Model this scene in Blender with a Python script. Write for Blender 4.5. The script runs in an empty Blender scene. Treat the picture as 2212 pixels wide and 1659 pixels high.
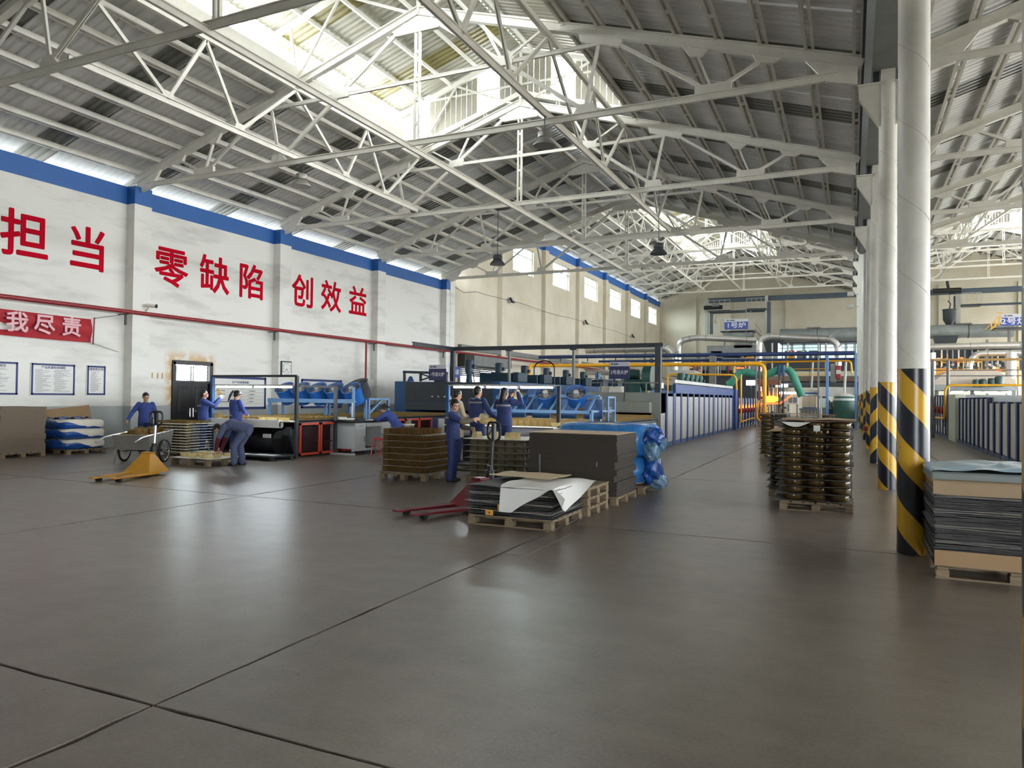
import bpy, math, random
from mathutils import Vector, Matrix
sc = bpy.context.scene
COL = sc.collection
PI = math.pi
rnd = random.Random(7)
# ------------------------------------------------------------------ camera, sky, exposure
cam = bpy.data.cameras.new('camera'); camo = bpy.data.objects.new('camera', cam); COL.objects.link(camo)
cam.sensor_fit = 'HORIZONTAL'; cam.sensor_width = 36.0; cam.lens = 36.0*1586/2212
cam.clip_start = 0.05; cam.clip_end = 400
R0 = ((0.90792951, 0.0030383, -0.41911188), (0.41897166, 0.02031898, 0.90777193), (0.01127401, -0.99978893, 0.01717524))
camo.matrix_world = Matrix(((R0[0][0], -R0[0][1], -R0[0][2], 0), (R0[1][0], -R0[1][1], -R0[1][2], 0),
                            (R0[2][0], -R0[2][1], -R0[2][2], 1.65), (0, 0, 0, 1)))
sc.camera = camo
w = bpy.data.worlds.new('sky'); sc.world = w; w.use_nodes = True
bg = w.node_tree.nodes['Background']
bg.inputs['Color'].default_value = (0.93, 0.965, 1.0, 1); bg.inputs['Strength'].default_value = 18
vs = sc.view_settings
vs.view_transform = 'Standard'; vs.look = 'None'; vs.gamma = 1.0; vs.use_curve_mapping = False; vs.exposure = 0.62
cy = sc.cycles
cy.max_bounces = 8; cy.diffuse_bounces = 5; cy.glossy_bounces = 3; cy.transmission_bounces = 5
cy.transparent_max_bounces = 8; cy.caustics_reflective = False; cy.caustics_refractive = False; cy.sample_clamp_indirect = 6.0
try:
    cy.use_denoising = True; cy.denoiser = 'OPENIMAGEDENOISE'
except Exception: pass
def area(name, loc, rot, sx, sy, power, color=(1, 1, 1), portal=False):
    l = bpy.data.lights.new(name, 'AREA'); l.shape = 'RECTANGLE'; l.size = sx; l.size_y = sy; l.energy = power; l.color = color
    if portal: l.cycles.is_portal = True
    o = bpy.data.objects.new(name, l); COL.objects.link(o); o.location = loc; o.rotation_euler = rot
    return o
# ------------------------------------------------------------------ helpers
def lin(c):
    return tuple(((x/255)/12.92 if x/255 <= 0.04045 else ((x/255+0.055)/1.055)**2.4) for x in c)
MATS = {}
def M(name, c, rough=0.6, metal=0.0, noise=0.0, scale=4.0, bump=0.0, c2=None, spec=None, stretch=None, coat=0.0):
    m = bpy.data.materials.new(name); m.use_nodes = True; nt = m.node_tree; b = nt.nodes['Principled BSDF']
    col = lin(c); b.inputs['Base Color'].default_value = (*col, 1); b.inputs['Roughness'].default_value = rough
    b.inputs['Metallic'].default_value = metal
    if spec is not None: b.inputs['Specular IOR Level'].default_value = spec
    if coat: b.inputs['Coat Weight'].default_value = coat
    m.diffuse_color = (*col, 1)
    if noise or bump:
        tc = nt.nodes.new('ShaderNodeTexCoord'); n = nt.nodes.new('ShaderNodeTexNoise')
        n.inputs['Scale'].default_value = scale; n.inputs['Detail'].default_value = 6; n.inputs['Roughness'].default_value = 0.62
        src = tc.outputs['Object']
        if stretch:
            mp = nt.nodes.new('ShaderNodeMapping'); mp.inputs['Scale'].default_value = stretch
            nt.links.new(src, mp.inputs['Vector']); src = mp.outputs['Vector']
        nt.links.new(src, n.inputs['Vector'])
        if noise:
            r = nt.nodes.new('ShaderNodeValToRGB'); r.color_ramp.elements[0].position = 0.3; r.color_ramp.elements[1].position = 0.72
            a = lin(c2) if c2 else tuple(x*(1-noise) for x in col)
            z = col if c2 else tuple(min(1, x*(1+noise*0.5)) for x in col)
            r.color_ramp.elements[0].color = (*a, 1); r.color_ramp.elements[1].color = (*z, 1)
            nt.links.new(n.outputs['Fac'], r.inputs['Fac']); nt.links.new(r.outputs['Color'], b.inputs['Base Color'])
        if bump:
            bp = nt.nodes.new('ShaderNodeBump'); bp.inputs['Strength'].default_value = bump; bp.inputs['Distance'].default_value = 0.02
            nt.links.new(n.outputs['Fac'], bp.inputs['Height']); nt.links.new(bp.outputs['Normal'], b.inputs['Normal'])
    MATS[name] = m
    return m
def emis(name, c, s, base=None):
    m = bpy.data.materials.new(name); m.use_nodes = True; b = m.node_tree.nodes['Principled BSDF']
    b.inputs['Base Color'].default_value = (*lin(base or c), 1)
    b.inputs['Emission Color'].default_value = (*lin(c), 1); b.inputs['Emission Strength'].default_value = s
    return m
def glassy(name, c, trans=0.85, rough=0.05, ior=1.3):
    m = bpy.data.materials.new(name); m.use_nodes = True; nt = m.node_tree; b = nt.nodes['Principled BSDF']
    b.inputs['Base Color'].default_value = (*lin(c), 1); b.inputs['Roughness'].default_value = rough
    b.inputs['Transmission Weight'].default_value = trans; b.inputs['IOR'].default_value = ior
    return m
def thinglass(name, c, op=0.45, rough=0.06):
    # thin-walled tinted sheet: part clear, part glossy
    m = bpy.data.materials.new(name); m.use_nodes = True; nt = m.node_tree; b = nt.nodes['Principled BSDF']
    b.inputs['Base Color'].default_value = (*lin(c), 1); b.inputs['Roughness'].default_value = rough
    b.inputs['Specular IOR Level'].default_value = 0.7
    t = nt.nodes.new('ShaderNodeBsdfTransparent'); t.inputs['Color'].default_value = (*[min(1, x*0.8+0.36) for x in lin(c)], 1)
    mx = nt.nodes.new('ShaderNodeMixShader'); mx.inputs['Fac'].default_value = op
    out = nt.nodes['Material Output']
    nt.links.new(t.outputs[0], mx.inputs[1]); nt.links.new(b.outputs[0], mx.inputs[2]); nt.links.new(mx.outputs[0], out.inputs['Surface'])
    return m
V = Vector
class MB:
    def __init__(s): s.v = []; s.f = []
    def add(s, vs, fs):
        n = len(s.v); s.v += [tuple(p) for p in vs]; s.f += [tuple(n+i for i in f) for f in fs]; return s
    def box(s, x0, x1, y0, y1, z0, z1, T=None):
        p = [(x0,y0,z0),(x1,y0,z0),(x1,y1,z0),(x0,y1,z0),(x0,y0,z1),(x1,y0,z1),(x1,y1,z1),(x0,y1,z1)]
        if T is not None: p = [tuple(T @ V(q)) for q in p]
        return s.add(p, [(3,2,1,0),(4,5,6,7),(0,1,5,4),(1,2,6,5),(2,3,7,6),(3,0,4,7)])
    def cbox(s, x0, x1, y0, y1, z0, z1, b=0.01, T=None):   # box with chamfered vertical and horizontal edges
        p = []
        for z, i in ((z0, b), (z0+b, 0), (z1-b, 0), (z1, b)):
            a0, a1, c0, c1 = x0+i, x1-i, y0+i, y1-i
            p += [(a0+b,c0,z),(a1-b,c0,z),(a1,c0+b,z),(a1,c1-b,z),(a1-b,c1,z),(a0+b,c1,z),(a0,c1-b,z),(a0,c0+b,z)]
        if T is not None: p = [tuple(T @ V(q)) for q in p]
        f = [tuple(range(7,-1,-1)), tuple(range(24,32))]
        for k in range(3):
            for i in range(8):
                j = (i+1) % 8; f.append((k*8+i, k*8+j, k*8+8+j, k*8+8+i))
        return s.add(p, f)
    def bar(s, p, q, w=0.06, h=0.06, up=(0,0,1)):
        p, q = V(p), V(q); d = (q-p).normalized(); u = V(up)
        if abs(d.dot(u)) > 0.98: u = V((0,1,0)) if abs(d.y) < 0.9 else V((1,0,0))
        a = d.cross(u).normalized(); c = a.cross(d).normalized(); a *= w/2; c *= h/2
        pts = [p-a-c, p+a-c, p+a+c, p-a+c, q-a-c, q+a-c, q+a+c, q-a+c]
        return s.add(pts, [(3,2,1,0),(4,5,6,7),(0,1,5,4),(1,2,6,5),(2,3,7,6),(3,0,4,7)])
    def angle2(s, p, q, w=0.14, t=0.02, up=(0,0,1)):       # pair of back-to-back angle irons: a T with a slot
        p, q = V(p), V(q); d = (q-p).normalized(); u = V(up)
        if abs(d.dot(u)) > 0.98: u = V((0,1,0))
        a = d.cross(u).normalized(); c = a.cross(d).normalized()
        s.bar(p+c*w*0.5, q+c*w*0.5, w, t, up); 
        for k in (-1, 1): s.bar(p+a*k*0.022, q+a*k*0.022, t, w, up)
        return s
    def ibeam(s, p, q, w, h, t=0.02, up=(0,0,1)):
        p, q = V(p), V(q); d = (q-p).normalized(); u = V(up); a = d.cross(u).normalized(); c = a.cross(d).normalized()
        for k in (-1, 1): s.bar(p+c*k*(h-t)/2, q+c*k*(h-t)/2, w, t, up)
        return s.bar(p, q, t, h-2*t, up)
    def cyl(s, p, q, r, n=12, r2=None, cap=True):
        p, q = V(p), V(q); d = (q-p).normalized(); u = V((0,0,1)) if abs(d.z) < 0.95 else V((1,0,0))
        a = d.cross(u).normalized(); c = a.cross(d).normalized(); r2 = r if r2 is None else r2
        pts = [p+(a*math.cos(2*PI*i/n)+c*math.sin(2*PI*i/n))*r for i in range(n)]+[q+(a*math.cos(2*PI*i/n)+c*math.sin(2*PI*i/n))*r2 for i in range(n)]
        f = [(i, n+i, n+(i+1) % n, (i+1) % n) for i in range(n)]
        if cap: f += [tuple(range(n)), tuple(range(2*n-1, n-1, -1))]
        return s.add(pts, f)
    def tube(s, pts, r, n=8, bend=0.0, cap=True, rs=None, steps=5):
        pts = [V(p) for p in pts]
        if bend:
            out = [pts[0]]
            for i in range(1, len(pts)-1):
                a, b, c = pts[i-1], pts[i], pts[i+1]; l = min(bend, (a-b).length*0.49, (c-b).length*0.49)
                p0 = b+(a-b).normalized()*l; p2 = b+(c-b).normalized()*l
                for k in range(steps+1):
                    t = k/steps; out.append(p0*(1-t)**2+b*2*t*(1-t)+p2*t*t)
            out.append(pts[-1]); pts = out
        ring = []; d0 = (pts[1]-pts[0]).normalized(); u = V((0,0,1)) if abs(d0.z) < 0.95 else V((1,0,0)); a = d0.cross(u).normalized()
        for i, p in enumerate(pts):
            d = ((pts[min(i+1, len(pts)-1)]-pts[max(i-1, 0)])).normalized(); a = (a-d*a.dot(d)).normalized(); c = d.cross(a)
            rr = rs[i] if rs and i < len(rs) else r
            ring += [p+(a*math.cos(2*PI*k/n)+c*math.sin(2*PI*k/n))*rr for k in range(n)]
        f = []
        for i in range(len(pts)-1):
            for k in range(n):
                j = (k+1) % n; f.append((i*n+k, i*n+j, i*n+n+j, i*n+n+k))
        if cap: f += [tuple(range(n-1, -1, -1)), tuple(range((len(pts)-1)*n, len(pts)*n))]
        return s.add(ring, f)
    def lathe(s, prof, n=16, o=(0,0,0), sq=0.0, T=None):
        # sq > 0 squares the section (superellipse)
        pts = []
        for r, z in prof:
            for i in range(n):
                a = 2*PI*i/n; c, d = math.cos(a), math.sin(a); k = 1.0
                if sq: k = (abs(c)**sq+abs(d)**sq)**(-1/sq)
                pts.append(V((r*k*c, r*k*d, z)))
        pts = [(T @ p if T is not None else p)+V(o) for p in pts]; f = []
        for j in range(len(prof)-1):
            for i in range(n):
                k = (i+1) % n; f.append((j*n+i, j*n+k, j*n+n+k, j*n+n+i))
        if prof[0][0] > 1e-4: f.append(tuple(range(n-1, -1, -1)))
        return s.add(pts, f)
    def prism(s, poly, axis, a, b):                         # polygon (2 coords) extruded along axis
        def P(u, v, t): return {'x': (t, u, v), 'y': (u, t, v), 'z': (u, v, t)}[axis]
        n = len(poly); pts = [P(u, v, a) for u, v in poly]+[P(u, v, b) for u, v in poly]
        f = [tuple(range(n)), tuple(range(2*n-1, n-1, -1))]+[(i, n+i, n+(i+1) % n, (i+1) % n) for i in range(n)]
        return s.add(pts, f)
    def grid(s, fn, nu, nv):
        pts = [fn(i/nu, j/nv) for j in range(nv+1) for i in range(nu+1)]
        f = [(j*(nu+1)+i, j*(nu+1)+i+1, (j+1)*(nu+1)+i+1, (j+1)*(nu+1)+i) for j in range(nv) for i in range(nu)]
        return s.add(pts, f)
    def ball(s, c, r, n=10, m=6, sc_=(1,1,1)):
        prof = [(max(1e-5, r*math.sin(PI*j/m)), -r*math.cos(PI*j/m)) for j in range(m+1)]
        T = Matrix.Diagonal(V(sc_)); return s.lathe(prof, n, c, T=T)
    def mesh(s, name, mat=None, smooth=False):
        me = bpy.data.meshes.new(name); me.from_pydata(s.v, [], s.f); me.validate()
        if mat: me.materials.append(mat)
        bm_fix(me)
        if smooth:
            me.shade_smooth(); me.set_sharp_from_angle(angle=0.7)
        return me
    def build(s, name, mat=None, parent=None, smooth=False, loc=None, rz=None, bevel=0.0):
        o = bpy.data.objects.new(name, s.mesh(name, mat, smooth)); COL.objects.link(o)
        if parent is not None: o.parent = parent
        if loc is not None: o.location = loc
        if rz is not None: o.rotation_euler = (0, 0, rz)
        if bevel:
            b = o.modifiers.new('bevel', 'BEVEL'); b.width = bevel; b.segments = 2; b.limit_method = 'ANGLE'
        return o
import bmesh
def bm_fix(me):
    b = bmesh.new(); b.from_mesh(me); bmesh.ops.recalc_face_normals(b, faces=b.faces); b.to_mesh(me); b.free()
def inst(name, me, parent=None, loc=(0,0,0), rz=0.0, rot=None, scale=None):
    o = bpy.data.objects.new(name, me); COL.objects.link(o)
    if parent is not None: o.parent = parent
    o.location = loc; o.rotation_euler = rot if rot else (0, 0, rz)
    if scale: o.scale = scale if hasattr(scale, '__len__') else (scale,)*3
    return o
def tag(o, label=None, cat=None, group=None, kind=None):
    if label: o['label'] = label
    if cat: o['category'] = cat
    if group: o['group'] = group
    if kind: o['kind'] = kind
    return o
def thing(name, label, cat, loc=(0,0,0), rz=0.0, group=None, kind='thing'):
    o = bpy.data.objects.new(name, None); COL.objects.link(o); o.empty_display_size = 0.1
    o.location = loc; o.rotation_euler = (0, 0, rz)
    return tag(o, label, cat, group, kind)
def struct(o, label=None): return tag(o, label, None, None, 'structure')
def holder(name, label=None):
    o = bpy.data.objects.new(name, None); COL.objects.link(o); return struct(o, label)
def copy_thing(src, loc, rz=None, label=None, group=None):
    r = src.copy(); COL.objects.link(r); r.location = loc
    if rz is not None: r.rotation_euler = (0, 0, rz)
    if label: r['label'] = label
    if group: r['group'] = group
    for ch in list(src.children):
        c = ch.copy(); COL.objects.link(c); c.parent = r
        for g in list(ch.children):
            d = g.copy(); COL.objects.link(d); d.parent = c
    return r
ORD = ['topmost', 'second', 'third', 'fourth', 'fifth', 'sixth', 'seventh', 'eighth', 'ninth', 'tenth', 'eleventh', 'twelfth', 'thirteenth', 'fourteenth', 'fifteenth', 'sixteenth', 'seventeenth', 'eighteenth', 'nineteenth', 'twentieth']
NTH = ['first']+ORD[1:]
def nth(k):
    if k < 20: return NTH[k]
    t, u = divmod(k+1, 10); return ('twentieth', 'thirtieth', 'fortieth')[t-2] if u == 0 else ('twenty', 'thirty', 'forty')[t-2]+'-'+NTH[u-1]
def text_mesh(body, size, mat, bold=0.0, ext=0.002, align='CENTER', sx=1.0, name='lettering'):
    c = bpy.data.curves.new(name, 'FONT'); c.body = body; c.size = size; c.align_x = align; c.align_y = 'CENTER'
    c.extrude = ext; c.resolution_u = 2
    o = bpy.data.objects.new(name, c); COL.objects.link(o); bpy.context.view_layer.update()
    me = bpy.data.meshes.new_from_object(o.evaluated_get(bpy.context.evaluated_depsgraph_get()))
    bpy.data.objects.remove(o)
    if bold:                                                       # heavier strokes: the outline laid over itself, shifted
        d = bold*size; n = len(me.vertices); vs_ = [tuple(v.co) for v in me.vertices]; fs_ = [tuple(p.vertices) for p in me.polygons]
        V_, F_ = [], []
        for k, (ox, oy) in enumerate(((-d, 0), (d, 0), (0, d), (0, -d), (-.7*d, -.7*d), (.7*d, -.7*d), (-.7*d, .7*d), (.7*d, .7*d))):
            F_ += [tuple(i+k*n for i in f) for f in fs_]; V_ += [(x+ox, y+oy, z+k*0.0004) for x, y, z in vs_]
        me = bpy.data.meshes.new(name); me.from_pydata(V_, [], F_)
    me.name = name
    if sx != 1.0:
        for v in me.vertices: v.co.x *= sx
    me.materials.clear(); me.materials.append(mat)
    return me
R_LEFTWALL = (PI/2, 0, PI/2)      # text lying on a wall that faces +x
R_FRONT = (PI/2, 0, 0)            # text facing -y (towards the camera)
# ------------------------------------------------------------------ hall dimensions
XL, XC, RX = -20.0, 0.62, -9.85
H2 = 2*XC-RX*1.0-RX                # dummy, replaced below
DX2 = 20.95                        # hall two is hall one moved by this much
TY = [-9.6, -3.35, 2.9, 9.15, 15.5, 21.75, 28.1, 34.35]
FY = [41.4, 48.5, 55.6, 62.7, 69.8, 76.9]
YB, YM, YE = -13.0, 34.6, 84.0
DZ = 4.75
SL = 0.31
def zt(x, rx=RX): return 11.15-SL*abs(x-rx)
# ------------------------------------------------------------------ materials
m_white = M('white_paint', (222, 220, 212), 0.55, noise=0.12, scale=1.3)
m_steelw = M('white_steel_paint', (226, 224, 214), 0.45, noise=0.1, scale=3)
m_steelg = M('grey_steel', (120, 122, 120), 0.5, noise=0.15, scale=3)
m_dark = M('dark_steel', (52, 58, 64), 0.5, noise=0.2, scale=5)
m_black = M('black_metal', (22, 23, 26), 0.4)
m_rubber = M('black_rubber', (26, 26, 27), 0.8)
m_sheet = M('galvanised_roof_sheet', (230, 231, 230), 0.5, metal=0.0, noise=0.14, scale=0.9)
m_sheetd = M('aged_fibreglass_sheet', (116, 118, 112), 0.28, noise=0.3, scale=2)
m_sheetl = M('white_lantern_sheet', (140, 137, 122), 0.5, noise=0.12, scale=1.5)
m_sheety = M('yellowed_sheet', (112, 104, 58), 0.4, noise=0.25, scale=2)
m_galv = M('galvanised_duct', (196, 194, 190), 0.35, metal=0.75, noise=0.12, scale=3)
m_ductg = M('weathered_grey_duct', (140, 146, 146), 0.5, metal=0.2, noise=0.25, scale=1.2)
m_blue = M('blue_machine_paint', (32, 78, 128), 0.45, noise=0.18, scale=3)
m_blued = M('dark_blue_paint', (30, 52, 98), 0.45, noise=0.2, scale=3)
m_bluel = M('light_blue_steel', (96, 134, 176), 0.45, noise=0.15, scale=4)
m_fan = M('bright_blue_enamel', (44, 108, 190), 0.4, noise=0.1, scale=4)
m_teal = M('green_machine_paint', (44, 88, 82), 0.45, noise=0.2, scale=3)
m_panel = M('grey_furnace_panel', (186, 186, 182), 0.5, noise=0.12, scale=2)
m_fpanel = M('grey_rib_panel', (158, 158, 156), 0.55, noise=0.12, scale=2)
m_ribblue = M('furnace_rib_blue', (30, 62, 118), 0.5, noise=0.15, scale=3)
m_facegrey = M('grey_green_plate', (132, 136, 130), 0.5, noise=0.1, scale=2)
m_red = M('red_pipe_paint', (142, 30, 40), 0.4, noise=0.15, scale=5)
m_cage = M('orange_red_frame', (196, 68, 46), 0.45, noise=0.12, scale=6)
m_maroon = M('maroon_mesh', (84, 28, 36), 0.6)
m_yellow = M('yellow_pipe_paint', (236, 172, 30), 0.4, noise=0.08, scale=5)
m_jacky = M('mustard_pallet_jack_paint', (196, 142, 44), 0.4, noise=0.16, scale=8)
m_jackr = M('dark_red_pallet_jack_paint', (112, 26, 36), 0.35, noise=0.15, scale=8)
m_wood = M('pallet_wood', (128, 112, 88), 0.75, noise=0.3, scale=6, stretch=(1, 6, 6))
m_card = M('cardboard', (156, 128, 94), 0.8, noise=0.1, scale=3)
m_cardg = M('grey_board', (122, 108, 92), 0.8, noise=0.22, scale=14, stretch=(0.4, 0.4, 9))
m_cardk = M('dark_grey_board', (66, 60, 54), 0.85, noise=0.2, scale=14, stretch=(0.4, 0.4, 9))
m_cardd = M('dark_divider_board', (88, 86, 84), 0.8, noise=0.3, scale=10)
m_paper = M('white_sheet', (226, 226, 222), 0.7)
m_foam = M('cream_foam', (226, 220, 206), 0.8, noise=0.06, scale=4)
m_film = M('blue_plastic_film', (52, 124, 196), 0.22, noise=0.3, scale=7, bump=0.5)
m_filmd = M('deep_blue_plastic_film', (24, 78, 158), 0.2, noise=0.35, scale=9, bump=0.6)
m_filml = M('pale_blue_plastic_film', (158, 192, 214), 0.22, noise=0.12, scale=6, bump=0.4)
m_chrome = M('bright_steel', (200, 200, 202), 0.25, metal=0.9)
m_stain = M('grey_stainless', (150, 148, 142), 0.4, metal=0.6, noise=0.12, scale=4)
m_desk = M('grey_desk_laminate', (176, 180, 180), 0.5)
m_blackd = M('black_lacquer', (12, 11, 13), 0.3, spec=0.25)
m_brick = M('dark_mesh', (50, 40, 42), 0.7)
m_jack = M('blue_work_cloth', (54, 74, 142), 0.8, noise=0.22, scale=9)
m_jackd = M('navy_work_cloth', (44, 58, 108), 0.8, noise=0.22, scale=9)
m_grey = M('grey_blue_cloth', (82, 92, 124), 0.85, noise=0.15, scale=9)
m_cream = M('cream_fleece', (206, 190, 166), 0.95, noise=0.15, scale=30)
m_skin = M('skin', (196, 150, 124), 0.55)
m_hair = M('black_hair', (22, 20, 20), 0.45)
m_shoe = M('dark_shoe', (46, 44, 46), 0.6)
m_reflect = M('grey_reflective_tape', (150, 148, 140), 0.4)
m_mask = M('white_cotton', (224, 222, 216), 0.85)
m_sleeve = M('grey_olive_sleeve', (104, 98, 84), 0.85, noise=0.15, scale=12)
m_winered = M('wine_red_sleeve', (92, 26, 42), 0.85)
m_amber = thinglass('amber_glass', (192, 172, 122), 0.24, 0.05)
m_amberd = thinglass('thick_amber_glass', (170, 146, 92), 0.36, 0.06)
m_pot = thinglass('dark_amber_glass', (104, 82, 42), 0.5, 0.05)
m_clear = thinglass('pale_amber_glass', (226, 214, 168), 0.5, 0.06)
m_pane = thinglass('window_glass', (220, 232, 240), 0.12, 0.02)
m_lamp = emis('fluorescent_tube', (236, 248, 255), 90)
m_glow = emis('molten_glow', (255, 170, 50), 2.2)
m_flame = emis('flame', (255, 140, 60), 1.3)
m_hot = emis('hot_orange', (255, 120, 60), 1.0)
m_led = emis('white_lamp_glow', (225, 240, 255), 10)
m_ledr = emis('red_indicator', (255, 60, 80), 4)
m_ledg = emis('green_indicator', (60, 255, 160), 4)
m_lit = emis('lit_room', (205, 225, 225), 0.9)
m_sign = M('navy_sign_face', (44, 46, 92), 0.4)
m_signb = M('blue_sign_face', (58, 78, 158), 0.4)
m_signp = M('pale_sign_face', (198, 200, 206), 0.4)
m_signt = M('white_sign_lettering', (226, 226, 232), 0.5)
m_print = M('grey_print', (120, 124, 132), 0.6)
m_printb = M('navy_print', (40, 56, 110), 0.6)
m_textred = M('red_wall_lettering', (186, 14, 38), 0.95, spec=0.08)
m_banner = M('red_banner_cloth', (166, 24, 38), 0.7, noise=0.14, scale=3)
m_textpink = M('pale_pink_lettering', (226, 178, 184), 0.6)
m_bandblue = M('blue_wall_band', (40, 98, 170), 0.55, noise=0.06, scale=1)
m_wains = M('grey_wainscot', (160, 166, 165), 0.5, noise=0.08, scale=1)
m_beige = M("beige_plaster", (212, 206, 190), 0.75, noise=0.14, scale=0.5, c2=(196, 188, 166))
m_rust = M('brown_rust_stain', (190, 150, 92), 0.8)

def wall_mat(name, c, c2):
    # plaster with streaky dirt
    m = bpy.data.materials.new(name); m.use_nodes = True; nt = m.node_tree; b = nt.nodes['Principled BSDF']; L = nt.links
    tc = nt.nodes.new('ShaderNodeTexCoord'); mp = nt.nodes.new('ShaderNodeMapping'); mp.inputs['Scale'].default_value = (1, 0.35, 1.6)
    n = nt.nodes.new('ShaderNodeTexNoise'); n.inputs['Scale'].default_value = 0.9; n.inputs['Detail'].default_value = 8; n.inputs['Roughness'].default_value = 0.65
    r = nt.nodes.new('ShaderNodeValToRGB'); e = r.color_ramp.elements
    e[0].position = 0.30; e[0].color = (*lin(c2), 1); e[1].position = 0.5; e[1].color = (*lin(c), 1)
    L.new(tc.outputs['Object'], mp.inputs['Vector']); L.new(mp.outputs['Vector'], n.inputs['Vector']); L.new(n.outputs['Fac'], r.inputs['Fac'])
    sx = nt.nodes.new('ShaderNodeSeparateXYZ'); L.new(tc.outputs['Object'], sx.inputs[0])
    def rng(src, a, c, lo=0.0, hi=1.0):
        q = nt.nodes.new('ShaderNodeMapRange'); q.interpolation_type = 'SMOOTHSTEP'
        for k_, v_ in zip(('From Min', 'From Max', 'To Min', 'To Max'), (a, c, lo, hi)): q.inputs[k_].default_value = v_
        L.new(src, q.inputs['Value']); return q.outputs['Result']
    def mul(p, q):
        k_ = nt.nodes.new('ShaderNodeMath'); k_.operation = 'MULTIPLY'; L.new(p, k_.inputs[0]); L.new(q, k_.inputs[1]); return k_.outputs[0]
    n2 = nt.nodes.new('ShaderNodeTexNoise'); n2.inputs['Scale'].default_value = 3.5; n2.inputs['Detail'].default_value = 5; L.new(tc.outputs['Object'], n2.inputs['Vector'])
    mask = mul(mul(rng(sx.outputs[1], 16.6, 17.0), rng(sx.outputs[1], 18.9, 18.5)), mul(rng(sx.outputs[2], 3.15, 2.66), rng(n2.outputs['Fac'], 0.3, 0.55)))
    mx = nt.nodes.new('ShaderNodeMix'); mx.data_type = 'RGBA'; L.new(mask, mx.inputs[0]); L.new(r.outputs['Color'], mx.inputs[6]); mx.inputs[7].default_value = (*lin((196, 158, 98)), 1)
    L.new(mx.outputs[2], b.inputs['Base Color']); b.inputs['Roughness'].default_value = 0.6
    return m
m_wall = wall_mat('white_wall_paint', (226, 226, 220), (196, 196, 190))

def floor_mat():
    m = bpy.data.materials.new('polished_concrete'); m.use_nodes = True; nt = m.node_tree; b = nt.nodes['Principled BSDF']; L = nt.links
    tc = nt.nodes.new('ShaderNodeTexCoord')
    def noise(scale, det=6, stretch=None):
        n = nt.nodes.new('ShaderNodeTexNoise'); n.inputs['Scale'].default_value = scale; n.inputs['Detail'].default_value = det; n.inputs['Roughness'].default_value = 0.62
        src = tc.outputs['Object']
        if stretch: mp = nt.nodes.new('ShaderNodeMapping'); mp.inputs['Scale'].default_value = stretch; mp.inputs['Rotation'].default_value = (0, 0, 0.5); L.new(src, mp.inputs['Vector']); src = mp.outputs['Vector']
        L.new(src, n.inputs['Vector']); return n.outputs['Fac']
    def mixf(f, p, q):
        mx = nt.nodes.new('ShaderNodeMix'); mx.data_type = 'FLOAT'; mx.inputs[0].default_value = f; L.new(p, mx.inputs[2]); L.new(q, mx.inputs[3]); return mx.outputs[0]
    def ramp(src, p0, c0, p1, c1):
        r = nt.nodes.new('ShaderNodeValToRGB'); e = r.color_ramp.elements; r.color_ramp.interpolation = 'EASE'
        e[0].position = p0; e[0].color = (*c0, 1); e[1].position = p1; e[1].color = (*c1, 1); L.new(src, r.inputs['Fac']); return r.outputs['Color']
    blot = noise(0.35, 7); fine = noise(45, 4); mid = noise(3.2, 9); scr = noise(1.2, 8, (1, 4, 1)); spot = noise(13, 1)
    f = mixf(0.38, mixf(0.4, blot, mid), mixf(0.3, fine, scr))
    col = ramp(f, 0.22, lin((82, 76, 69)), 0.78, lin((143, 134, 123)))
    dirt = ramp(spot, 0.77, (1, 1, 1), 0.81, (0.5, 0.48, 0.45))          # small dark drips
    mm = nt.nodes.new('ShaderNodeMix'); mm.data_type = 'RGBA'; mm.blend_type = 'MULTIPLY'; mm.inputs[0].default_value = 0.8; L.new(col, mm.inputs[6]); L.new(dirt, mm.inputs[7])
    L.new(mm.outputs[2], b.inputs['Base Color'])
    rg = ramp(mixf(0.12, noise(0.25, 2), mid), 0.2, (0.22,)*3, 0.8, (0.46,)*3); b.inputs['Roughness'].default_value = 0.32
    bp = nt.nodes.new('ShaderNodeBump'); bp.inputs['Strength'].default_value = 0.08; bp.inputs['Distance'].default_value = 0.004
    L.new(fine, bp.inputs['Height']); L.new(bp.outputs['Normal'], b.inputs['Normal'])
    return m
m_floor = floor_mat()
m_joint = M('dark_joint_filler', (34, 32, 30), 0.9)

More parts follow.
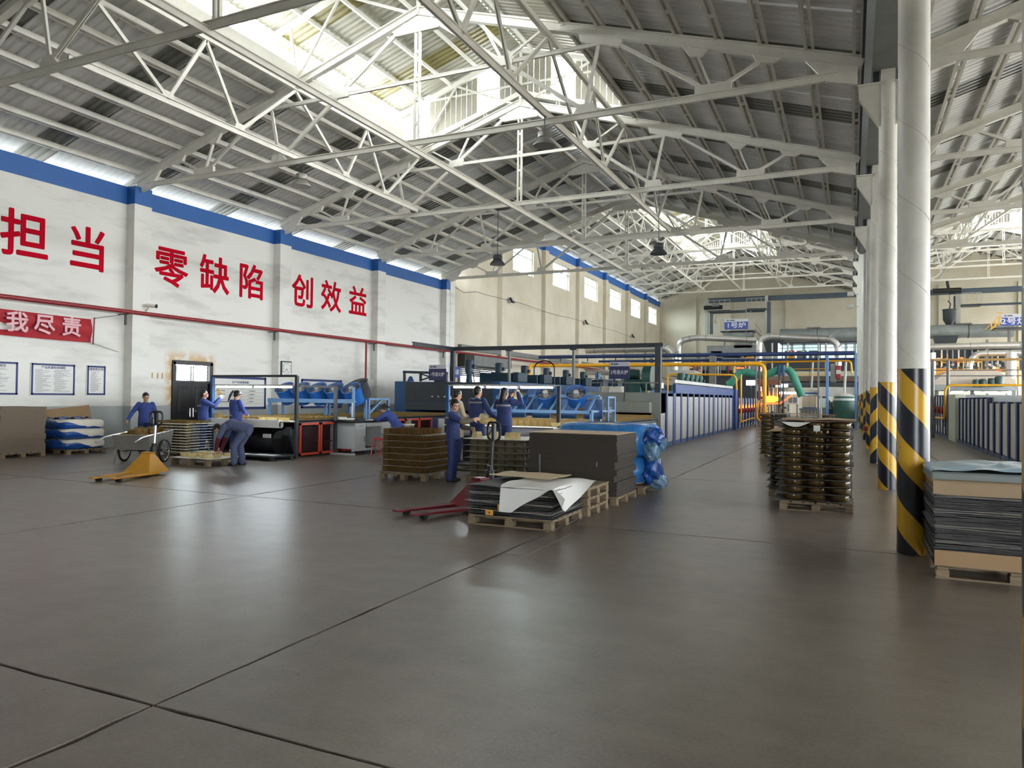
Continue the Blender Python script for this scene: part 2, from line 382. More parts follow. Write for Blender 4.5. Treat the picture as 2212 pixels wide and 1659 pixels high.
def stripe_mat(name, sgn, ph=5.02):
    m = bpy.data.materials.new(name); m.use_nodes = True; nt = m.node_tree; b = nt.nodes['Principled BSDF']; L = nt.links
    tc = nt.nodes.new('ShaderNodeTexCoord'); sx = nt.nodes.new('ShaderNodeSeparateXYZ'); L.new(tc.outputs['Object'], sx.inputs[0])
    def math_(op, a, bb=None):
        n = nt.nodes.new('ShaderNodeMath'); n.operation = op
        for i, q in enumerate((a, bb)):
            if q is None: continue
            if isinstance(q, (int, float)): n.inputs[i].default_value = q
            else: L.new(q, n.inputs[i])
        return n.outputs[0]
    th = math_('ARCTAN2', sx.outputs[0], math_('MULTIPLY', sx.outputs[1], -1.0))   # 0 towards -y, seam at the back
    t = math_('MULTIPLY', th, sgn*1.06/(2*PI)); z = math_('ADD', sx.outputs[2], t)
    fr = math_('FRACT', math_('MULTIPLY', math_('ADD', z, ph), 1/0.72)); k = math_('GREATER_THAN', fr, 0.53)
    n = nt.nodes.new('ShaderNodeTexNoise'); n.inputs['Scale'].default_value = 7; n.inputs['Detail'].default_value = 8; L.new(tc.outputs['Object'], n.inputs['Vector'])
    wear = math_('MULTIPLY', math_('GREATER_THAN', n.outputs['Fac'], 0.68), 0.7)
    mx = nt.nodes.new('ShaderNodeMix'); mx.data_type = 'RGBA'; L.new(k, mx.inputs[0])
    mx.inputs[6].default_value = (*lin((24, 28, 40)), 1); mx.inputs[7].default_value = (*lin((206, 160, 40)), 1)
    m2 = nt.nodes.new('ShaderNodeMix'); m2.data_type = 'RGBA'; L.new(wear, m2.inputs[0]); L.new(mx.outputs[2], m2.inputs[6]); m2.inputs[7].default_value = (*lin((60, 52, 40)), 1)
    L.new(m2.outputs[2], b.inputs['Base Color']); b.inputs['Roughness'].default_value = 0.3
    return m
m_strA = stripe_mat('hazard_stripe_paint', 1.0); m_strB = stripe_mat('hazard_stripe_paint_mirrored', -1.0); m_strC = stripe_mat('hazard_stripe_paint_shifted', 1.0, 5.36)

# ------------------------------------------------------------------ floor
fl = MB().box(XL-0.3, 22, YB, YE+0.3, -0.25, -0.022).build('floor', m_joint); struct(fl)
xs = [-20.0, -14.38, -8.86, -3.34, 2.2, 7.7, 13.2, 22.0]
ys = [YB, -9.7, -3.45, 2.76, 8.97, 15.2, 21.4, 27.6, 33.8, 40.0, 47.3, 54.6, 62, 69.3, 76.6, YE]
g = 0.011
for i in range(len(xs)-1):
    for j in range(len(ys)-1):
        x0, x1, y0, y1 = xs[i]+g, xs[i+1]-g, ys[j]+g, ys[j+1]-g
        if y0 < 20:       # nearer slabs: chipped, uneven edges
            b = MB(); pts = []
            def edge(ax, ay, bx, by, nx, ny):
                L_ = math.hypot(bx-ax, by-ay); k = max(2, int(L_/0.22))
                for q in range(k):
                    t = q/k; e = 0.0 if q == 0 else rnd.uniform(-0.002, 0.010)*(1.0+2.0*(rnd.random() > 0.93))
                    pts.append((ax+(bx-ax)*t+nx*e, ay+(by-ay)*t+ny*e))
            edge(x0, y0, x1, y0, 0, 1); edge(x1, y0, x1, y1, -1, 0); edge(x1, y1, x0, y1, 0, -1); edge(x0, y1, x0, y0, 1, 0)
            b.prism(pts, 'z', -0.03, 0.0)
        else: b = MB().box(x0, x1, y0, y1, -0.03, 0.0)
        b.build('slab', m_floor, fl)
# saw-cut repair strip beside the near joint
for k, (a, c) in enumerate(((6.3, 6.95), (7.0, 7.5), (7.55, 8.4))):
    MB().box(-3.31, -3.06, a, c, -0.02, 0.0025).build('patch', m_floor, fl)
# ground outside
struct(MB().box(-120, 120, -120, 220, -0.6, -0.3).build('ground', M('outdoor_ground', (74, 74, 70), 0.9)))

# ------------------------------------------------------------------ left wall, near hall
def wall_x(name, x0, x1, y0, y1, z0, z1, holes, mat, parent=None):
    # wall slab in the yz plane with rectangular openings (y0,y1,z0,z1)
    b = MB(); cuts = sorted(set([y0, y1]+[h[0] for h in holes]+[h[1] for h in holes]))
    for a, c in zip(cuts[:-1], cuts[1:]):
        hs = sorted([h for h in holes if h[0] <= a+1e-6 and h[1] >= c-1e-6], key=lambda h: h[2]); z = z0
        for h in hs:
            if h[2] > z: b.box(x0, x1, a, c, z, h[2])
            z = h[3]
        if z < z1: b.box(x0, x1, a, c, z, z1)
    return b.build(name, mat, parent)
wl = holder('wall_left')
DOOR = (17.0, 18.62, 0.0, 2.68)
wall_x('wall_surface', XL-0.3, XL, YB, YM, 1.24, 7.36, [(DOOR[0], DOOR[1], 1.24, DOOR[3])], m_wall, wl)
wall_x('wainscot', XL-0.3, XL, YB, YM, -0.02, 1.24, [(DOOR[0], DOOR[1], -0.02, 1.24)], m_wains, wl)
MB().box(XL-0.3, XL, YB, YM, 7.36, 7.9).build('blue_band', m_bandblue, wl)
for y in TY[1:]+[]:
    yc = y+0.05
    x1 = XL+0.34
    MB().box(XL, x1, yc-0.3, yc+0.3, 1.24, 7.36).build('pilaster', m_wall, wl)
    MB().box(XL, x1, yc-0.3, yc+0.3, 0, 1.24).build('pilaster_base', m_wains, wl)
    MB().box(XL, x1, yc-0.3, yc+0.3, 7.36, 7.9).build('pilaster_band', m_bandblue, wl)
# rust stain above the door: a thin skim of its own irregular shape
def blob(x, y0, y1, z0, z1, n=26, seed=1):
    r = random.Random(seed); top = [(y1-(y1-y0)*i/n, z0+(z1-z0)*(0.35+0.65*r.random())*math.sin(PI*(0.08+0.84*i/n))) for i in range(n+1)]
    return MB().prism([(y0, z0), (y1, z0)]+top, 'x', x, x+0.002)

# ------------------------------------------------------------------ left wall, far hall (taller, windows)
wf = holder('wall_left_far')
wins = [(43.3+7.08*k, 46.7+7.08*k, 9.92, 11.75) for k in range(6)]
shut = (36.1, 41.6, 0.0, 3.3)
wall_x('wall_surface', XL-0.3, XL, YM, YE, -0.02, 12.1, wins+[shut], m_beige, wf)
MB().box(XL-0.3, XL, YM, YE, 12.1, 12.75).build('blue_band', m_bandblue, wf)
for y in FY+[35.0]:
    if y > 36: MB().box(XL, XL+0.3, y-0.32, y+0.32, 0, 12.1).build('pilaster', m_beige, wf)
    MB().box(XL, XL+0.3, y-0.32, y+0.32, 12.1, 12.75).build('pilaster_band', m_bandblue, wf) if y > 36 else None
MB().box(XL, XL+0.36, YM-0.12, YM+0.4, 0, 7.9).build('pilaster', m_wall, wl)
for k, (a, c, z0, z1) in enumerate(wins):
    wn = holder('window_%d' % (k+1), 'white-framed clerestory window in the beige wall, number %d from the near end' % (k+1))
    b = MB()
    for q in (a+0.04, a+(c-a)/3, a+2*(c-a)/3, c-0.04): b.box(XL-0.2, XL-0.12, q-0.035, q+0.035, z0, z1)
    b.build('mullion', m_steelw, wn)
    b = MB()
    for q in (z0+0.04, z0+(z1-z0)*0.66, z1-0.04): b.box(XL-0.2, XL-0.12, a, c, q-0.035, q+0.035)
    b.build('transom', m_steelw, wn)
    for q in range(3):
        y0 = a+(c-a)*q/3+0.035
        MB().box(XL-0.165, XL-0.155, y0, y0+(c-a)/3-0.07, z0+0.075, z1-0.075).build('pane', m_pane, wn)
# ------------------------------------------------------------------ other walls
def wall_y(name, y0, y1, x0, x1, z0, z1, holes, mat, parent=None):
    b = MB(); cuts = sorted(set([x0, x1]+[h[0] for h in holes]+[h[1] for h in holes]))
    for a, c in zip(cuts[:-1], cuts[1:]):
        hs = sorted([h for h in holes if h[0] <= a+1e-6 and h[1] >= c-1e-6], key=lambda h: h[2]); z = z0
        for h in hs:
            if h[2] > z: b.box(a, c, y0, y1, z, h[2])
            z = h[3]
        if z < z1: b.box(a, c, y0, y1, z, z1)
    return b.build(name, mat, parent)
wb = holder('wall_far')
MB().prism([(XL-0.3, -0.02), (22, -0.02), (22, 13.0), (11.1, 16.36), (0.62, 13.1), (RX, 16.36), (XL-0.3, 13.1)], 'y', YE, YE+0.3).build('wall_surface', m_beige, wb)
for x in (-16.2, -12.4, -6.1, 4.4, 8.2, 14.8): MB().box(x-0.32, x+0.32, YE-0.28, YE, 0, 13.2 if abs(x) < 17 else 12).build('pilaster', m_beige, wb)
MB().box(XL, XL+0.4, YE-0.3, YE, 0, 12.6).build('pilaster', m_beige, wb)
MB().box(XL, 22, YE-0.05, YE, 12.85, 13.25).build('tie_beam', m_beige, wb)
wbk = holder('wall_back')
ADDED_GATES = [(4.0, 12.0, 0.0, 4.5)]  # unseen open gate, added to bring in daylight from behind the camera
wall_y('wall_surface', YB-0.3, YB, XL-0.3, 22, -0.02, 8.0, ADDED_GATES, m_wall, wbk)
MB().prism([(XL-0.3, 8.0), (22, 8.0), (11.1, 11.5), (0.62, 8.2), (RX, 11.5)], 'y', YB-0.3, YB).build('gable', m_wall, wbk)
wr = holder('wall_right')
RW = [(y+0.7, y+5.5, 0.9, 5.3) for y in TY[2:7]]  # unseen side openings, added and sized for the daylight they let in
RF = [(y+0.8, y+6.2, 0.9, 6.6) for y in [34.6]+FY[:6]]  # the same added openings, continued along the furnace hall
struct(MB().box(21.7, 120, -60, 120, -0.3, -0.08).build('bounce_ground', M('pale_bounce_concrete', (176, 172, 164), 0.9)))  # unseen pale ground added to bounce daylight up through the side openings
wall_x('wall_surface', 21.3, 21.6, YB, YE, -0.02, 12.6, RW+RF, m_wall, wr)
wg = holder('wall_gable')
MB().prism([(XL-0.3, 8.75), (RX, 11.95), (0.62, 8.75), (11.1, 11.95), (21.6, 8.75), (21.6, 12.7), (11.1, 16.3), (0.62, 13.0), (RX, 16.3), (XL-0.3, 12.7)], 'y', YM+0.35, YM+0.5).build('cladding', m_sheet, wg)
# ------------------------------------------------------------------ roofs
def sheet_mesh(name, L_, mat, w=0.84):
    # trapezoidal ribbed sheet: u along the slope (0..L_), ribs across w
    prof = []
    for k in range(4):
        o = k*w/4; prof += [(o, 0.0), (o+0.10, 0.0), (o+0.13, 0.032), (o+0.18, 0.032)]
    prof.append((w+0.02, 0.0)); b = MB()
    v = [(0, p, h) for p, h in prof]+[(L_, p, h) for p, h in prof]; n = len(prof)
    b.add(v, [(i, i+1, n+i+1, n+i) for i in range(n-1)])
    return b.mesh(name, mat)
def slope_rot(side):                                            # local x runs from eave up to ridge
    a = math.atan(SL)
    return (0, -a, 0) if side < 0 else (0, -a, PI)
CS = math.cos(math.atan(SL))
SHEETS = {}
def get_sheet(L_, kind):
    k = (round(L_, 2), kind)
    if k not in SHEETS: SHEETS[k] = sheet_mesh('roof_sheet', L_, {'n': m_sheet, 'd': m_sheetd, 'l': m_sheetl, 'y': m_sheety}[kind])
    return SHEETS[k]
def lay(parent, side, rx, dz, y0, y1, ua, ub, kinds, zoff=0.40, phase=0):
    # sheets between horizontal distances ua (lower) and ub (upper) from the ridge
    L_ = (ua-ub)/CS; n = int(math.ceil((y1-y0)/0.84-1e-6))
    for i in range(n):
        y = y0+i*0.84
        x = rx+side*ua; z = 11.15+dz-SL*ua+zoff
        k = kinds(i+phase)
        o = inst('roof_sheet', get_sheet(L_, k), parent, (x, y if side < 0 else y+0.84, z+rnd.uniform(0, 0.004)), rot=slope_rot(side))
U0 = 10.15
def roof(name, rx, dz, y0, y1, lant, trs, over_l=1.5, over_r=0.35, ymin=None, dark=lambda i: 'd' if i % 4 == 2 else 'n'):
    rf = holder(name)
    segs = []
    if lant: segs = [(y0, lant[0], 0.0), (lant[0], lant[1], 3.85), (lant[1], y1, 0.0)]
    else: segs = [(y0, y1, 0.0)]
    for a, c, ub in segs:
        if c-a < 0.1: continue
        ph = int(round((a-y0)/0.84))
        for side in (-1, 1):
            ov = over_l if (side < 0) == (rx < 0) else over_r
            lay(rf, side, rx, dz, a, c, U0+ov, ub-0.0, dark, phase=ph)
    # purlins: paired channels with spacer clips, as seen from below
    for side in (-1, 1):
        for k in range(12):
            u = 9.95-0.865*k
            if u < 0.3: u = 0.3
            x = rx+side*u; z = 11.15+dz-SL*u+0.22
            for a, c, ub in segs:
                if u < ub-0.15 or c-a < 0.1: continue
                b = MB()
                for q in (-0.045, 0.045):
                    b.bar((x+q, a, z+0.075), (x+q, c, z+0.075), 0.02, 0.15)
                    b.bar((x+q*1.6, a, z+0.005), (x+q*1.6, c, z+0.005), 0.05, 0.012)
                yy = a+0.8
                while yy < c:
                    b.box(x-0.05, x+0.05, yy-0.08, yy+0.08, z+0.0, z+0.02); yy += 1.55
                b.build('purlin', m_steelw, rf)
    if lant:
        la, lb = lant; LU, LZ = 5.05, 13.05+dz
        for side in (-1, 1):
            lay(rf, side, rx, LZ-11.15, la-0.1, lb+0.25, LU, 0.0, lambda i: 'y' if i % 5 == 3 and side < 0 else 'l', zoff=0.12)
            for u in (4.7, 3.7, 2.6, 1.5, 0.4):
                x = rx+side*u; z = LZ-SL*u
                MB().bar((x, la, z+0.03), (x, lb, z+0.03), 0.07, 0.10).build('purlin', m_steelw, rf)
            # upstand flashing along the opening
            x = rx+side*3.85; z = 11.15+dz-SL*3.85
            MB().bar((x, la, z+0.42), (x, lb, z+0.42), 0.05, 0.30).build('flashing', m_steelw, rf)
        # end walls of upright white sheets with gaps glazed in pale sheet
        for ye, vis in ((la, 0), (lb, 1)):
            n = 46; du = 2*4.75/n
            for i in range(n):
                ua = -4.75+i*du; uc = ua+du; um = (ua+uc)/2
                lit = (-1.75 < um < -0.85) or (1.05 < um < 1.85) or (-4.2 < um < -3.6)
                zl = lambda u: 11.15+dz-SL*abs(u)+(0.5 if abs(u) < 4.0 else 0.62); zh = lambda u: LZ-SL*abs(u)+0.08
                if lit: continue
                b = MB(); b.prism([(rx+ua+0.006, zl(ua)), (rx+uc-0.006, zl(uc)), (rx+uc-0.006, zh(uc)), (rx+ua+0.006, zh(ua))], 'y', ye+0.10+(i % 2)*0.012, ye+0.125+(i % 2)*0.012)
                b.build('end_panel', m_sheetl, rf)
            # rails
            MB().bar((rx-4.6, ye+0.06, 11.9+dz), (rx+4.6, ye+0.06, 11.9+dz), 0.06, 0.06).build('end_rail', m_steelw, rf)
            for side in (-1, 1):
                MB().bar((rx, ye+0.05, 11.15+dz+0.46), (rx+side*4.0, ye+0.05, 11.15+dz+0.46-SL*4.0), 0.1, 0.16).build('end_rail', m_steelw, rf)
        # lantern frames at every truss inside it
        for y in trs:
            if la-0.3 <= y <= lb+0.3:
                b = MB()
                for side in (-1, 1):
                    b.bar((rx, y, LZ-0.05), (rx+side*5.0, y, LZ-0.05-SL*5.0), 0.12, 0.14)
                    b.bar((rx+side*3.85, y, 10.1+dz), (rx+side*4.1, y, LZ-0.1-SL*4.1), 0.07, 0.07)
                    b.bar((rx+side*3.85, y, 10.2+dz), (rx+side*2.4, y, LZ-0.1-SL*2.4), 0.06, 0.06)
                    b.bar((rx+side*0.2, y, 11.25+dz), (rx+side*2.4, y, LZ-0.1-SL*2.4), 0.06, 0.06)
                b.bar((rx, y, 11.2+dz), (rx, y, LZ-0.05), 0.08, 0.08)
                b.build('lantern_frame', m_steelw, rf)
    return rf
LN = (9.0, 21.75); LF = (45.0, 73.4)
roof('ceiling_near', RX, 0, YB, 34.8, LN, TY)
roof('ceiling_far', RX, DZ, YM+0.2, YE+0.1, LF, FY)
# hall two: same roof, one bay to the right
roof('ceiling_near_right', RX+DX2, 0, YB, 34.8, LN, TY, over_l=0.35, over_r=0.35)
roof('ceiling_far_right', RX+DX2, DZ, YM+0.2, YE+0.1, LF, FY, over_l=0.35, over_r=0.35)
# unseen board added outside the left wall, blocks ground light under the eaves
MB().box(-21.5, -21.42, YB, 34.6, 7.3, 7.98).build('eaves_light_block', m_sheet, wl)
# valley gutter between the halls
gt = holder('valley_gutter')
for (y0, y1, z) in ((YB, 34.6, 8.02), (34.8, YE, 8.02+DZ)):
    MB().prism([(0.22, z+0.55), (0.22, z+0.02), (0.34, z-0.12), (0.9, z-0.12), (1.02, z+0.02), (1.02, z+0.55), (0.98, z+0.55), (0.98, z+0.05), (0.88, z-0.06), (0.36, z-0.06), (0.26, z+0.05), (0.26, z+0.55)], 'y', y0, y1).build('gutter_trough', m_steelg, gt)
    MB().bar((0.2, y0, z+0.32), (0.2, y1, z+0.32), 0.05, 0.24).build('gutter_rail', m_dark, gt)

# ------------------------------------------------------------------ roof trusses
def truss(y, dz, rx, label):
    t = thing('roof_truss', label, 'roof truss', (rx, y, dz), group='white roof trusses')
    z0 = 11.15
    def part(nm, fn): b = MB(); fn(b); return b.build(nm, m_steelw, t)
    for s in (-1, 1):
        part('top_chord', lambda b: b.ibeam((0, 0, z0+0.11), (s*10.05, 0, z0-SL*10.05+0.11), 0.15, 0.22, 0.03))
        part('web_member', lambda b: b.angle2((s*0.35, 0, 11.0), (s*4.4, 0, 8.08), 0.08))          # long diagonal
        part('web_member', lambda b: b.bar((s*2.37, 0, 9.55), (s*1.85, 0, 10.5), 0.06, 0.06))
        part('web_member', lambda b: b.bar((s*4.75, 0, 9.62), (s*4.42, 0, 8.1), 0.08, 0.05, (0,1,0)))
        part('web_member', lambda b: b.bar((s*4.95, 0, 9.6), (s*7.1, 0, 8.1), 0.07, 0.07))
        part('web_member', lambda b: b.bar((s*7.2, 0, 8.1), (s*6.85, 0, 8.98), 0.08, 0.05))
        part('web_member', lambda b: b.bar((s*7.35, 0, 8.1), (s*8.25, 0, 8.55), 0.07, 0.07))
        part('web_member', lambda b: b.bar((s*2.37, 0, 9.55), (s*3.3, 0, 10.08), 0.05, 0.05))
        for poly in ([(4.25, 9.85), (5.3, 9.52), (5.2, 9.36), (4.3, 9.66)], [(4.15, 8.02), (4.7, 8.02), (4.62, 8.22), (4.3, 8.22)],
                     [(6.85, 8.02), (7.6, 8.02), (7.6, 8.2), (6.85, 8.2)], [(2.1, 9.45), (2.62, 9.45), (2.62, 9.65), (2.1, 9.72)],
                     [(6.55, 9.14), (7.15, 8.95), (6.95, 8.82), (6.75, 8.85)], [(8.0, 8.68), (8.6, 8.5), (8.4, 8.42), (8.1, 8.48)],
                     [(9.0, 8.36), (9.95, 8.07), (9.95, 7.72), (9.4, 7.86)]):
            part('gusset_plate', lambda b: b.prism([(s*u, z) for u, z in poly], 'y', -0.045, 0.045))
    part('bottom_chord', lambda b: b.angle2((-9.6, 0, 7.95), (9.6, 0, 7.95), 0.13))
    part('collar_tie', lambda b: b.angle2((-4.75, 0, 9.52), (4.75, 0, 9.52), 0.08))
    def kp(b):
        for q in (-0.06, 0.06): b.bar((q, 0, 11.05), (q, 0, 8.0), 0.05, 0.07)
        for z in (8.4, 9.0, 9.6, 10.2): b.box(-0.07, 0.07, -0.03, 0.03, z, z+0.08)
    part('king_post', kp)
    part('gusset_plate', lambda b: b.prism([(-0.75, 10.86), (-0.6, 10.72), (0.6, 10.72), (0.75, 10.86), (0.05, 11.12), (-0.05, 11.12)], 'y', -0.05, 0.05))
    return t
pl = ['behind the photographer, outside the view', 'behind the photographer, next one back', 'overhead at the very top of the view', 'nearest, crossing the top left corner',
      'second from camera, ending on a pale corbel', 'third from camera, under the lantern end panel', 'fourth from camera, below the plain roof', 'last before the taller furnace hall']
t0 = None
for i, y in enumerate(TY):
    lab = 'white steel truss over left bay, '+pl[i]
    t0 = truss(y, 0, RX, lab) if t0 is None else copy_thing(t0, (RX, y, 0), label=lab)
for i, y in enumerate(TY):
    if y > 8: copy_thing(t0, (RX+DX2, y, 0), label='white steel truss over right bay behind the columns, %s from the camera' % NTH[i-3])
for i, y in enumerate(FY):
    copy_thing(t0, (RX, y, DZ), label='cream lit truss over the left furnace hall, %s one beyond the low roof' % NTH[i])
    copy_thing(t0, (RX+DX2, y, DZ), label='cream lit truss over the right furnace hall, %s one beyond the low roof' % NTH[i])
# ------------------------------------------------------------------ bracing between the trusses
def brace(x, dz, y0s, label, top=True):
    t = thing('roof_brace', label, 'roof brace', (x, y0s[0], dz), group='lengthwise roof braces')
    Y0 = y0s[0]
    MB().angle2((0, 0, 8.1), (0, y0s[-1]-Y0, 8.1), 0.13).build('bottom_chord', m_steelw, t)
    if top: MB().bar((0, 0, 9.98), (0, y0s[-1]-Y0, 9.98), 0.1, 0.12).build('top_chord', m_steelw, t)
    for a, c in zip(y0s[:-1], y0s[1:]):
        L_ = c-a; n = [(0.0, 9.9), (0.36, 8.15), (0.52, 9.9), (0.69, 8.15), (1.0, 9.9)]
        for (u, z), (v, q) in zip(n[:-1], n[1:]):
            MB().angle2((0, a-Y0+u*L_, z), (0, a-Y0+v*L_, q), 0.07).build('web_member', m_steelw, t)
        for u in (0.36, 0.69):
            MB().prism([(a-Y0+u*L_-0.2, 8.1), (a-Y0+u*L_+0.2, 8.1), (a-Y0+u*L_+0.12, 8.32), (a-Y0+u*L_-0.12, 8.32)], 'x', -0.03, 0.03).build('gusset_plate', m_steelw, t)
    return t
brace(-13.75, 0, TY[3:6], 'white W-latticed brace running lengthwise under the left lantern edge')
brace(-6.35, 0, TY[2:7], 'dark latticed brace running lengthwise under the right lantern edge')
brace(-13.75, DZ, FY, 'cream lengthwise lattice under the left edge of the furnace hall lantern')
brace(-6.35, DZ, FY, 'cream lengthwise lattice under the right edge of the furnace hall lantern')
brace(RX+DX2-3.85, DZ, FY, 'cream lengthwise lattice in the right furnace hall roof')
for nm, x, y0, y1, dz in (('long white tie bar along the ridge of the left bay', RX-0.2, -3.3, 34.35, 0), ('long cream tie bar along the furnace hall ridge', RX-0.2, 41.4, 77, DZ)):
    o = MB().angle2((0, y0, 7.86), (0, y1, 7.86), 0.12).build('ridge_tie', m_steelw, loc=(x, 0, dz)); tag(o, nm, 'tie bar', None, 'thing')
# ------------------------------------------------------------------ columns
m_seam = M('pale_weld_seam', (196, 194, 186), 0.5)
def column(y, h, mat, label, x=XC, corb=True):
    t = thing('column', label, 'column', (x, y, 0), group='round steel columns')
    MB().lathe([(0.158, 2.0), (0.158, h)], 28).build('shaft', m_steelw, t, smooth=True)
    MB().lathe([(0.1595, 0.0), (0.1595, 2.0), (0.158, 2.001)], 28).build('striped_base', mat, t, smooth=True)
    pts = [(0.158*math.sin(a*2*PI/18), -0.158*math.cos(a*2*PI/18), 2.1-0.0+0.83*a/18) for a in range(0, int((h-2.2)/0.83*18))]
    pts = [(-x_, y_, z_) for x_, y_, z_ in pts]
    MB().tube(pts, 0.004, 5).build('weld_seam', m_seam, t)
    if corb:
        for s in (-1, 1):
            b = MB()
            b.box(min(s*0.1, s*0.52), max(s*0.1, s*0.52), -0.16, 0.16, h-0.05, h-0.02)
            for q in (-0.09, 0.09): b.prism([(s*0.12, h-0.05), (s*0.5, h-0.05), (s*0.5, h-0.25), (s*0.14, h-0.85)], 'y', q-0.01, q+0.01)
            b.build('corbel', m_steelw, t)
        MB().box(-0.12, 0.12, -0.12, 0.12, h-0.02, h+0.3).build('cap_plate', m_steelw, t)
        b = MB(); 
        for s in (-1, 1): b.box(s*0.2-0.05, s*0.2+0.05, -0.05, 0.05, h, h+0.3)
        b.build('stub_post', m_dark, t)
    return t
column(2.70, 7.68, m_strA, 'white column cut by the right frame edge, scuffed black and yellow base', x=0.637)
cn = ['nearest whole column, broad yellow stripes, beside the paper stack pallet', 'second column back, scuffed yellow patch low on its striped base', 'third column back, stripes rising the other way',
      'fourth column back, just left of the third']
for i, y in enumerate((9.12, 15.5, 21.7, 28.1)): column(y, 7.68, (m_strC, m_strA, m_strB, m_strA)[i], 'round white column, '+cn[i])
for i, y in enumerate([34.4]+FY):
    column(y, 12.43, (m_strB, m_strA)[i % 2], 'tall white column of the furnace hall, %s one past the low roof' % NTH[i])
# lights through the openings: the world's own light, sampled through portals
def lantern_portals(rx, dz, la, lb):
    for s in (-1, 1):
        area('lantern_daylight', (rx+s*4.35, (la+lb)/2, 10.75+dz), (0, s*1.03, 0), 1.9, lb-la, 1, portal=True)
lantern_portals(RX, 0, *LN); lantern_portals(RX, DZ, *LF); lantern_portals(RX+DX2, 0, *LN); lantern_portals(RX+DX2, DZ, *LF)
for (a, c, z0, z1) in ADDED_GATES: area('added_gate_daylight', ((a+c)/2, YB-0.32, (z0+z1)/2), (-PI/2, 0, 0), c-a, z1-z0, 1, portal=True)
area('side_daylight', (21.62, (RW[0][0]+RW[-1][1])/2, 3.1), (0, PI/2, 0), 4.4, RW[-1][1]-RW[0][0], 1, portal=True)
area('side_daylight', (21.62, (RF[0][0]+RF[-1][1])/2, 3.75), (0, PI/2, 0), 5.7, RF[-1][1]-RF[0][0], 1, portal=True)
area('window_daylight', (XL-0.32, (wins[0][0]+wins[-1][1])/2, 10.8), (0, -PI/2, 0), 2.0, 39, 1, portal=True)
# ================================================================== things on and along the left wall
def wall_text(ch, y, z, size, mat, label, sx=1.0, bold=0.018):
    o = inst('wall_character', text_mesh(ch, size, mat, bold, 0.003, sx=sx), None, (XL+0.004, y, z), rot=R_LEFTWALL)
    return tag(o, label, 'wall lettering', 'red slogan characters on the left wall', 'thing')
for ch, y, z, s in (('担', 12.25, 5.72, 1.32), ('当', 14.02, 5.68, 1.3), ('零', 16.9, 5.62, 1.34), ('缺', 18.68, 5.64, 1.34), ('陷', 20.4, 5.66, 1.34), ('创', 23.2, 5.68, 1.36), ('效', 24.95, 5.7, 1.36), ('益', 26.8, 5.72, 1.36)):
    wall_text(ch, y, z, s, m_textred, 'large red wall character, %s of eight from the left' % NTH['担当零缺陷创效益'.index(ch)])
# red pipe with brackets
pipe = MB().cyl((-19.62, 3, 4.06), (-19.62, 84, 4.06), 0.062, 12).build('fire_pipe', m_red, smooth=True); tag(pipe, 'long dark red water pipe running along the whole left wall', 'pipe', None, 'thing')
for y in TY[2:]:
    b = MB(); b.bar((-19.7, y-0.45, 3.97), (-19.7, y-0.45, 3.66), 0.05, 0.05); b.bar((-20, y-0.45, 3.985), (-19.55, y-0.45, 3.985), 0.05, 0.03); b.build('pipe_bracket', m_dark, pipe)
b = MB().tube([(-19.62, 26.95, 4.06), (-19.62, 26.95, 1.6)], 0.05, 10); b.build('drop_pipe', m_red, pipe)
hb = thing('fire_hose_box', 'grey framed hose cabinet with red hose under the vertical red pipe', 'fire hose box', (-19.9, 27.6, 1.2))
MB().box(-0.1, 0.1, -0.45, 0.75, 0, 1.15).box(0.1, 0.11, -0.38, 0.68, 0.07, 1.08).build('cabinet', m_panel, hb); MB().lathe([(0.02, 0), (0.12, 0.1), (0.14, 0.5), (0.05, 0.55)], 10, (0.25, -0.5, -0.1)).build('hose_reel', m_red, hb, True)
cd = MB().box(-19.99, -19.75, 36, 84, 4.25, 4.55).build('cable_tray', m_steelg); tag(cd, 'grey cable tray above the red pipe on the far left wall', 'cable tray', None, 'thing')
# banner
bn = thing('banner', 'red cloth banner with pale characters hung under the red pipe', 'banner', (-19.95, 14.15, 3.42))
MB().grid(lambda u, v: (0.03*math.sin(u*9)+0.04*math.sin(v*7+u*4), -5.6*(1-u), (-0.33+0.68*v)+0.02*math.sin(u*5)), 40, 8).build('cloth', m_banner, bn, True)
MB().cyl((0.05, 0.02, -0.4), (0.05, 0.05, 0.38), 0.02, 8).build('end_rod', m_red, bn)
MB().tube([(0.03, 0.04, -0.36), (0.0, 0.86, -0.56)], 0.006, 4).tube([(0.03, 0.04, 0.35), (0.0, 0.9, 0.55)], 0.006, 4).build('cord', m_dark, bn)
for ch, y in (('我', 12.02), ('尽', 12.74), ('责', 13.5)):
    inst('character', text_mesh(ch, 0.56, m_textpink, 0.022, 0.003, sx=1.05), bn, (0.085, y-14.15, 0.01), rot=R_LEFTWALL)
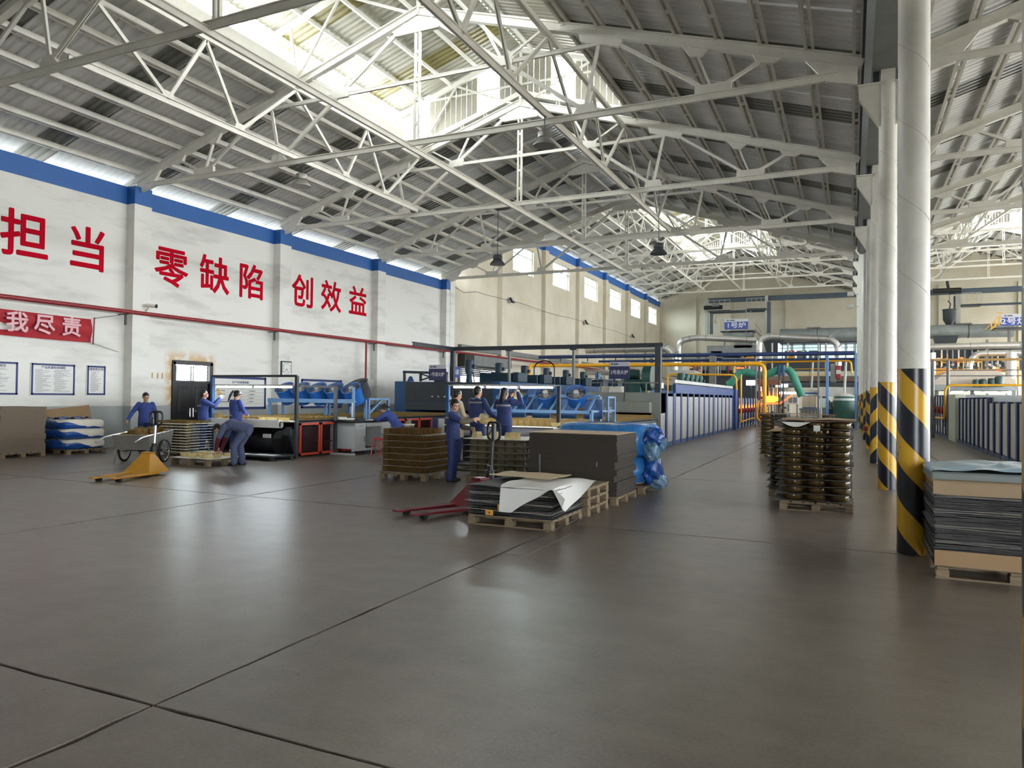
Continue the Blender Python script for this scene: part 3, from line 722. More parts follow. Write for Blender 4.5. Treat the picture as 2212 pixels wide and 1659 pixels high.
# notice boards
def notice(y0, y1, z0, z1, label, title, cols=1, thick=0.05, table=False):
    t = thing('notice_board', label, 'notice board', (XL, (y0+y1)/2, (z0+z1)/2), group='framed notices on the left wall'); w, h = y1-y0, z1-z0
    MB().box(0.004, 0.02, -w/2, w/2, -h/2, h/2).build('panel', m_paper, t)
    f = 0.02 if not table else 0.0; b = MB()
    for a in ((-w/2+f, w/2-f, h/2-f-thick, h/2-f), (-w/2+f, w/2-f, -h/2+f, -h/2+f+thick), (-w/2+f, -w/2+f+thick, -h/2+f, h/2-f), (w/2-f-thick, w/2-f, -h/2+f, h/2-f)):
        b.box(0.018, 0.027, *a)
    b.build('border', m_printb, t)
    inst('title', text_mesh(title, 0.085 if not table else 0.1, m_printb, 0.01, 0.001), t, (0.022, 0, h*0.36 if not table else h*0.32), rot=R_LEFTWALL)
    b = MB(); r = random.Random(int(y0*100))
    b.box(0.02, 0.022, -w/2+0.12, -w/2+0.24, h*0.42, h*0.44)
    cw = (w-0.24)/cols
    if not table:
        for c in range(cols):
            yy = -w/2+0.12+c*cw; z = h*0.28
            while z > -h/2+0.1:
                b.box(0.02, 0.022, yy+r.choice((0, 0, 0.03)), yy+cw*r.uniform(0.35, 0.92), z, z+0.009); z -= 0.026
    else:
        for k in range(5): b.box(0.02, 0.022, -w/2+0.15, w/2-0.15, h*0.12-k*0.13, h*0.12-k*0.13+0.006)
        for k in range(4):
            q = -w/2+0.15+(w-0.3)*k/3; b.box(0.02, 0.022, q-0.003, q+0.003, h*0.12-0.52, h*0.12)
        for k in range(4):
            for c in range(3): b.box(0.02, 0.022, -w/2+0.2+c*(w-0.3)/3, -w/2+0.2+c*(w-0.3)/3+r.uniform(0.15, 0.5), h*0.05-k*0.13, h*0.05-k*0.13+0.03)
    b.build('print', m_print, t)
    return t
notice(11.0, 12.15, 1.53, 2.43, 'blue bordered notice cut by the left edge of the view', '产品检验规范')
notice(12.46, 13.72, 1.53, 2.43, 'widest of the blue bordered notices, two columns of print', '产品质量检验规程', 2)
notice(14.05, 14.66, 1.54, 2.43, 'narrow tall blue bordered notice beside the wall pilaster', '质量检验员责任')
notice(18.66, 21.2, 1.08, 2.26, 'large navy framed chart board beside the black door', '生产车间质量看板', 3, 0.09, True)
notice(23.15, 25.72, 1.08, 2.27, 'navy framed board half hidden behind the blue fans', '产品质量标准', 3, 0.09, True)
# clock on the pilaster
ck = thing('wall_clock', 'square black-rimmed clock on the pilaster', 'clock', (XL+0.34, 21.88, 2.62))
MB().cbox(0, 0.06, -0.29, 0.29, -0.29, 0.29, 0.02).build('case', m_black, ck); MB().box(0.055, 0.064, -0.24, 0.24, -0.24, 0.24).build('face', m_paper, ck)
b = MB(); b.bar((0.067, 0, 0), (0.067, 0.1, -0.17), 0.012, 0.004, (1,0,0)); b.bar((0.067, 0, 0), (0.067, -0.11, -0.11), 0.016, 0.004, (1,0,0)); b.build('hands', m_black, ck)
for k, n in enumerate('12 1 2 3 4 5 6 7 8 9 10 11'.split()):
    a = k*PI/6; rr = 0.19/max(abs(math.sin(a)), abs(math.cos(a)))
    inst('numeral', text_mesh(n, 0.09, m_black, 0.005, 0.001), ck, (0.065, rr*math.sin(a), rr*math.cos(a)), rot=R_LEFTWALL)
# door
dr = holder('door_1', 'black double door with barred transom window in the white wall')
y0, y1, zt_ = DOOR[0], DOOR[1], DOOR[3]
b = MB(); b.box(XL-0.12, XL+0.05, y0-0.02, y0+0.1, 0, zt_); b.box(XL-0.12, XL+0.05, y1-0.1, y1+0.02, 0, zt_); b.box(XL-0.12, XL+0.05, y0, y1, zt_-0.1, zt_+0.04); b.box(XL-0.1, XL+0.03, y0, y1, 1.98, 2.06); b.build('door_frame', m_blackd, dr)
ym = (y0+y1)/2
for k, (a, c) in enumerate(((y0+0.1, ym-0.004), (ym+0.004, y1-0.1))):
    lf = MB().box(XL-0.06, XL-0.015, a, c, 0.01, 1.98).build('door_leaf', m_blackd, dr)
    for z0, z1 in ((0.15, 0.75), (0.95, 1.85)): MB().cbox(XL-0.016, XL+0.006, a+0.15, c-0.15, z0, z1, 0.012).cbox(XL-0.014, XL+0.014, a+0.2, c-0.2, z0+0.05, z1-0.05, 0.012).build('raised_panel', m_blackd, lf)
    yh = c-0.06 if k == 0 else a+0.06
    MB().cbox(XL-0.016, XL+0.012, yh-0.025, yh+0.025, 0.85, 1.15, 0.006).bar((XL+0.04, yh, 1.04), (XL+0.04, yh+(-0.1 if k == 0 else 0.1), 1.04), 0.02, 0.02).build('door_handle', m_chrome, lf)
for (a, c) in ((y0+0.16, ym-0.05), (ym+0.05, y1-0.16)):
    MB().box(XL-0.05, XL-0.045, a, c, 2.1, 2.54).build('transom_pane', m_pane, dr)
    b = MB(); 
    for q in range(4): b.bar((XL-0.02, a, 2.14+q*0.12), (XL-0.02, c, 2.14+q*0.12), 0.012, 0.012)
    for q in (a, c): b.bar((XL-0.02, q, 2.06), (XL-0.02, q, 2.56), 0.03, 0.03)
    b.build('transom_bar', m_black, dr)
# small hooks on wall left of the door
for y in (16.25, 16.45, 16.62): MB().box(XL, XL+0.02, y-0.012, y+0.012, 2.1, 2.28).build('trim_1', m_rust, wl)
# surveillance camera and flood lights
cc = thing('surveillance_camera', 'small white and black camera above the red pipe', 'camera', (-19.66, 15.7, 4.2))
MB().tube([(-0.0, 0, -0.05), (0.12, 0, 0.02), (0.15, 0, 0.1)], 0.02, 6).build('arm', m_steelw, cc); MB().cyl((0.08, -0.06, 0.12), (0.3, 0.12, 0.1), 0.055, 10).build('body', m_steelw, cc, True); MB().cyl((0.29, 0.112, 0.1), (0.33, 0.145, 0.097), 0.06, 10).build('lens_hood', m_black, cc)
for k, (y, nm) in enumerate(((42.6, 'nearest'), (57.2, 'middle'), (71.4, 'farthest'))):
    t = thing('flood_light', '%s of the black flood lights on the beige wall cable' % nm, 'flood light', (XL+0.3, y, 7.65), group='flood lights on the beige wall')
    MB().cbox(0.0, 0.14, -0.2, 0.2, -0.02, 0.34, 0.02, Matrix.Rotation(-0.5, 4, 'Y')).build('housing', m_black, t); MB().box(0.142, 0.146, -0.16, 0.16, 0.02, 0.3, Matrix.Rotation(-0.5, 4, 'Y')).build('lens', m_panel, t); MB().bar((-0.3, 0, 0), (0.05, 0, 0.1), 0.04, 0.02).build('bracket', m_black, t)
pts = [(-19.9, 34.4, 7.85)]+[(-19.65, 36+i*1.5, 7.72-0.05*math.sin(i*0.9)-(0.3 if i == 0 else 0)) for i in range(25)]
tag(MB().tube(pts, 0.015, 5).build('lamp_cable', m_dark), 'thin sagging cable linking the flood lights', 'cable', None, 'thing')
# hanging bell lamps
def bell(x, y, z, ztop, label, mat=None):
    t = thing('bell_lamp', label, 'pendant lamp', (x, y, z), group='hanging bell lamps')
    MB().lathe([(0.255, 0.0), (0.25, 0.03), (0.2, 0.09), (0.15, 0.15), (0.13, 0.17), (0.125, 0.17)], 20).build('shade', m_stain if not mat else m_dark, t, True)
    MB().lathe([(0.13, 0.17), (0.15, 0.19), (0.15, 0.3), (0.13, 0.33), (0.05, 0.34)], 16).build('ballast', m_stain if not mat else m_dark, t, True)
    MB().lathe([(0.0, 0.03), (0.06, 0.05), (0.07, 0.11), (0.03, 0.17)], 10).build('bulb', m_panel, t, True)
    b = MB(); z_ = 0.34
    while z_ < ztop-z: b.bar((-0.014 if int(z_*25) % 2 else 0.0, 0, z_), (0.014 if int(z_*25) % 2 else 0, 0, min(z_+0.05, ztop-z)), 0.014, 0.014); z_ += 0.045
    b.build('chain', m_dark, t)
bell(-13.49, 15.5, 7.26, 7.93, 'grey bell lamp hanging on a chain at the left under second truss')
bell(-6.35, 15.36, 7.36, 8.05, 'grey bell lamp hanging high near the middle, under lantern')
bell(-10.62, 21.75, 6.0, 7.92, 'small dark bell lamp seen against the beige wall', 1)
bell(-5.25, 21.75, 5.97, 7.92, 'small dark bell lamp seen against the far lit roof', 1)
# roller shutter and small sign
sh = thing('roller_shutter', 'dark roller shutter half raised over bright opening in the far left wall', 'roller shutter', (XL, 36.1, 0))
MB().cbox(0.02, 0.5, -0.1, 1.0, 3.3, 4.02, 0.03).build('end_box', m_black, sh); MB().cbox(0.02, 0.45, 1.0, 6.2, 3.42, 4.0, 0.03).build('roll_cover', m_steelg, sh)
for k in range(7): MB().prism([(0.05, 2.78+k*0.1), (0.09, 2.8+k*0.1), (0.09, 2.86+k*0.1), (0.05, 2.88+k*0.1)], 'y', 0, 5.5).v and MB().box(0.04, 0.08, 0.0, 5.5, 2.79+k*0.1, 2.88+k*0.1).build('slat', m_dark, sh)
for y in (0.0, 5.5): MB().box(0, 0.12, y-0.06, y+0.06, 0, 3.4).build('guide_rail', m_steelg, sh)
b = MB()
for k in range(9): b.bar((-0.6, k*0.7, 0), (-0.6, k*0.7, 2.8), 0.06, 0.06)
for z in (1.0, 2.0, 2.6): b.bar((-0.6, 0, z), (-0.6, 5.6, z), 0.05, 0.05)
b.build('gate_bars', m_steelw, sh)
for y in (1.6, 4.0): MB().box(-1.2, -0.9, y, y+0.5, 0, 3.3).build('gate_post', m_white, sh)
ms = thing('wall_sign', 'small blue sign with pale characters beside the roller shutter', 'sign', (XL+0.38, 35.0, 2.95))
MB().box(0, 0.02, -0.5, 0.5, -0.3, 0.3).build('plate', m_signb, ms); inst('lettering', text_mesh('模具房', 0.3, m_signt, 0.01, 0.002), ms, (0.024, 0, 0), rot=R_LEFTWALL)

# ================================================================== pallets and stacks
def pallet(x0, x1, y0, y1, label, h=0.13, rz=0.0, mat=None, runners=True, along='x', group='wooden pallets'):
    t = thing('wooden_pallet', label, 'pallet', ((x0+x1)/2, (y0+y1)/2, 0), rz, group); w, d = x1-x0, y1-y0; mat = mat or m_wood
    nb = 6
    for k in range(nb):
        q = -d/2+(k+0.5)*d/nb; o = rnd.uniform(-0.006, 0.006)
        if along == 'x': MB().box(-w/2+o, w/2+o, q-d/nb*0.40, q+d/nb*0.40, h-0.02, h).build('deck_board', mat, t)
        else: MB().box(-w/2+(k+0.5)*w/nb-w/nb*0.4, -w/2+(k+0.5)*w/nb+w/nb*0.4, -d/2+o, d/2+o, h-0.02, h).build('deck_board', mat, t)
    for k in (-1, 0, 1):
        if along == 'x': MB().box(k*(w/2-0.06)-0.045, k*(w/2-0.06)+0.045, -d/2, d/2, h-0.042, h-0.021).build('stringer_board', mat, t)
        else: MB().box(-w/2, w/2, k*(d/2-0.06)-0.045, k*(d/2-0.06)+0.045, h-0.042, h-0.021).build('stringer_board', mat, t)
        for q in (-1, 0, 1):
            MB().cbox(k*(w/2-0.06)-0.055, k*(w/2-0.06)+0.055, q*(d/2-0.06)-0.06, q*(d/2-0.06)+0.06, 0.017 if runners else 0.0, h-0.0425, 0.004).build('block', mat, t)
        if runners: MB().box(-w/2, w/2, k*(d/2-0.06)-0.05, k*(d/2-0.06)+0.05, 0.0, 0.0165).build('runner', mat, t)
    return t
def sheet_stack(x0, x1, y0, y1, z0, hs, mat, name, labelfn, cat, group, jit=0.02, n=10, gap=0.0, top_mat=None, wav=0.0, rz=0.0):
    # bundles laid on one another; each bundle is a thing made of many thin sheets
    z = z0; out = []; cx, cy_ = (x0+x1)/2, (y0+y1)/2; w, d = x1-x0, y1-y0; N = len(hs)
    for i, h in enumerate(hs):
        ox, oy = rnd.uniform(-jit, jit), rnd.uniform(-jit, jit); b = MB()
        for k in range(n):
            a, c = z+h*k/n, z+h*(k+1)/n-h/n*0.14; px, py = rnd.uniform(-0.006, 0.006), rnd.uniform(-0.006, 0.006)
            if wav:
                px, py = rnd.uniform(-wav, wav), rnd.uniform(-wav, wav)
                b.add(*wavy(w+rnd.uniform(-wav, wav), d+rnd.uniform(-wav, wav), a-z, c-z, wav*0.35, px+ox, py+oy))
            else: b.box(-w/2+ox+px, w/2+ox+px, -d/2+oy+py, d/2+oy+py, a-z, c-z)
        o = b.build(name, (top_mat if (top_mat and i == N-1) else mat), None, loc=(cx, cy_, z+0.001), rz=rz)
        tag(o, labelfn(N-1-i, N), cat, group, 'thing'); out.append(o); z += h+gap
    return out, z
def wavy(w, d, z0, z1, amp, ox, oy):
    nx, ny = 8, 3; f = []; v = []; ph, ph2 = rnd.uniform(0, 6), rnd.uniform(0, 6)
    for s, z in ((0, z0), (1, z1)):
        for j in range(ny+1):
            for i in range(nx+1):
                u, q = i/nx-0.5, j/ny-0.5; e = amp*(math.sin(ph+u*9)+math.sin(ph2+q*7+u*3))*0.5
                v.append((ox+u*w, oy+q*d, z+e))
    n = (nx+1)*(ny+1); g = lambda s, i, j: s*n+j*(nx+1)+i
    for j in range(ny):
        for i in range(nx): f.append((g(1,i,j), g(1,i+1,j), g(1,i+1,j+1), g(1,i,j+1))); f.append((g(0,i,j+1), g(0,i+1,j+1), g(0,i+1,j), g(0,i,j)))
    for i in range(nx): f.append((g(0,i,0), g(0,i+1,0), g(1,i+1,0), g(1,i,0))); f.append((g(0,i+1,ny), g(0,i,ny), g(1,i,ny), g(1,i+1,ny)))
    for j in range(ny): f.append((g(0,0,j+1), g(0,0,j), g(1,0,j), g(1,0,j+1))); f.append((g(0,nx,j), g(0,nx,j+1), g(1,nx,j+1), g(1,nx,j)))
    return v, f
# grey board stack at the far left, on a pallet
pallet(-19.85, -18.72, 11.0, 12.1, 'pallet under the grey board stack by the left edge of the view')
sheet_stack(-19.88, -18.74, 10.98, 12.1, 0.13, [0.2, 0.12, 0.13, 0.2, 0.12, 0.15, 0.13, 0.075], m_cardg, 'board_bundle',
            lambda k, n: '%s bundle of grey board in the stack under the notices' % (ORD[k].capitalize() if k else 'Topmost'), 'board bundle', 'grey board bundles by the left wall', 0.018, 9)
# leaning brown board
b = MB(); T = Matrix.Translation((-19.75, 13.3, 0)) @ Matrix.Rotation(-0.16, 4, 'Y') @ Matrix.Rotation(0.1, 4, 'X'); b.box(0, 0.012, -0.35, 0.95, 0.06, 1.2, T)
tag(b.build('brown_board', m_card), 'brown fibreboard leaning on the grey wainscot behind the blue bales', 'board', None, 'thing')
# foam bales in blue film
def bale(name, x, y, z, w, d, h, label, filmmat, lay, seed, group):
    t = thing(name, label, 'foam bale', (x, y, z), rnd.uniform(-0.05, 0.05), group); r = random.Random(seed)
    def f(s, e):
        def g(u, v):
            a = 2*PI*u; q = PI*(v-0.5); cx_, sy = math.cos(a), math.sin(a); k = (abs(cx_)**5+abs(sy)**5)**(-1/5)
            m = max(0.02, abs(math.cos(q)))**0.13 if 0 < v < 1 else 0.0
            wr = 1+e*(math.sin(a*9+seed)*math.sin(q*7+a*3)+0.6*math.sin(a*17+q*11+seed))
            return (cx_*k*w/2*m*wr*s, sy*k*d/2*m*wr*s, h/2+math.sin(q)*h/2*(1+e*1.5*math.sin(a*5+seed)))
        return g
    MB().grid(f(0.985, 0.004), 48, 10).build('foam_block', m_foam, t, True)
    if lay:
        lo, hi = lay
        def fl_(u, v):
            x_, y_, z_ = f(1.012, 0.014)(u, lo+(hi-lo)*v*((0.62+0.38*math.sin(2*PI*u+3.6)+0.06*math.sin(u*38+seed)) if hi < 0.9 else 1.0)); return (x_, y_, z_+0.012*math.sin(u*60+seed)*(1 if v in (0, 1) else 0.2))
        MB().grid(fl_, 64, 10).build('film_wrap', filmmat, t, True)
    return t
pallet(-19.55, -18.55, 12.55, 13.65, 'pallet under the blue wrapped foam bales')
for k, (z, h, lay) in enumerate(((0.13, 0.27, (0.0, 0.9-0.02)), (0.40, 0.28, (0.02, 0.86)), (0.66, 0.25, (0.0, 0.84)))):
    bale('foam_bale', -19.05, 13.08, z, 1.12-0.03*k, 1.25, h, ['bottom foam bale in torn blue film, beside leaning board', 'middle foam bale, cream side showing between blue film', 'top foam bale, cream with crumpled blue film under it'][k], m_filmd, lay, k+3, 'blue wrapped foam bales by the left wall')
b = MB().grid(lambda u, v: (-19.55+0.5*u, 12.6+1.0*v, 0.93+0.03*math.sin(u*9+v*14)+0.02*math.sin(v*31)), 10, 20); tag(b.build('film_sheet', m_filmd, None, True), 'crumpled blue film lying on top of the foam bales', 'plastic film', None, 'thing')
# ------------------------------------------------------------------ glassware
def bowl_mesh(name, mat, r=0.085, h=0.07, n=14):
    return MB().lathe([(0.001, 0.004), (r*0.55, 0.0), (r*0.62, 0.004), (r*0.9, h*0.55), (r*0.98, h*0.9), (r, h), (r*0.965, h), (r*0.94, h*0.9), (r*0.85, h*0.55), (r*0.5, 0.012)], n).mesh(name, mat, True)
def jar_mesh(name, mat, r=0.062, h=0.14, sq=3.2, n=16, tap=0.93):
    return MB().lathe([(0.001, 0.006), (r*tap*0.94, 0.0), (r*tap, 0.01), (r, h*0.86), (r*1.02, h*0.93), (r*1.02, h), (r*0.95, h), (r*0.9, h*0.85)], n, sq=sq).mesh(name, mat, True)
me_bowl = bowl_mesh('glass_bowl', m_amberd); me_bowlc = bowl_mesh('glass_bowl', m_clear, 0.1, 0.075); me_jar = jar_mesh('glass_jar', m_amber); me_jarp = jar_mesh('glass_tub', m_clear, 0.085, 0.115, 4, 16, 0.8)
def glass(me, loc, label, group, name='glass_bowl', cat='glass bowl', rot=None, sc_=None):
    o = inst(name, me, None, loc, rot=rot or (0, 0, rnd.uniform(0, 6.28)), scale=sc_); return tag(o, label, cat, group, 'thing')
# ------------------------------------------------------------------ steel hand cart
d = V((-0.4, 0.917, 0)); n_ = V((0.917, 0.4, 0)); o0 = V((-15.42, 11.5, 0))
def C(a, l, z): p = o0+n_*a+d*l; return (p.x, p.y, z)
W_, L_ = 0.86, 1.15
ct = thing('hand_cart', 'grey steel two-wheeled cart heaped with amber glass, its handles to the camera', 'cart', (o0.x, o0.y, 0)); sh0 = V((-o0.x, -o0.y, 0))
def cpart(b, nm, m, s=False): b.v = [(p[0]-o0.x, p[1]-o0.y, p[2]) for p in b.v]; return b.build(nm, m, ct, s)
b = MB(); tp, bt = 0.66, 0.33
def panel(b, pts):
    c = sum((V(p) for p in pts), V())/len(pts); nn = (V(pts[1])-V(pts[0])).cross(V(pts[2])-V(pts[0])).normalized()*0.008
    b.add([V(p)+nn for p in pts]+[V(p)-nn for p in pts], [(0,1,2,3), (7,6,5,4)]+[(i, (i+1) % 4, 4+(i+1) % 4, 4+i) for i in range(4)])
panel(b, [C(0, 0, tp), C(W_, 0, tp), C(W_-0.03, 0.06, bt), C(0.03, 0.06, bt)]); panel(b, [C(0, L_, tp+0.08), C(W_, L_, tp+0.08), C(W_-0.03, L_-0.08, bt), C(0.03, L_-0.08, bt)])
panel(b, [C(0, 0, tp), C(0, L_, tp+0.08), C(0.03, L_-0.08, bt), C(0.03, 0.06, bt)]); panel(b, [C(W_, 0, tp), C(W_, L_, tp+0.08), C(W_-0.03, L_-0.08, bt), C(W_-0.03, 0.06, bt)])
panel(b, [C(0.03, 0.06, bt), C(W_-0.03, 0.06, bt), C(W_-0.03, L_-0.08, bt), C(0.03, L_-0.08, bt)]); cpart(b, 'tray', m_stain)
b = MB()
for p, q in ((C(0, 0, tp), C(W_, 0, tp)), (C(W_, 0, tp), C(W_, L_, tp+0.08)), (C(0, 0, tp), C(0, L_, tp+0.08)), (C(0, L_, tp+0.08), C(W_, L_, tp+0.08))): b.cyl(p, q, 0.014, 8)
cpart(b, 'rim', m_chrome)
for a in (0.0, W_): cpart(MB().tube([C(a, 0.7, tp+0.05), C(a, 0, tp), C(a-0.02, -0.28, tp-0.03), C(a-0.05, -0.55, tp-0.13)], 0.018, 8), 'handle', m_chrome, True)
for a in (0.06, W_-0.06): cpart(MB().bar(C(a, 0.05, bt), C(a, -0.02, 0), 0.03, 0.03), 'leg', m_stain)
for a in (-0.05, W_+0.05):
    wh = MB(); R_ = 0.27; cz = R_; pts = [V(C(a, 0.62, cz))+d*R_*0.93*math.cos(2*PI*k/24)+V((0, 0, R_*0.93*math.sin(2*PI*k/24))) for k in range(25)]
    wo = cpart(MB().tube(pts, 0.026, 8, cap=False), 'wheel', m_rubber, True)
    sp = MB()
    for k in range(0, 24, 2): sp.bar(V(C(a+0.015*(-1)**k, 0.62, cz)), pts[k], 0.006, 0.006)
    sp.cyl(C(a-0.04, 0.62, cz), C(a+0.04, 0.62, cz), 0.035, 10); sp.v = [(p[0]-o0.x, p[1]-o0.y, p[2]) for p in sp.v]; sp.build('spokes', m_chrome, wo)
    ct_rim = [V(C(a, 0.62, cz))+d*R_*0.83*math.cos(2*PI*k/24)+V((0, 0, R_*0.83*math.sin(2*PI*k/24))) for k in range(25)]
    rm = MB().tube(ct_rim, 0.01, 6, cap=False); rm.v = [(p[0]-o0.x, p[1]-o0.y, p[2]) for p in rm.v]; rm.build('wheel_rim', m_chrome, wo)
cpart(MB().cyl(C(-0.05, 0.62, 0.27), C(W_+0.05, 0.62, 0.27), 0.018, 8), 'axle', m_dark)
for k in range(64):
    r_, q = divmod(k, 8); a, l = 0.1+(W_-0.2)*(q+0.5)/8+rnd.uniform(-.03, .03), 0.09+(L_-0.2)*(r_+0.5)/8+rnd.uniform(-.03, .03); mid = 1-abs(a/W_-0.5)*1.1
    z = 0.5+0.22*rnd.random()*mid+0.1*(l/L_)
    glass(me_bowl, C(a, l, z), 'amber bowl in the cart heap, %s row from the front panel, %s from the left' % (NTH[r_], NTH[q]), 'glass bowls heaped in the cart', rot=(rnd.uniform(-1, 1), rnd.uniform(-1, 1), rnd.uniform(0, 6)))
# ------------------------------------------------------------------ pallet jacks
def pallet_jack(x, y, rz, mat, label, hang=0.0, htop='steel'):
    # local -y: fork tips; +y: handle
    t = thing('pallet_jack', label, 'pallet jack', (x, y, 0), rz, 'hand pallet jacks')
    for s in (-1, 1):
        b = MB(); xa = s*0.20
        b.prism([(xa-0.085, -0.62), (xa-0.055, -0.7), (xa+0.055, -0.7), (xa+0.085, -0.62), (xa+0.085, 0.62), (xa-0.085, 0.62)], 'z', 0.062, 0.085)
        for q in (-1, 1): b.prism([(-0.58, 0.062), (0.62, 0.03), (0.62, 0.062)], 'x', xa+q*0.08-0.005, xa+q*0.08+0.005)
        b.build('fork', mat, t)
        MB().cyl((xa-0.05, -0.5, 0.035), (xa+0.05, -0.5, 0.035), 0.035, 12).build('load_roller', m_black, t)
        MB().box(xa-0.05, xa+0.05, -0.56, -0.44, 0.0855, 0.087).build('fork_slot', m_black, t)
    b = MB()
    def fr(z): k = (z-0.06)/0.37; return 0.285*(1-k)+0.085*k, 0.28*(1-k)+0.60*k, 0.95*(1-k)+0.74*k
    pv = []
    for z in (0.06, 0.43):
        w_, ya, yb_ = fr(z); pv += [(-w_, ya, z), (w_, ya, z), (w_, yb_, z), (-w_, yb_, z)]
    b.add(pv, [(3,2,1,0), (4,5,6,7), (0,1,5,4), (1,2,6,5), (2,3,7,6), (3,0,4,7)])
    b.cbox(-0.1, 0.1, 0.58, 0.76, 0.43, 0.455, 0.004)
    b.build('body', mat, t)
    MB().cyl((0, 0.86, 0.1), (0, 0.86, 0.55), 0.075, 14).cyl((0, 0.86, 0.55), (0, 0.86, 0.62), 0.05, 12).build('pump', m_black, t, True)
    for s in (-1, 1): MB().cyl((s*0.06-0.025, 0.86, 0.09), (s*0.06+0.025, 0.86, 0.09), 0.09, 16).build('steer_wheel', m_black, t)
    h = MB().cyl((0, 0.87, 0.5), (0, 0.9, 0.98), 0.026, 10).build('shaft', m_chrome if htop == 'steel' else m_black, t, True)
    b = MB(); zc = 0.92
    b.tube([(0, zc, 0.95), (-0.13, zc, 1.03), (-0.14, zc, 1.2), (-0.10, zc, 1.26), (0.10, zc, 1.26), (0.14, zc, 1.2), (0.13, zc, 1.03), (0, zc, 0.95)], 0.019, 8, bend=0.03, cap=False)
    b.cbox(-0.035, 0.035, zc-0.025, zc+0.025, 0.95, 1.26, 0.01); b.tube([(-0.03, zc, 1.16), (-0.09, zc, 1.1), (-0.1, zc, 1.08)], 0.009, 6)
    b.build('handle', m_black, t)
    return t
pallet_jack(-12.62, 9.72, math.atan2(0.3, 0.95), m_jacky, 'mustard yellow pallet jack standing empty on the floor at left')
# ------------------------------------------------------------------ layered tray stack behind the cart
pallet(-16.7, -15.35, 13.55, 14.5, 'pallet under the thin tray stack behind the cart', 0.12)
for k in range(11):
    z = 0.13+k*0.072
    tag(MB().box(-16.62, -15.42, 13.6, 14.45, z, z+0.008).box(-16.64, -15.4, 13.59, 13.6, z-0.012, z+0.01).build('tray_sheet', m_paper), '%s tray sheet in the stack behind the cart' % ORD[10-k], 'tray sheet', 'tray sheets behind the cart', 'thing')
    for i in range(7):
        if k < 10: glass(me_bowl, (-16.5+i*0.165, 13.7, z+0.008), 'shallow dish, %s from left, %s tray of the stack behind the cart' % (NTH[i], ORD[10-k] if k < 10 else 'top'), 'dishes in the tray stack', sc_=(0.9, 0.9, 0.85))
    if k == 10:
        for i in range(7):
            for j in range(4): glass(me_bowl, (-16.5+i*0.165, 13.7+j*0.2, z+0.008), 'amber dish on top of the tray stack, %s from left in row %s' % (NTH[i], ('one', 'two', 'three', 'four')[j]), 'dishes on top of the tray stack')
# low pallet with bowls in front of the bending worker
pallet(-14.15, -13.02, 12.05, 13.15, 'low pallet holding a few glass bowls, beside the bending worker', 0.15)
tag(MB().add(*wavy(1.2, 1.15, 0.0, 0.006, 0.012, 0, 0)).build('paper_sheet', m_paper, loc=(-13.59, 12.6, 0.165)), 'white sheet over the low pallet under the glass bowls', 'sheet', None, 'thing')
for (x, y, f, w_) in ((-14.0, 12.3, 0, 'at the front left corner'), (-13.82, 12.5, 0, 'second row, left of centre'), (-13.66, 12.2, 0, 'front edge, left of centre'), (-13.38, 12.25, 0, 'front edge, right of centre'), (-13.2, 12.2, 1, 'at the front right corner'), (-13.14, 12.45, 0, 'right edge, second row'), (-13.9, 12.8, 0, 'at the back left'), (-13.5, 12.75, 0, 'at the back centre'), (-13.28, 12.9, 1, 'at the back right')):
    glass(me_bowlc, (x, y, 0.18+(0.085 if f else 0)), 'pale amber bowl %s on the low pallet, %s' % ('upside down' if f else 'upright', w_), 'bowls on the low pallet', rot=(PI if f else 0, 0, 0), sc_=1.15)
# steel platform under the workers
pf = thing('platform', 'low dark steel work platform with paper sheets at the left inspection bench', 'platform', (-14.35, 14.25, 0))
MB().cbox(-1.6, 1.55, -0.38, 0.4, 0.09, 0.125, 0.005).build('deck', m_dark, pf)
for x in (-1.5, 0, 1.45):
    for y in (-0.32, 0.34): MB().box(x-0.04, x+0.04, y-0.04, y+0.04, 0, 0.09).build('foot', m_dark, pf)
for k, (x, y, w_) in enumerate(((-15.3, 14.1, 0.7), (-14.2, 14.05, 0.8), (-13.3, 14.15, 0.7))): tag(MB().box(x-w_/2, x+w_/2, y-0.16, y+0.18, 0.1255, 0.128).build('paper_sheet', m_paper), '%s white paper laid on the steel work platform' % ['left', 'middle', 'right'][k], 'sheet', 'papers on the platform', 'thing')
# ================================================================== people
def loft(b, pts, rads, lat, n=14):
    pts = [V(p) for p in pts]; lat = V(lat); vs_ = []; m = len(pts)
    for i, p in enumerate(pts):
        d = (pts[min(i+1, m-1)]-pts[max(i-1, 0)]).normalized(); a = (lat-d*lat.dot(d)).normalized(); c = d.cross(a)
        ra, rc = rads[i] if hasattr(rads[i], '__len__') else (rads[i], rads[i])
        vs_ += [p+a*math.cos(2*PI*k/n)*ra+c*math.sin(2*PI*k/n)*rc for k in range(n)]
    f = []
    for i in range(m-1):
        for k in range(n):
            j = (k+1) % n; f.append((i*n+k, i*n+j, i*n+n+j, i*n+n+k))
    f += [tuple(range(n-1, -1, -1)), tuple(range((m-1)*n, m*n))]
    return b.add(vs_, f)
def lim(b, pts, rads, n=12):
    # a limb: joints rounded with balls so bends stay full
    pts = [V(p) for p in pts]; d = (pts[-1]-pts[0]).normalized(); lat = V((0, 1, 0)) if abs(d.y) < 0.8 else V((1, 0, 0))
    for i in range(len(pts)-1):
        p, q = pts[i], pts[i+1]; r0, r1 = rads[i], rads[i+1]
        loft(b, [p, p.lerp(q, 0.33), p.lerp(q, 0.66), q], [r0, r0*0.62+r1*0.38+0.004, r0*0.34+r1*0.66+0.002, r1], lat, n)
    for p, r in zip(pts, rads): b.ball(p, r*1.0, 12, 8)
    return b
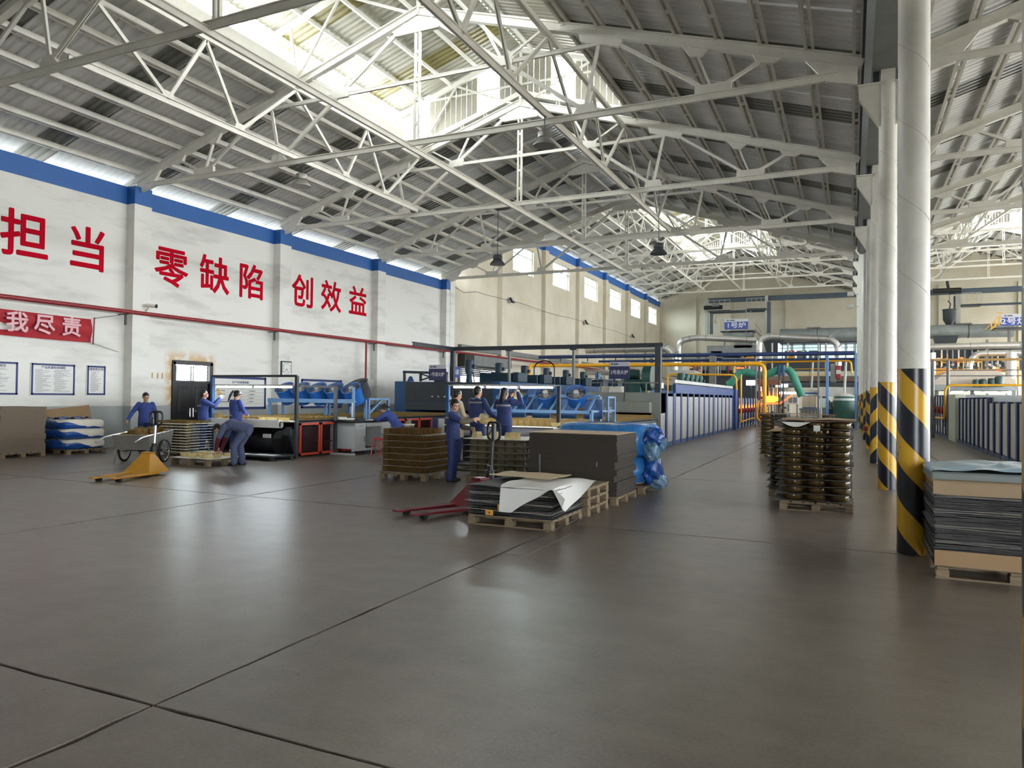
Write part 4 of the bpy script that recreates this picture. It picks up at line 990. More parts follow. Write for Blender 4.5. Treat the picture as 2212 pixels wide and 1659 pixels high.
def remesh(b, name, mat, vox, smooth=4, parent=None):
    o = b.build(name, mat); m = o.modifiers.new('r', 'REMESH'); m.mode = 'VOXEL'; m.voxel_size = vox
    s_ = o.modifiers.new('s', 'SMOOTH'); s_.iterations = smooth; s_.factor = 0.5
    bpy.context.view_layer.update()
    me = bpy.data.meshes.new_from_object(o.evaluated_get(bpy.context.evaluated_depsgraph_get())); me.name = name
    me.materials.clear(); me.materials.append(mat); me.shade_smooth()
    old = o.data; o.modifiers.clear(); o.data = me; bpy.data.meshes.remove(old)
    if parent is not None: o.parent = parent
    return o
def hand(b, w, d, nrm, side, curl=0.5, sc_=1.0):
    w, d, nrm = V(w), V(d).normalized(), V(nrm); nrm = (nrm-d*nrm.dot(d)).normalized(); lat = d.cross(nrm)*side   # lat points to the thumb
    L = 0.085*sc_
    loft(b, [w-d*0.02, w+d*L*0.35, w+d*L*0.8, w+d*L], [(0.026, 0.02), (0.036, 0.017), (0.041, 0.015), (0.038, 0.011)], lat, 12)
    for k, (off, ln) in enumerate(((0.029, 0.068), (0.010, 0.078), (-0.010, 0.072), (-0.028, 0.056))):
        p = w+d*L*0.92+lat*off*sc_; dd = (d+lat*off*1.5).normalized(); pts = [p]
        for j, fr in enumerate((0.42, 0.32, 0.26)):
            a = curl*(0.35+0.45*j)+0.05*k; dj = dd*math.cos(a)+nrm*math.sin(a); p = p+dj*ln*fr*sc_; pts.append(p)
        b.tube(pts, 0.0088, 8, rs=[0.0095, 0.0092, 0.0086, 0.0072]); b.ball(pts[-1], 0.0072, 8, 5)
    p = w+d*0.018+lat*0.024; dt = (d*0.75+lat*0.75+nrm*0.35).normalized(); q = p+dt*0.038; e = q+(dt*0.7+d*0.45+nrm*0.35*curl).normalized()*0.032
    b.tube([p, q, e], 0.0105, 8, rs=[0.0125, 0.0108, 0.0085]); b.ball(e, 0.0085, 8, 5)
DEF = dict(pelvis=(0, 0, .95), chest=(0, 0, 1.22), neck=(0, 0, 1.42), head=(.02, 0, 1.56), hd=(1, 0, 0),
           shL=(0, .165, 1.365), elL=(0, .23, 1.10), wrL=(.08, .24, .87), shR=(0, -.165, 1.365), elR=(0, -.23, 1.10), wrR=(.08, -.24, .87),
           hipL=(0, .085, .92), knL=(.015, .1, .5), anL=(-.02, .1, .085), hipR=(0, -.085, .92), knR=(.015, -.1, .5), anR=(-.02, -.1, .085), toe=(1, 0, 0))
def person(label, loc, face, s=1.0, pose=None, jacket=None, trousers=None, hair='short', sleeve=None, strip=(), gloves=False, mask=False, coat=False, woman=False, curl=0.5, palms=(None, None), shoe=None, collar=None):
    J = dict(DEF); J.update(pose or {}); J = {k: (V(v)*s if k not in ('hd', 'toe') else V(v).normalized()) for k, v in J.items()}
    t = thing('person', label, 'person', loc, math.atan2(face[1], face[0])); jacket = jacket or m_jack; trousers = trousers or m_jackd
    wf = 0.94 if woman else 1.0; up = (J['neck']-J['chest']).normalized(); lat = (J['shL']-J['shR']).normalized(); latp = (J['hipL']-J['hipR']).normalized()
    lowp = J['pelvis']-(J['chest']-J['pelvis']).normalized()*0.09*s
    mid = J['pelvis'].lerp(J['chest'], 0.5); shc = (J['shL']+J['shR'])/2
    fwd = lat.cross(up).normalized()
    def torso(b, e, lo=0):
        p = [lowp, J['pelvis'], mid, J['chest'], shc-up*0.03*s, shc+up*0.035*s, J['neck']-up*0.02*s]
        r = [(.13*wf, .10), (.165*(1.0 if not woman else 1.02), .118), (.15*wf, .105), (.172*wf, .122), (.165*wf, .105), (.10*wf, .08), (.06, .06)]
        loft(b, p[lo:], [(x*s+e, y*s+e) for x, y in r[lo:]], lat, 18)
    # body: one continuous surface
    b = MB(); torso(b, 0.0)
    H = J['head']; hd = J['hd']; hu = (up+V((0, 0, 0.6))).normalized() if abs(up.z) > 0.6 else (V((0, 0, 1))*0.4+up).normalized()
    hu = (hu-hd*hu.dot(hd)).normalized(); hl = hu.cross(hd); q = s
    loft(b, [J['neck']-up*0.04*s, J['neck'].lerp(H-hu*0.06*q, 0.6), H-hu*0.05*q], [.058*s, .052*s, .055*s], lat, 12)
    def hp(f, l, u): return H+hd*f*q+hl*l*q+hu*u*q
    Tm = Matrix((( *(hd), 0), (*(hl), 0), (*(hu), 0), (0, 0, 0, 1))).transposed().to_4x4()
    def ell(f, l, u, rf, rl, ru, n=14, m=10):
        prof = [(max(1e-5, math.sin(PI*j/m)), -math.cos(PI*j/m)) for j in range(m+1)]; T = Matrix((hd*rf*q, hl*rl*q, hu*ru*q)).transposed().to_4x4()
        b.lathe(prof, n, hp(f, l, u), T=T)
    ell(-.012, 0, .028, .095, .077, .088); ell(.022, 0, -.045, .066, .060, .066); ell(.055, 0, -.088, .028, .032, .022)   # skull, jaw, chin
    for k in (-1, 1): ell(-.005, .078*k, -.012, .018, .010, .030, 8, 6); ell(.062, .036*k, -.03, .024, .024, .022, 8, 6)
    ell(.086, 0, -.022, .020, .013, .024, 8, 6); ell(.098, 0, -.034, .012, .015, .011, 8, 6); ell(.080, 0, -.068, .012, .024, .010, 8, 6); ell(.075, 0, .022, .016, .048, .010, 8, 6)
    for S_, k in (('L', 1), ('R', -1)):
        lim(b, [J['sh'+S_], J['el'+S_], J['wr'+S_]], [.058*s*wf, .043*s, .029*s])
        hdirv = (J['wr'+S_]-J['el'+S_]).normalized(); nm = palms[0 if k > 0 else 1] or (-lat*k+V((0, 0, -0.2)))
        if not gloves: hand(b, J['wr'+S_], hdirv, nm, k, curl, s)
        lim(b, [J['hip'+S_], J['kn'+S_], J['an'+S_]], [.088*s, .058*s, .042*s])
        a = J['an'+S_]; loft(b, [a+V((-.05, 0, -.045))*s, a+V((0.03, 0, -.05))*s, a+J['toe']*.13*s+V((0, 0, -.06*s))], [(.035*s, .03*s), (.038*s, .032*s), (.035*s, .016*s)], (0, 1, 0), 10)
    body = remesh(b, 'body', m_skin, 0.0082, 3, t)
    for k in (-1, 1): MB().ball(hp(.083, .031*k, -.004), 0.0105*q, 8, 6).build('eye', m_hair, t); MB().bar(hp(.089, .018*k, .016), hp(.082, .046*k, .017), .006, .008).build('eyebrow', m_hair, t)
    MB().bar(hp(.094, -.02, -.069), hp(.094, .02, -.069), .008, .007).build('mouth', M('lips', (160, 92, 84), 0.5) if 'lips' not in MATS else MATS['lips'], t)
    # jacket
    b = MB(); e = 0.02; torso(b, e, 0)
    if coat: loft(b, [lowp-up*0.28*s, lowp, J['pelvis']], [(.21*s, .16*s), (.20*s, .15*s), (.19*s, .14*s)], latp, 18)
    else: loft(b, [lowp-up*0.02*s, J['pelvis'], mid], [(.165*s+e, .125*s+e), (.17*s+e, .125*s+e), (.155*s+e, .11*s+e)], latp, 18)
    loft(b, [J['neck']-up*0.05*s, J['neck']+up*0.012*s], [(.078*s, .078*s), (.066*s, .066*s)], lat, 14)   # collar
    for S_ in 'LR':
        el, wr, shd = J['el'+S_], J['wr'+S_], J['sh'+S_]
        if sleeve: lim(b, [shd, el.lerp(shd, 0.1)], [.073*s, .062*s])
        else: lim(b, [shd, el, wr.lerp(el, 0.06)], [.073*s, .058*s, .044*s])
    remesh(b, 'jacket', jacket, 0.0125, 4, t)
    if sleeve:
        for S_ in 'LR': b = MB(); lim(b, [J['el'+S_].lerp(J['sh'+S_], 0.15), J['el'+S_], J['wr'+S_].lerp(J['el'+S_], 0.05)], [.06*s, .057*s, .04*s]); remesh(b, 'oversleeve', sleeve, 0.01, 3, t)
    if gloves:
        for S_, k in (('L', 1), ('R', -1)):
            b = MB(); hand(b, J['wr'+S_], (J['wr'+S_]-J['el'+S_]), palms[0 if k > 0 else 1] or (-lat*k), k, curl, s*1.08); lim(b, [J['wr'+S_].lerp(J['el'+S_], 0.15), J['wr'+S_]], [.034*s, .034*s]); remesh(b, 'glove', m_mask, 0.008, 2, t)
    # trousers
    b = MB(); loft(b, [lowp-up*0.0, J['pelvis'], J['pelvis'].lerp(mid, 0.5)], [(.15*s, .12*s), (.175*s, .13*s), (.155*s, .112*s)], latp, 16)
    for S_ in 'LR': lim(b, [J['hip'+S_], J['kn'+S_], J['an'+S_]+V((0, 0, -0.01))], [.105*s, .08*s, .072*s])
    remesh(b, 'trousers', trousers, 0.0125, 4, t)
    for S_ in 'LR':
        a = J['an'+S_]; b = MB(); z = -a.z+0.0
        loft(b, [a+V((-.075*s, 0, -.045*s)), a+V((-.03*s, 0, -.035*s)), a+V((.04*s, 0, -.04*s)), a+J['toe']*.12*s+V((0, 0, -.052*s)), a+J['toe']*.165*s+V((0, 0, -.06*s))], [(.03*s, .038*s), (.042*s, .046*s), (.045*s, .042*s), (.046*s, .03*s), (.03*s, .02*s)], (0, 1, 0), 12)
        remesh(b, 'shoe', shoe or m_shoe, 0.009, 2, t)
    # hair
    b = MB()
    ell(-.024, 0, .046, .098, .086, .088); ell(-.05, 0, .0, .066, .079, .085); 
    if hair in ('pony', 'bun', 'claw'):
        for k in (-1, 1): ell(-.01, .066*k, .02, .05, .022, .06)
        ell(.05, 0, .075, .045, .06, .03)
    if hair == 'pony':
        b.tube([hp(-.10, 0, .05), hp(-.16, 0, .03), hp(-.17, 0, -.08), hp(-.15, 0, -.2), hp(-.13, 0, -.30)], .03, 10, rs=[.03*q, .036*q, .036*q, .028*q, .012*q])
    if hair == 'long':
        b.tube([hp(-.06, 0, .0), hp(-.10, 0, -.1), hp(-.10, 0, -.2), hp(-.09, 0, -.27)], .05, 12, rs=[.075*q, .07*q, .06*q, .035*q])
    if hair == 'bun': ell(-.125, 0, .045, .045, .055, .048)
    if hair == 'claw':
        ell(-.115, 0, .06, .05, .06, .055); b.tube([hp(-.12, 0, .02), hp(-.17, 0.03, -.06), hp(-.2, 0.05, -.13)], .03, 8, rs=[.035*q, .03*q, .012*q])
    remesh(b, 'hair', m_hair, 0.009, 3, t)
    if hair == 'claw' or hair == 'bun':
        MB().bar(hp(-.12, -.045, .10), hp(-.15, .0, .115), .012, .01).bar(hp(-.10, -.05, .085), hp(-.13, -.01, .105), .012, .01).build('hair_clip', m_chrome, t)
    if mask: b = MB(); b.grid(lambda u, v: hp(.104-.05*(2*u-1)**2, .062*(2*u-1), -.025-.075*v), 8, 5); b.build('face_mask', m_mask, t, True)
    for sp in strip:
        z, a0, a1, hgt = sp; c0 = J['chest'].lerp(shc, (z-1.22)/0.14) if z >= 1.22 else J['pelvis'].lerp(J['chest'], (z-.95)/.27)
        back = -fwd; ra, rc = (.172*wf*s+e+.012, .118*s+e+.012)
        def g(u, v, c0=c0, ra=ra, rc=rc): a = (a0+(a1-a0)*u)*PI/180; return c0+lat*math.sin(a)*ra+back*math.cos(a)*rc+up*(v-0.5)*hgt
        MB().grid(g, 14, 1).build('reflective_band', m_reflect, t)
    if collar: b = MB(); loft(b, [J['neck']-up*0.07*s+fwd*0.012, J['neck']-up*0.0*s+fwd*0.012], [(.05*s, .08*s), (.06*s, .062*s)], lat, 12); b.build('undershirt', collar, t, True)
    return t
person('man in blue work jacket with yellow undershirt standing behind the steel cart', (-17.42, 13.97, 0), (0.79, -0.62), 0.975,
       dict(hd=(.85, .3, -.3), elR=(-.02, -.33, 1.13), wrR=(.12, -.43, .93), elL=(-.03, .26, 1.1), wrL=(.16, .27, .9)), m_jack, m_jackd, 'short', collar=M('yellow_undershirt', (170, 150, 50), 0.8), curl=0.9)
person('worker in blue lifting glass to the tube lamp, back to the camera, white gloves', (-15.74, 14.4, 0.128), (0.62, 0.78), 0.96,
       dict(hd=(.9, -.25, .15), elR=(.26, -.26, 1.22), wrR=(.42, -.12, 1.45), elL=(.26, .22, 1.24), wrL=(.44, .02, 1.46), anL=(-.02, .16, .085), knL=(.015, .15, .5)), m_jack, m_jackd, 'short', gloves=True, strip=((1.24, -60, 10, .03),), palms=((0.2, -1, 0.2), (0.2, 1, 0.2)), curl=0.8)
person('ponytailed worker in blue, seen from behind at the left inspection table', (-14.52, 14.33, 0.128), (0.15, 0.99), 0.955,
       dict(hd=(.85, -.2, -.5), head=(.05, 0, 1.545), elR=(.06, -.27, 1.1), wrR=(.29, -.13, 1.03), elL=(.06, .27, 1.1), wrL=(.29, .1, 1.03)), m_jack, m_jackd, 'pony', woman=True, strip=((1.0, -12, 12, .035),), shoe=m_mask)
person('masked worker in grey blue bending down to the low pallet, wine red sleeves', (-12.8, 12.66, 0), (-0.92, -0.39), 0.97,
       dict(pelvis=(-.24, 0, .86), chest=(.10, 0, .97), neck=(.32, 0, .92), head=(.44, 0, .85), hd=(.55, .05, -.83), shL=(.23, .165, .92), shR=(.23, -.165, .92), elL=(.34, .2, .62), wrL=(.43, .12, .36), elR=(.33, -.2, .62), wrR=(.4, -.1, .34),
            hipL=(-.24, .085, .82), hipR=(-.24, -.085, .82), knL=(.0, .12, .48), knR=(-.06, -.1, .47), anL=(-.02, .13, .085), anR=(-.12, -.12, .085)), m_grey, m_grey, 'short', sleeve=m_winered, mask=True, curl=0.9, shoe=m_black)
person('woman in blue with a hair claw, leaning over the desk to write', (-11.62, 17.5, 0), (-1.0, -0.08), 0.97,
       dict(pelvis=(0, 0, .80), chest=(.2, 0, 1.05), neck=(.38, 0, 1.22), head=(.49, 0, 1.29), hd=(.75, .15, -.65), shL=(.32, .165, 1.15), shR=(.32, -.165, 1.15), elL=(.5, .24, 1.0), wrL=(.7, .12, .98), elR=(.5, -.24, 1.0), wrR=(.7, -.12, .98),
            hipL=(0, .09, .76), hipR=(0, -.09, .76), knL=(.2, .13, .44), knR=(.16, -.13, .43), anL=(.02, .13, .085), anR=(-.05, -.13, .085)), m_jack, m_jack, 'claw', woman=True, curl=1.0)
person('woman in navy overalls with olive sleeves, arm stretched out between two glass pallets', (-6.98, 12.42, 0), (0.97, 0.22), 0.945,
       dict(hd=(.8, -.55, -.22), head=(.03, 0, 1.56), elR=(.26, -.23, 1.22), wrR=(.46, -.14, 1.27), elL=(.14, .26, 1.1), wrL=(.36, .12, 1.08)), m_jackd, m_jackd, 'bun', woman=True, sleeve=m_sleeve, strip=((1.3, -80, 30, .03), (0.99, -14, 14, .03)), curl=0.8)
person('person in cream fleece coat and glasses, back turned, at the right tube lamp', (-8.12, 14.62, 0.15), (0.6, 0.8), 0.975,
       dict(hd=(.9, -.1, -.25), elR=(.05, -.26, 1.1), wrR=(.28, -.16, 1.02), elL=(.05, .26, 1.1), wrL=(.28, .14, 1.02)), m_cream, m_jackd, 'short', coat=True)
person('taller worker in blue, middle of the three backs at the right table', (-7.62, 14.66, 0.15), (0.2, 0.98), 1.02,
       dict(hd=(.85, -.35, -.2), elR=(.02, -.32, 1.12), wrR=(.22, -.42, .98), elL=(.08, .26, 1.1), wrL=(.3, .12, 1.02)), m_jackd, m_jackd, 'short', strip=((1.33, -62, 62, .032),))
person('worker in blue with hair down, arms up holding glass to the right tube lamp', (-6.93, 14.62, 0.15), (0.08, 1.0), 1.01,
       dict(hd=(.95, -.1, .05), elR=(.12, -.36, 1.33), wrR=(.2, -.22, 1.57), elL=(.14, .30, 1.25), wrL=(.30, .02, 1.5)), m_jackd, m_jackd, 'long', woman=True, strip=((1.29, -70, 70, .034),), curl=0.8)
# ================================================================== survey helpers: a sighted direction met with a known plane
def _ray(px, py):
    v = (px-1106.0, py-829.5, 1586.0); return [sum(R0[i][k]*v[k] for k in range(3)) for i in range(3)]
def aty(px, py, y): d = _ray(px, py); t = y/d[1]; return V((d[0]*t, y, 1.65+d[2]*t))
def atx(px, py, x): d = _ray(px, py); t = x/d[0]; return V((x, d[1]*t, 1.65+d[2]*t))
def atz(px, py, z=0.0): d = _ray(px, py); t = (z-1.65)/d[2]; return V((d[0]*t, d[1]*t, z))
# ================================================================== left inspection line (number one)
def tube_lamps(t, x0, x1, y, z, n):
    for k in range(n):
        a, c = x0+(x1-x0)*k/n+0.03, x0+(x1-x0)*(k+1)/n-0.03
        MB().cyl((a, y, z), (c, y, z), 0.017, 10).build('tube', m_lamp, t, True)
        b = MB().box(a-0.02, c+0.02, y-0.03, y+0.03, z+0.03, z+0.065)
        for q in (a, c): b.box(q-0.012, q+0.012, y-0.02, y+0.02, z-0.02, z+0.04)
        b.build('fitting', m_panel, t)
def lampframe(name, label, x0, x1, y, ztop, zl, n, cat='lamp', z0=0.0):
    t = thing(name, label, cat, (0, 0, 0))
    MB().cbox(x1-0.04, x1+0.04, y-0.04, y+0.04, z0, ztop, 0.005).build('post', m_dark, t); MB().cbox(x0-0.04, x0+0.04, y-0.04, y+0.04, z0, ztop, 0.005).build('post', m_blue, t)
    if ztop > zl+0.1: MB().bar((x0, y, ztop), (x1, y, ztop), 0.06, 0.06).build('top_bar', m_dark, t)
    else: MB().bar((x0, y, ztop), (x1, y, ztop), 0.03, 0.03).build('top_bar', m_panel, t)
    tube_lamps(t, x0+0.12, x1-0.1, y, zl, n)
    return t
X0, X1 = -15.92, -12.97
cv = thing('conveyor', 'left glass conveyor with orange-red mesh guards, in front of the dark blue furnace', 'conveyor', (0, 0, 0))
MB().box(X0, X1, 14.62, 24.3, 0.93, 0.955).build('belt', M('white_belt', (206, 206, 200), 0.7, noise=0.1, scale=20), cv)
MB().cbox(X0, X0+0.05, 14.62, 24.3, 0.8, 0.975, 0.005).cbox(X1-0.05, X1, 14.95, 24.3, 0.86, 0.975, 0.005).build('side_rail', m_dark, cv)
MB().cyl((X0, 14.62, 0.86), (-13.25, 14.62, 0.86), 0.085, 16).build('end_roller', m_panel, cv, True); MB().box(X0, -13.25, 14.53, 14.6, 0.78, 0.985).build('paper_apron', m_paper, cv)
MB().box(X0+0.1, X1-0.35, 15.3, 24.2, 0.1, 0.78).build('dark_backing', m_black, cv); MB().cyl((X0+0.4, 15.0, 0.38), (-13.6, 15.0, 0.38), 0.32, 20).build('return_drum', m_black, cv, True)  # black box added in place of the shade behind the mesh guards
b = MB(); b.prism([(14.7, 0.8), (14.9, 0.8), (15.3, 0.1), (15.1, 0.05)], 'x', X1-0.25, X1-0.19); b.box(X1-0.3, X1-0.05, 14.7, 15.0, 0.6, 0.75); b.bar((X0, 14.75, 0.05), (X1, 14.75, 0.05), 0.1, 0.1); b.build('brace', m_dark, cv)
MB().cbox(-13.75, -13.5, 14.5, 14.54, 0.52, 0.62, 0.005).build('junction_box', m_panel, cv)
for k in range(8):
    y = 14.96+0.83*k; a, c = y+0.015, y+0.815; g_ = MB()
    for (p, q, r_, s_) in ((a, c, 0.06, 0.115), (a, c, 0.845, 0.90), (a, a+0.055, 0.06, 0.9), (c-0.055, c, 0.06, 0.9)): g_.box(X1-0.01, X1+0.03, p, q, r_, s_)
    gp = g_.build('guard_frame', m_cage, cv); mb = MB()
    for i in range(13): yy = a+0.06+(c-a-0.12)*i/12; mb.bar((X1+0.005, yy, 0.1), (X1+0.005, yy, 0.86), 0.006, 0.006)
    for i in range(14): zz = 0.12+0.72*i/13; mb.bar((X1+0.009, a+0.04, zz), (X1+0.009, c-0.04, zz), 0.006, 0.006)
    mb.build('wire_mesh', m_maroon, gp); MB().box(X1-0.30, X1-0.02, a, c, 0.36 if k % 2 else 0.5, 0.39 if k % 2 else 0.53).build('inner_shelf', m_brick, cv)
MB().box(X1-0.12, X1, 21.62, 24.2, 0.1, 0.86).build('side_panel', m_blued, cv); MB().box(X1-0.02, X1+0.04, 22.0, 22.4, 0.1, 0.86).build('post', m_panel, cv)
lampframe('inspection_lamp', 'dark square frame with two lit tube lamps over the left inspection table', X0, X1, 14.86, 2.12, 1.83, 2)
# bowls on the belt
jit = lambda a: rnd.uniform(-a, a)
for j in range(42):
    for i in range(3): glass(me_bowl, (X1-0.16-0.185*i+jit(0.01), 15.15+0.205*j+jit(0.015), 0.956), 'amber bowl on left conveyor, %s from the near end, %s row from the guards' % (nth(j), NTH[i]), 'bowls on the left conveyor', sc_=1.1)
b = MB(); pb = [(0.001, 0.004), (0.05, 0.0), (0.085, 0.05), (0.09, 0.075), (0.086, 0.075), (0.05, 0.012)]
for j in range(42):
    for i in range(12): b.lathe(pb, 8, (X1-0.72-0.185*i+jit(0.01), 15.15+0.205*j+jit(0.015), 0.956))
tag(b.build('glass_bowls', m_amberd, None, True), 'rows of amber bowls filling the middle of the left conveyor', 'glass bowls', None, 'stuff')
for k, (x, y) in enumerate(((-15.75, 14.85), (-15.66, 14.95), (-15.6, 14.8))): glass(me_jar, (x, y, 0.957), 'amber jar at the left end of the left inspection table, %s from the left' % NTH[k], 'jars at the left table end', 'glass_jar', 'glass jar')
for k, (x, y) in enumerate(((-14.05, 14.8), (-13.85, 14.85), (-13.65, 14.8), (-13.5, 14.9), (-13.3, 14.85))): glass(me_bowlc, (x, y, 0.957), 'pale bowl on the left inspection table, %s to the right of the ponytailed worker' % NTH[k], 'bowls by the ponytailed worker')
glass(me_jar, (-15.5, 14.75, 1.66), 'glass jar held up to the left tube lamp by a gloved worker', None, 'glass_jar', 'glass jar', rot=(1.2, 0.4, 0))
# axial fans tilted over the belt
def drum_fan(loc, rot, mat, label, r=0.3, h=0.5, group='blue drum fans over the left conveyor'):
    t = thing('drum_fan', label, 'fan', loc, 0, group); t.rotation_euler = rot
    MB().lathe([(r*0.86, 0.0), (r*0.9, 0.02), (r*0.98, h-0.04), (r*1.08, h), (r*1.03, h+0.005), (r*0.95, h-0.04), (r*0.85, 0.02)], 26).build('drum', mat, t, True)
    b = MB()
    for k in range(1, 6): b.tube([(r*k/5.4*math.cos(a*2*PI/24), r*k/5.4*math.sin(a*2*PI/24), h-0.015+0.02*(1-k/6)) for a in range(25)], 0.006, 5, cap=False)
    for k in range(8): b.bar((0, 0, h), (r*math.cos(k*PI/4), r*math.sin(k*PI/4), h-0.02), 0.008, 0.008)
    b.build('grille', m_stain, t); MB().cyl((0, 0, h-0.25), (0, 0, h+0.015), 0.07, 12).build('motor', m_panel, t, True)
    for k in range(6):
        a = k*PI/3; b = MB(); pts = []
        for (rr, w_) in ((0.07, 0.05), (r*0.9, 0.09)):
            for s_ in (-1, 1): pts.append((rr*math.cos(a)-s_*w_*math.sin(a), rr*math.sin(a)+s_*w_*math.cos(a), h-0.14+s_*0.04))
        b.add(pts+[(p[0], p[1], p[2]-0.008) for p in pts], [(0,1,3,2), (4,6,7,5), (0,2,6,4), (1,5,7,3), (0,4,5,1), (2,3,7,6)]); b.build('blade', m_dark, t)
    return t
rk = thing('fan_rack', 'light blue steel rack across the left conveyor carrying the blue drum fans', 'fan rack', (0, 0, 0)); YF = 17.2
MB().cbox(-16.1, -12.95, YF-0.05, YF+0.05, 1.4, 1.52, 0.005).build('front_rail', m_bluel, rk); MB().cbox(-16.1, -12.95, YF+0.55, YF+0.61, 1.4, 1.5, 0.005).build('rear_rail', m_bluel, rk)
for x, y in ((-16.05, YF), (-12.94, YF), (-16.05, YF+0.58), (-12.94, YF+0.58), (-14.4, YF+0.58)): MB().cbox(x-0.035, x+0.035, y-0.035, y+0.035, 0.0 if x < -15 or x > -13.5 else 1.0, 1.86 if x > -13 and y < YF+0.2 else 1.5, 0.004).build('post', m_bluel, rk)
for k in range(3): MB().bar((-16.0+k*1.5, YF, 1.46), (-16.0+k*1.5, YF+0.58, 1.46), 0.05, 0.05).build('cross_bar', m_bluel, rk)
MB().cbox(-12.98, -12.90, 16.36, 16.44, 0.0, 1.88, 0.004).build('front_post', m_dark, rk); MB().bar((-12.94, 14.9, 1.86), (-12.94, 16.4, 1.86), 0.05, 0.05).build('top_bar', m_dark, rk)
for k in range(5):
    x = -15.75+k*0.62
    drum_fan((x+0.12, YF+0.42, 1.44), (0.60, 0.02, 0), m_fan, '%s blue drum fan from the wall side on the rack over the left conveyor' % ['first', 'second', 'third', 'fourth', 'fifth'][k], 0.28, 0.5)
rk2 = thing('fan_stand', 'light blue stand over the left conveyor carrying the dark grey drum fan', 'fan stand', (0, 0, 0))
for x, y in ((-12.95, 17.95), (-12.95, 18.95), (-14.4, 17.95), (-14.4, 18.95)): MB().cbox(x-0.035, x+0.035, y-0.035, y+0.035, 0, 1.55, 0.004).build('post', m_bluel, rk2)
b = MB()
for p, q in (((-14.4, 17.95, 1.53), (-12.95, 17.95, 1.53)), ((-14.4, 18.95, 1.53), (-12.95, 18.95, 1.53)), ((-12.95, 17.95, 1.53), (-12.95, 18.95, 1.53)), ((-12.95, 17.95, 1.1), (-12.95, 18.6, 1.5))): b.bar(p, q, 0.06, 0.06)
b.build('rail', m_bluel, rk2)
drum_fan((-13.6, 18.5, 1.56), (0.45, -0.12, 0), m_dark, 'dark grey drum fan on the light blue stand, no paint left', 0.34, 0.5, 'grey fan')
# desk, stool, things on the desk
dk = thing('desk', 'grey office desk with black top and drawer pedestal beside the mesh guards', 'desk', (0, 0, 0))
MB().cbox(-13.12, -12.22, 16.3, 18.3, 0.885, 0.925, 0.008).build('desk_top', m_blackd, dk)
pd = MB().box(-13.02, -12.34, 16.48, 16.98, 0.16, 0.885).build('pedestal', m_desk, dk)
for nm, z0, z1 in (('drawer', 0.7, 0.87), ('cabinet_door', 0.18, 0.69)):
    q = MB().cbox(-12.345, -12.325, 16.5, 16.96, z0, z1, 0.004).build(nm, m_desk, dk)
    (MB().bar((-12.315, 16.66, (z0+z1)/2), (-12.315, 16.8, (z0+z1)/2), 0.012, 0.012) if nm == 'drawer' else MB().bar((-12.315, 16.9, 0.36), (-12.315, 16.9, 0.5), 0.012, 0.012)).build('handle', m_dark, q)
MB().box(-13.02, -12.34, 17.72, 18.2, 0.16, 0.885).build('pedestal', m_desk, dk); MB().box(-13.0, -12.98, 16.98, 17.72, 0.3, 0.885).build('modesty_panel', m_desk, dk); MB().box(-12.9, -12.33, 16.98, 17.72, 0.76, 0.87).build('middle_drawer', m_desk, dk)
MB().box(-13.06, -12.28, 16.34, 16.44, 0.0, 0.05).box(-13.06, -12.98, 16.34, 16.44, 0.05, 0.885).box(-13.06, -12.28, 18.16, 18.26, 0.0, 0.05).box(-12.4, -12.34, 16.44, 18.2, 0.1, 0.16).build('foot_frame', m_desk, dk)
sc_t = thing('bench_scale', 'white electronic scale on the desk end', 'scale', (-12.8, 16.65, 0.926))
MB().cbox(-0.22, 0.22, -0.17, 0.17, 0.02, 0.08, 0.02).build('base', m_white, sc_t); MB().cbox(-0.18, 0.20, -0.15, 0.17, 0.085, 0.1, 0.005).build('weighing_plate', m_dark, sc_t); MB().cbox(-0.2, 0.2, -0.2, -0.16, 0.03, 0.11, 0.01).build('display_panel', m_white, sc_t)
MB().cyl((0.05, 0.25, 0), (0.05, 0.25, 0.5), 0.02, 8).build('display_post', m_white, sc_t)
tag(MB().add(*wavy(0.3, 0.25, 0, 0.05, 0.02, 0, 0)).build('purple_cloth', M('purple_cloth', (58, 40, 92), 0.9), loc=(-12.95, 16.98, 0.96)), 'small purple cloth folded on the desk behind the scale', 'cloth', None, 'thing')
nbk = thing('notebook', 'open paper notebook under the writing woman\'s hands', 'notebook', (-12.55, 17.58, 0.927)); MB().box(-0.16, 0.16, -0.22, 0, 0, 0.02).box(-0.16, 0.16, 0.003, 0.22, 0, 0.018).build('pages', m_paper, nbk); MB().box(-0.165, 0.165, -0.225, 0.225, -0.0005, 0.0).build('cover', m_card, nbk)
tag(MB().cbox(-0.12, 0.12, -0.16, 0.16, 0, 0.05, 0.005).build('document_tray', m_dark, loc=(-12.75, 17.2, 0.926)), 'dark document tray in the middle of the desk', 'tray', None, 'thing')
def stool(x, y, label, mat, h=0.46):
    t = thing('stool', label, 'stool', (x, y, 0), 0.2, 'round stools')
    MB().lathe([(0.001, h), (0.14, h), (0.155, h-0.008), (0.155, h-0.025), (0.13, h-0.03)], 20).build('seat', mat, t, True)
    for k in range(4):
        a = PI/4+k*PI/2; c_, s_ = math.cos(a), math.sin(a); MB().tube([(0.09*c_, 0.09*s_, h-0.03), (0.14*c_, 0.14*s_, h-0.06), (0.2*c_, 0.2*s_, 0.0)], 0.012, 8, bend=0.04).build('leg', mat, t, True)
    return t
stool(-11.92, 16.98, 'bright red metal stool in front of the grey desk', M('red_stool_paint', (204, 44, 46), 0.4)); stool(-11.55, 17.6, 'stool under the writing woman', m_dark, 0.53)
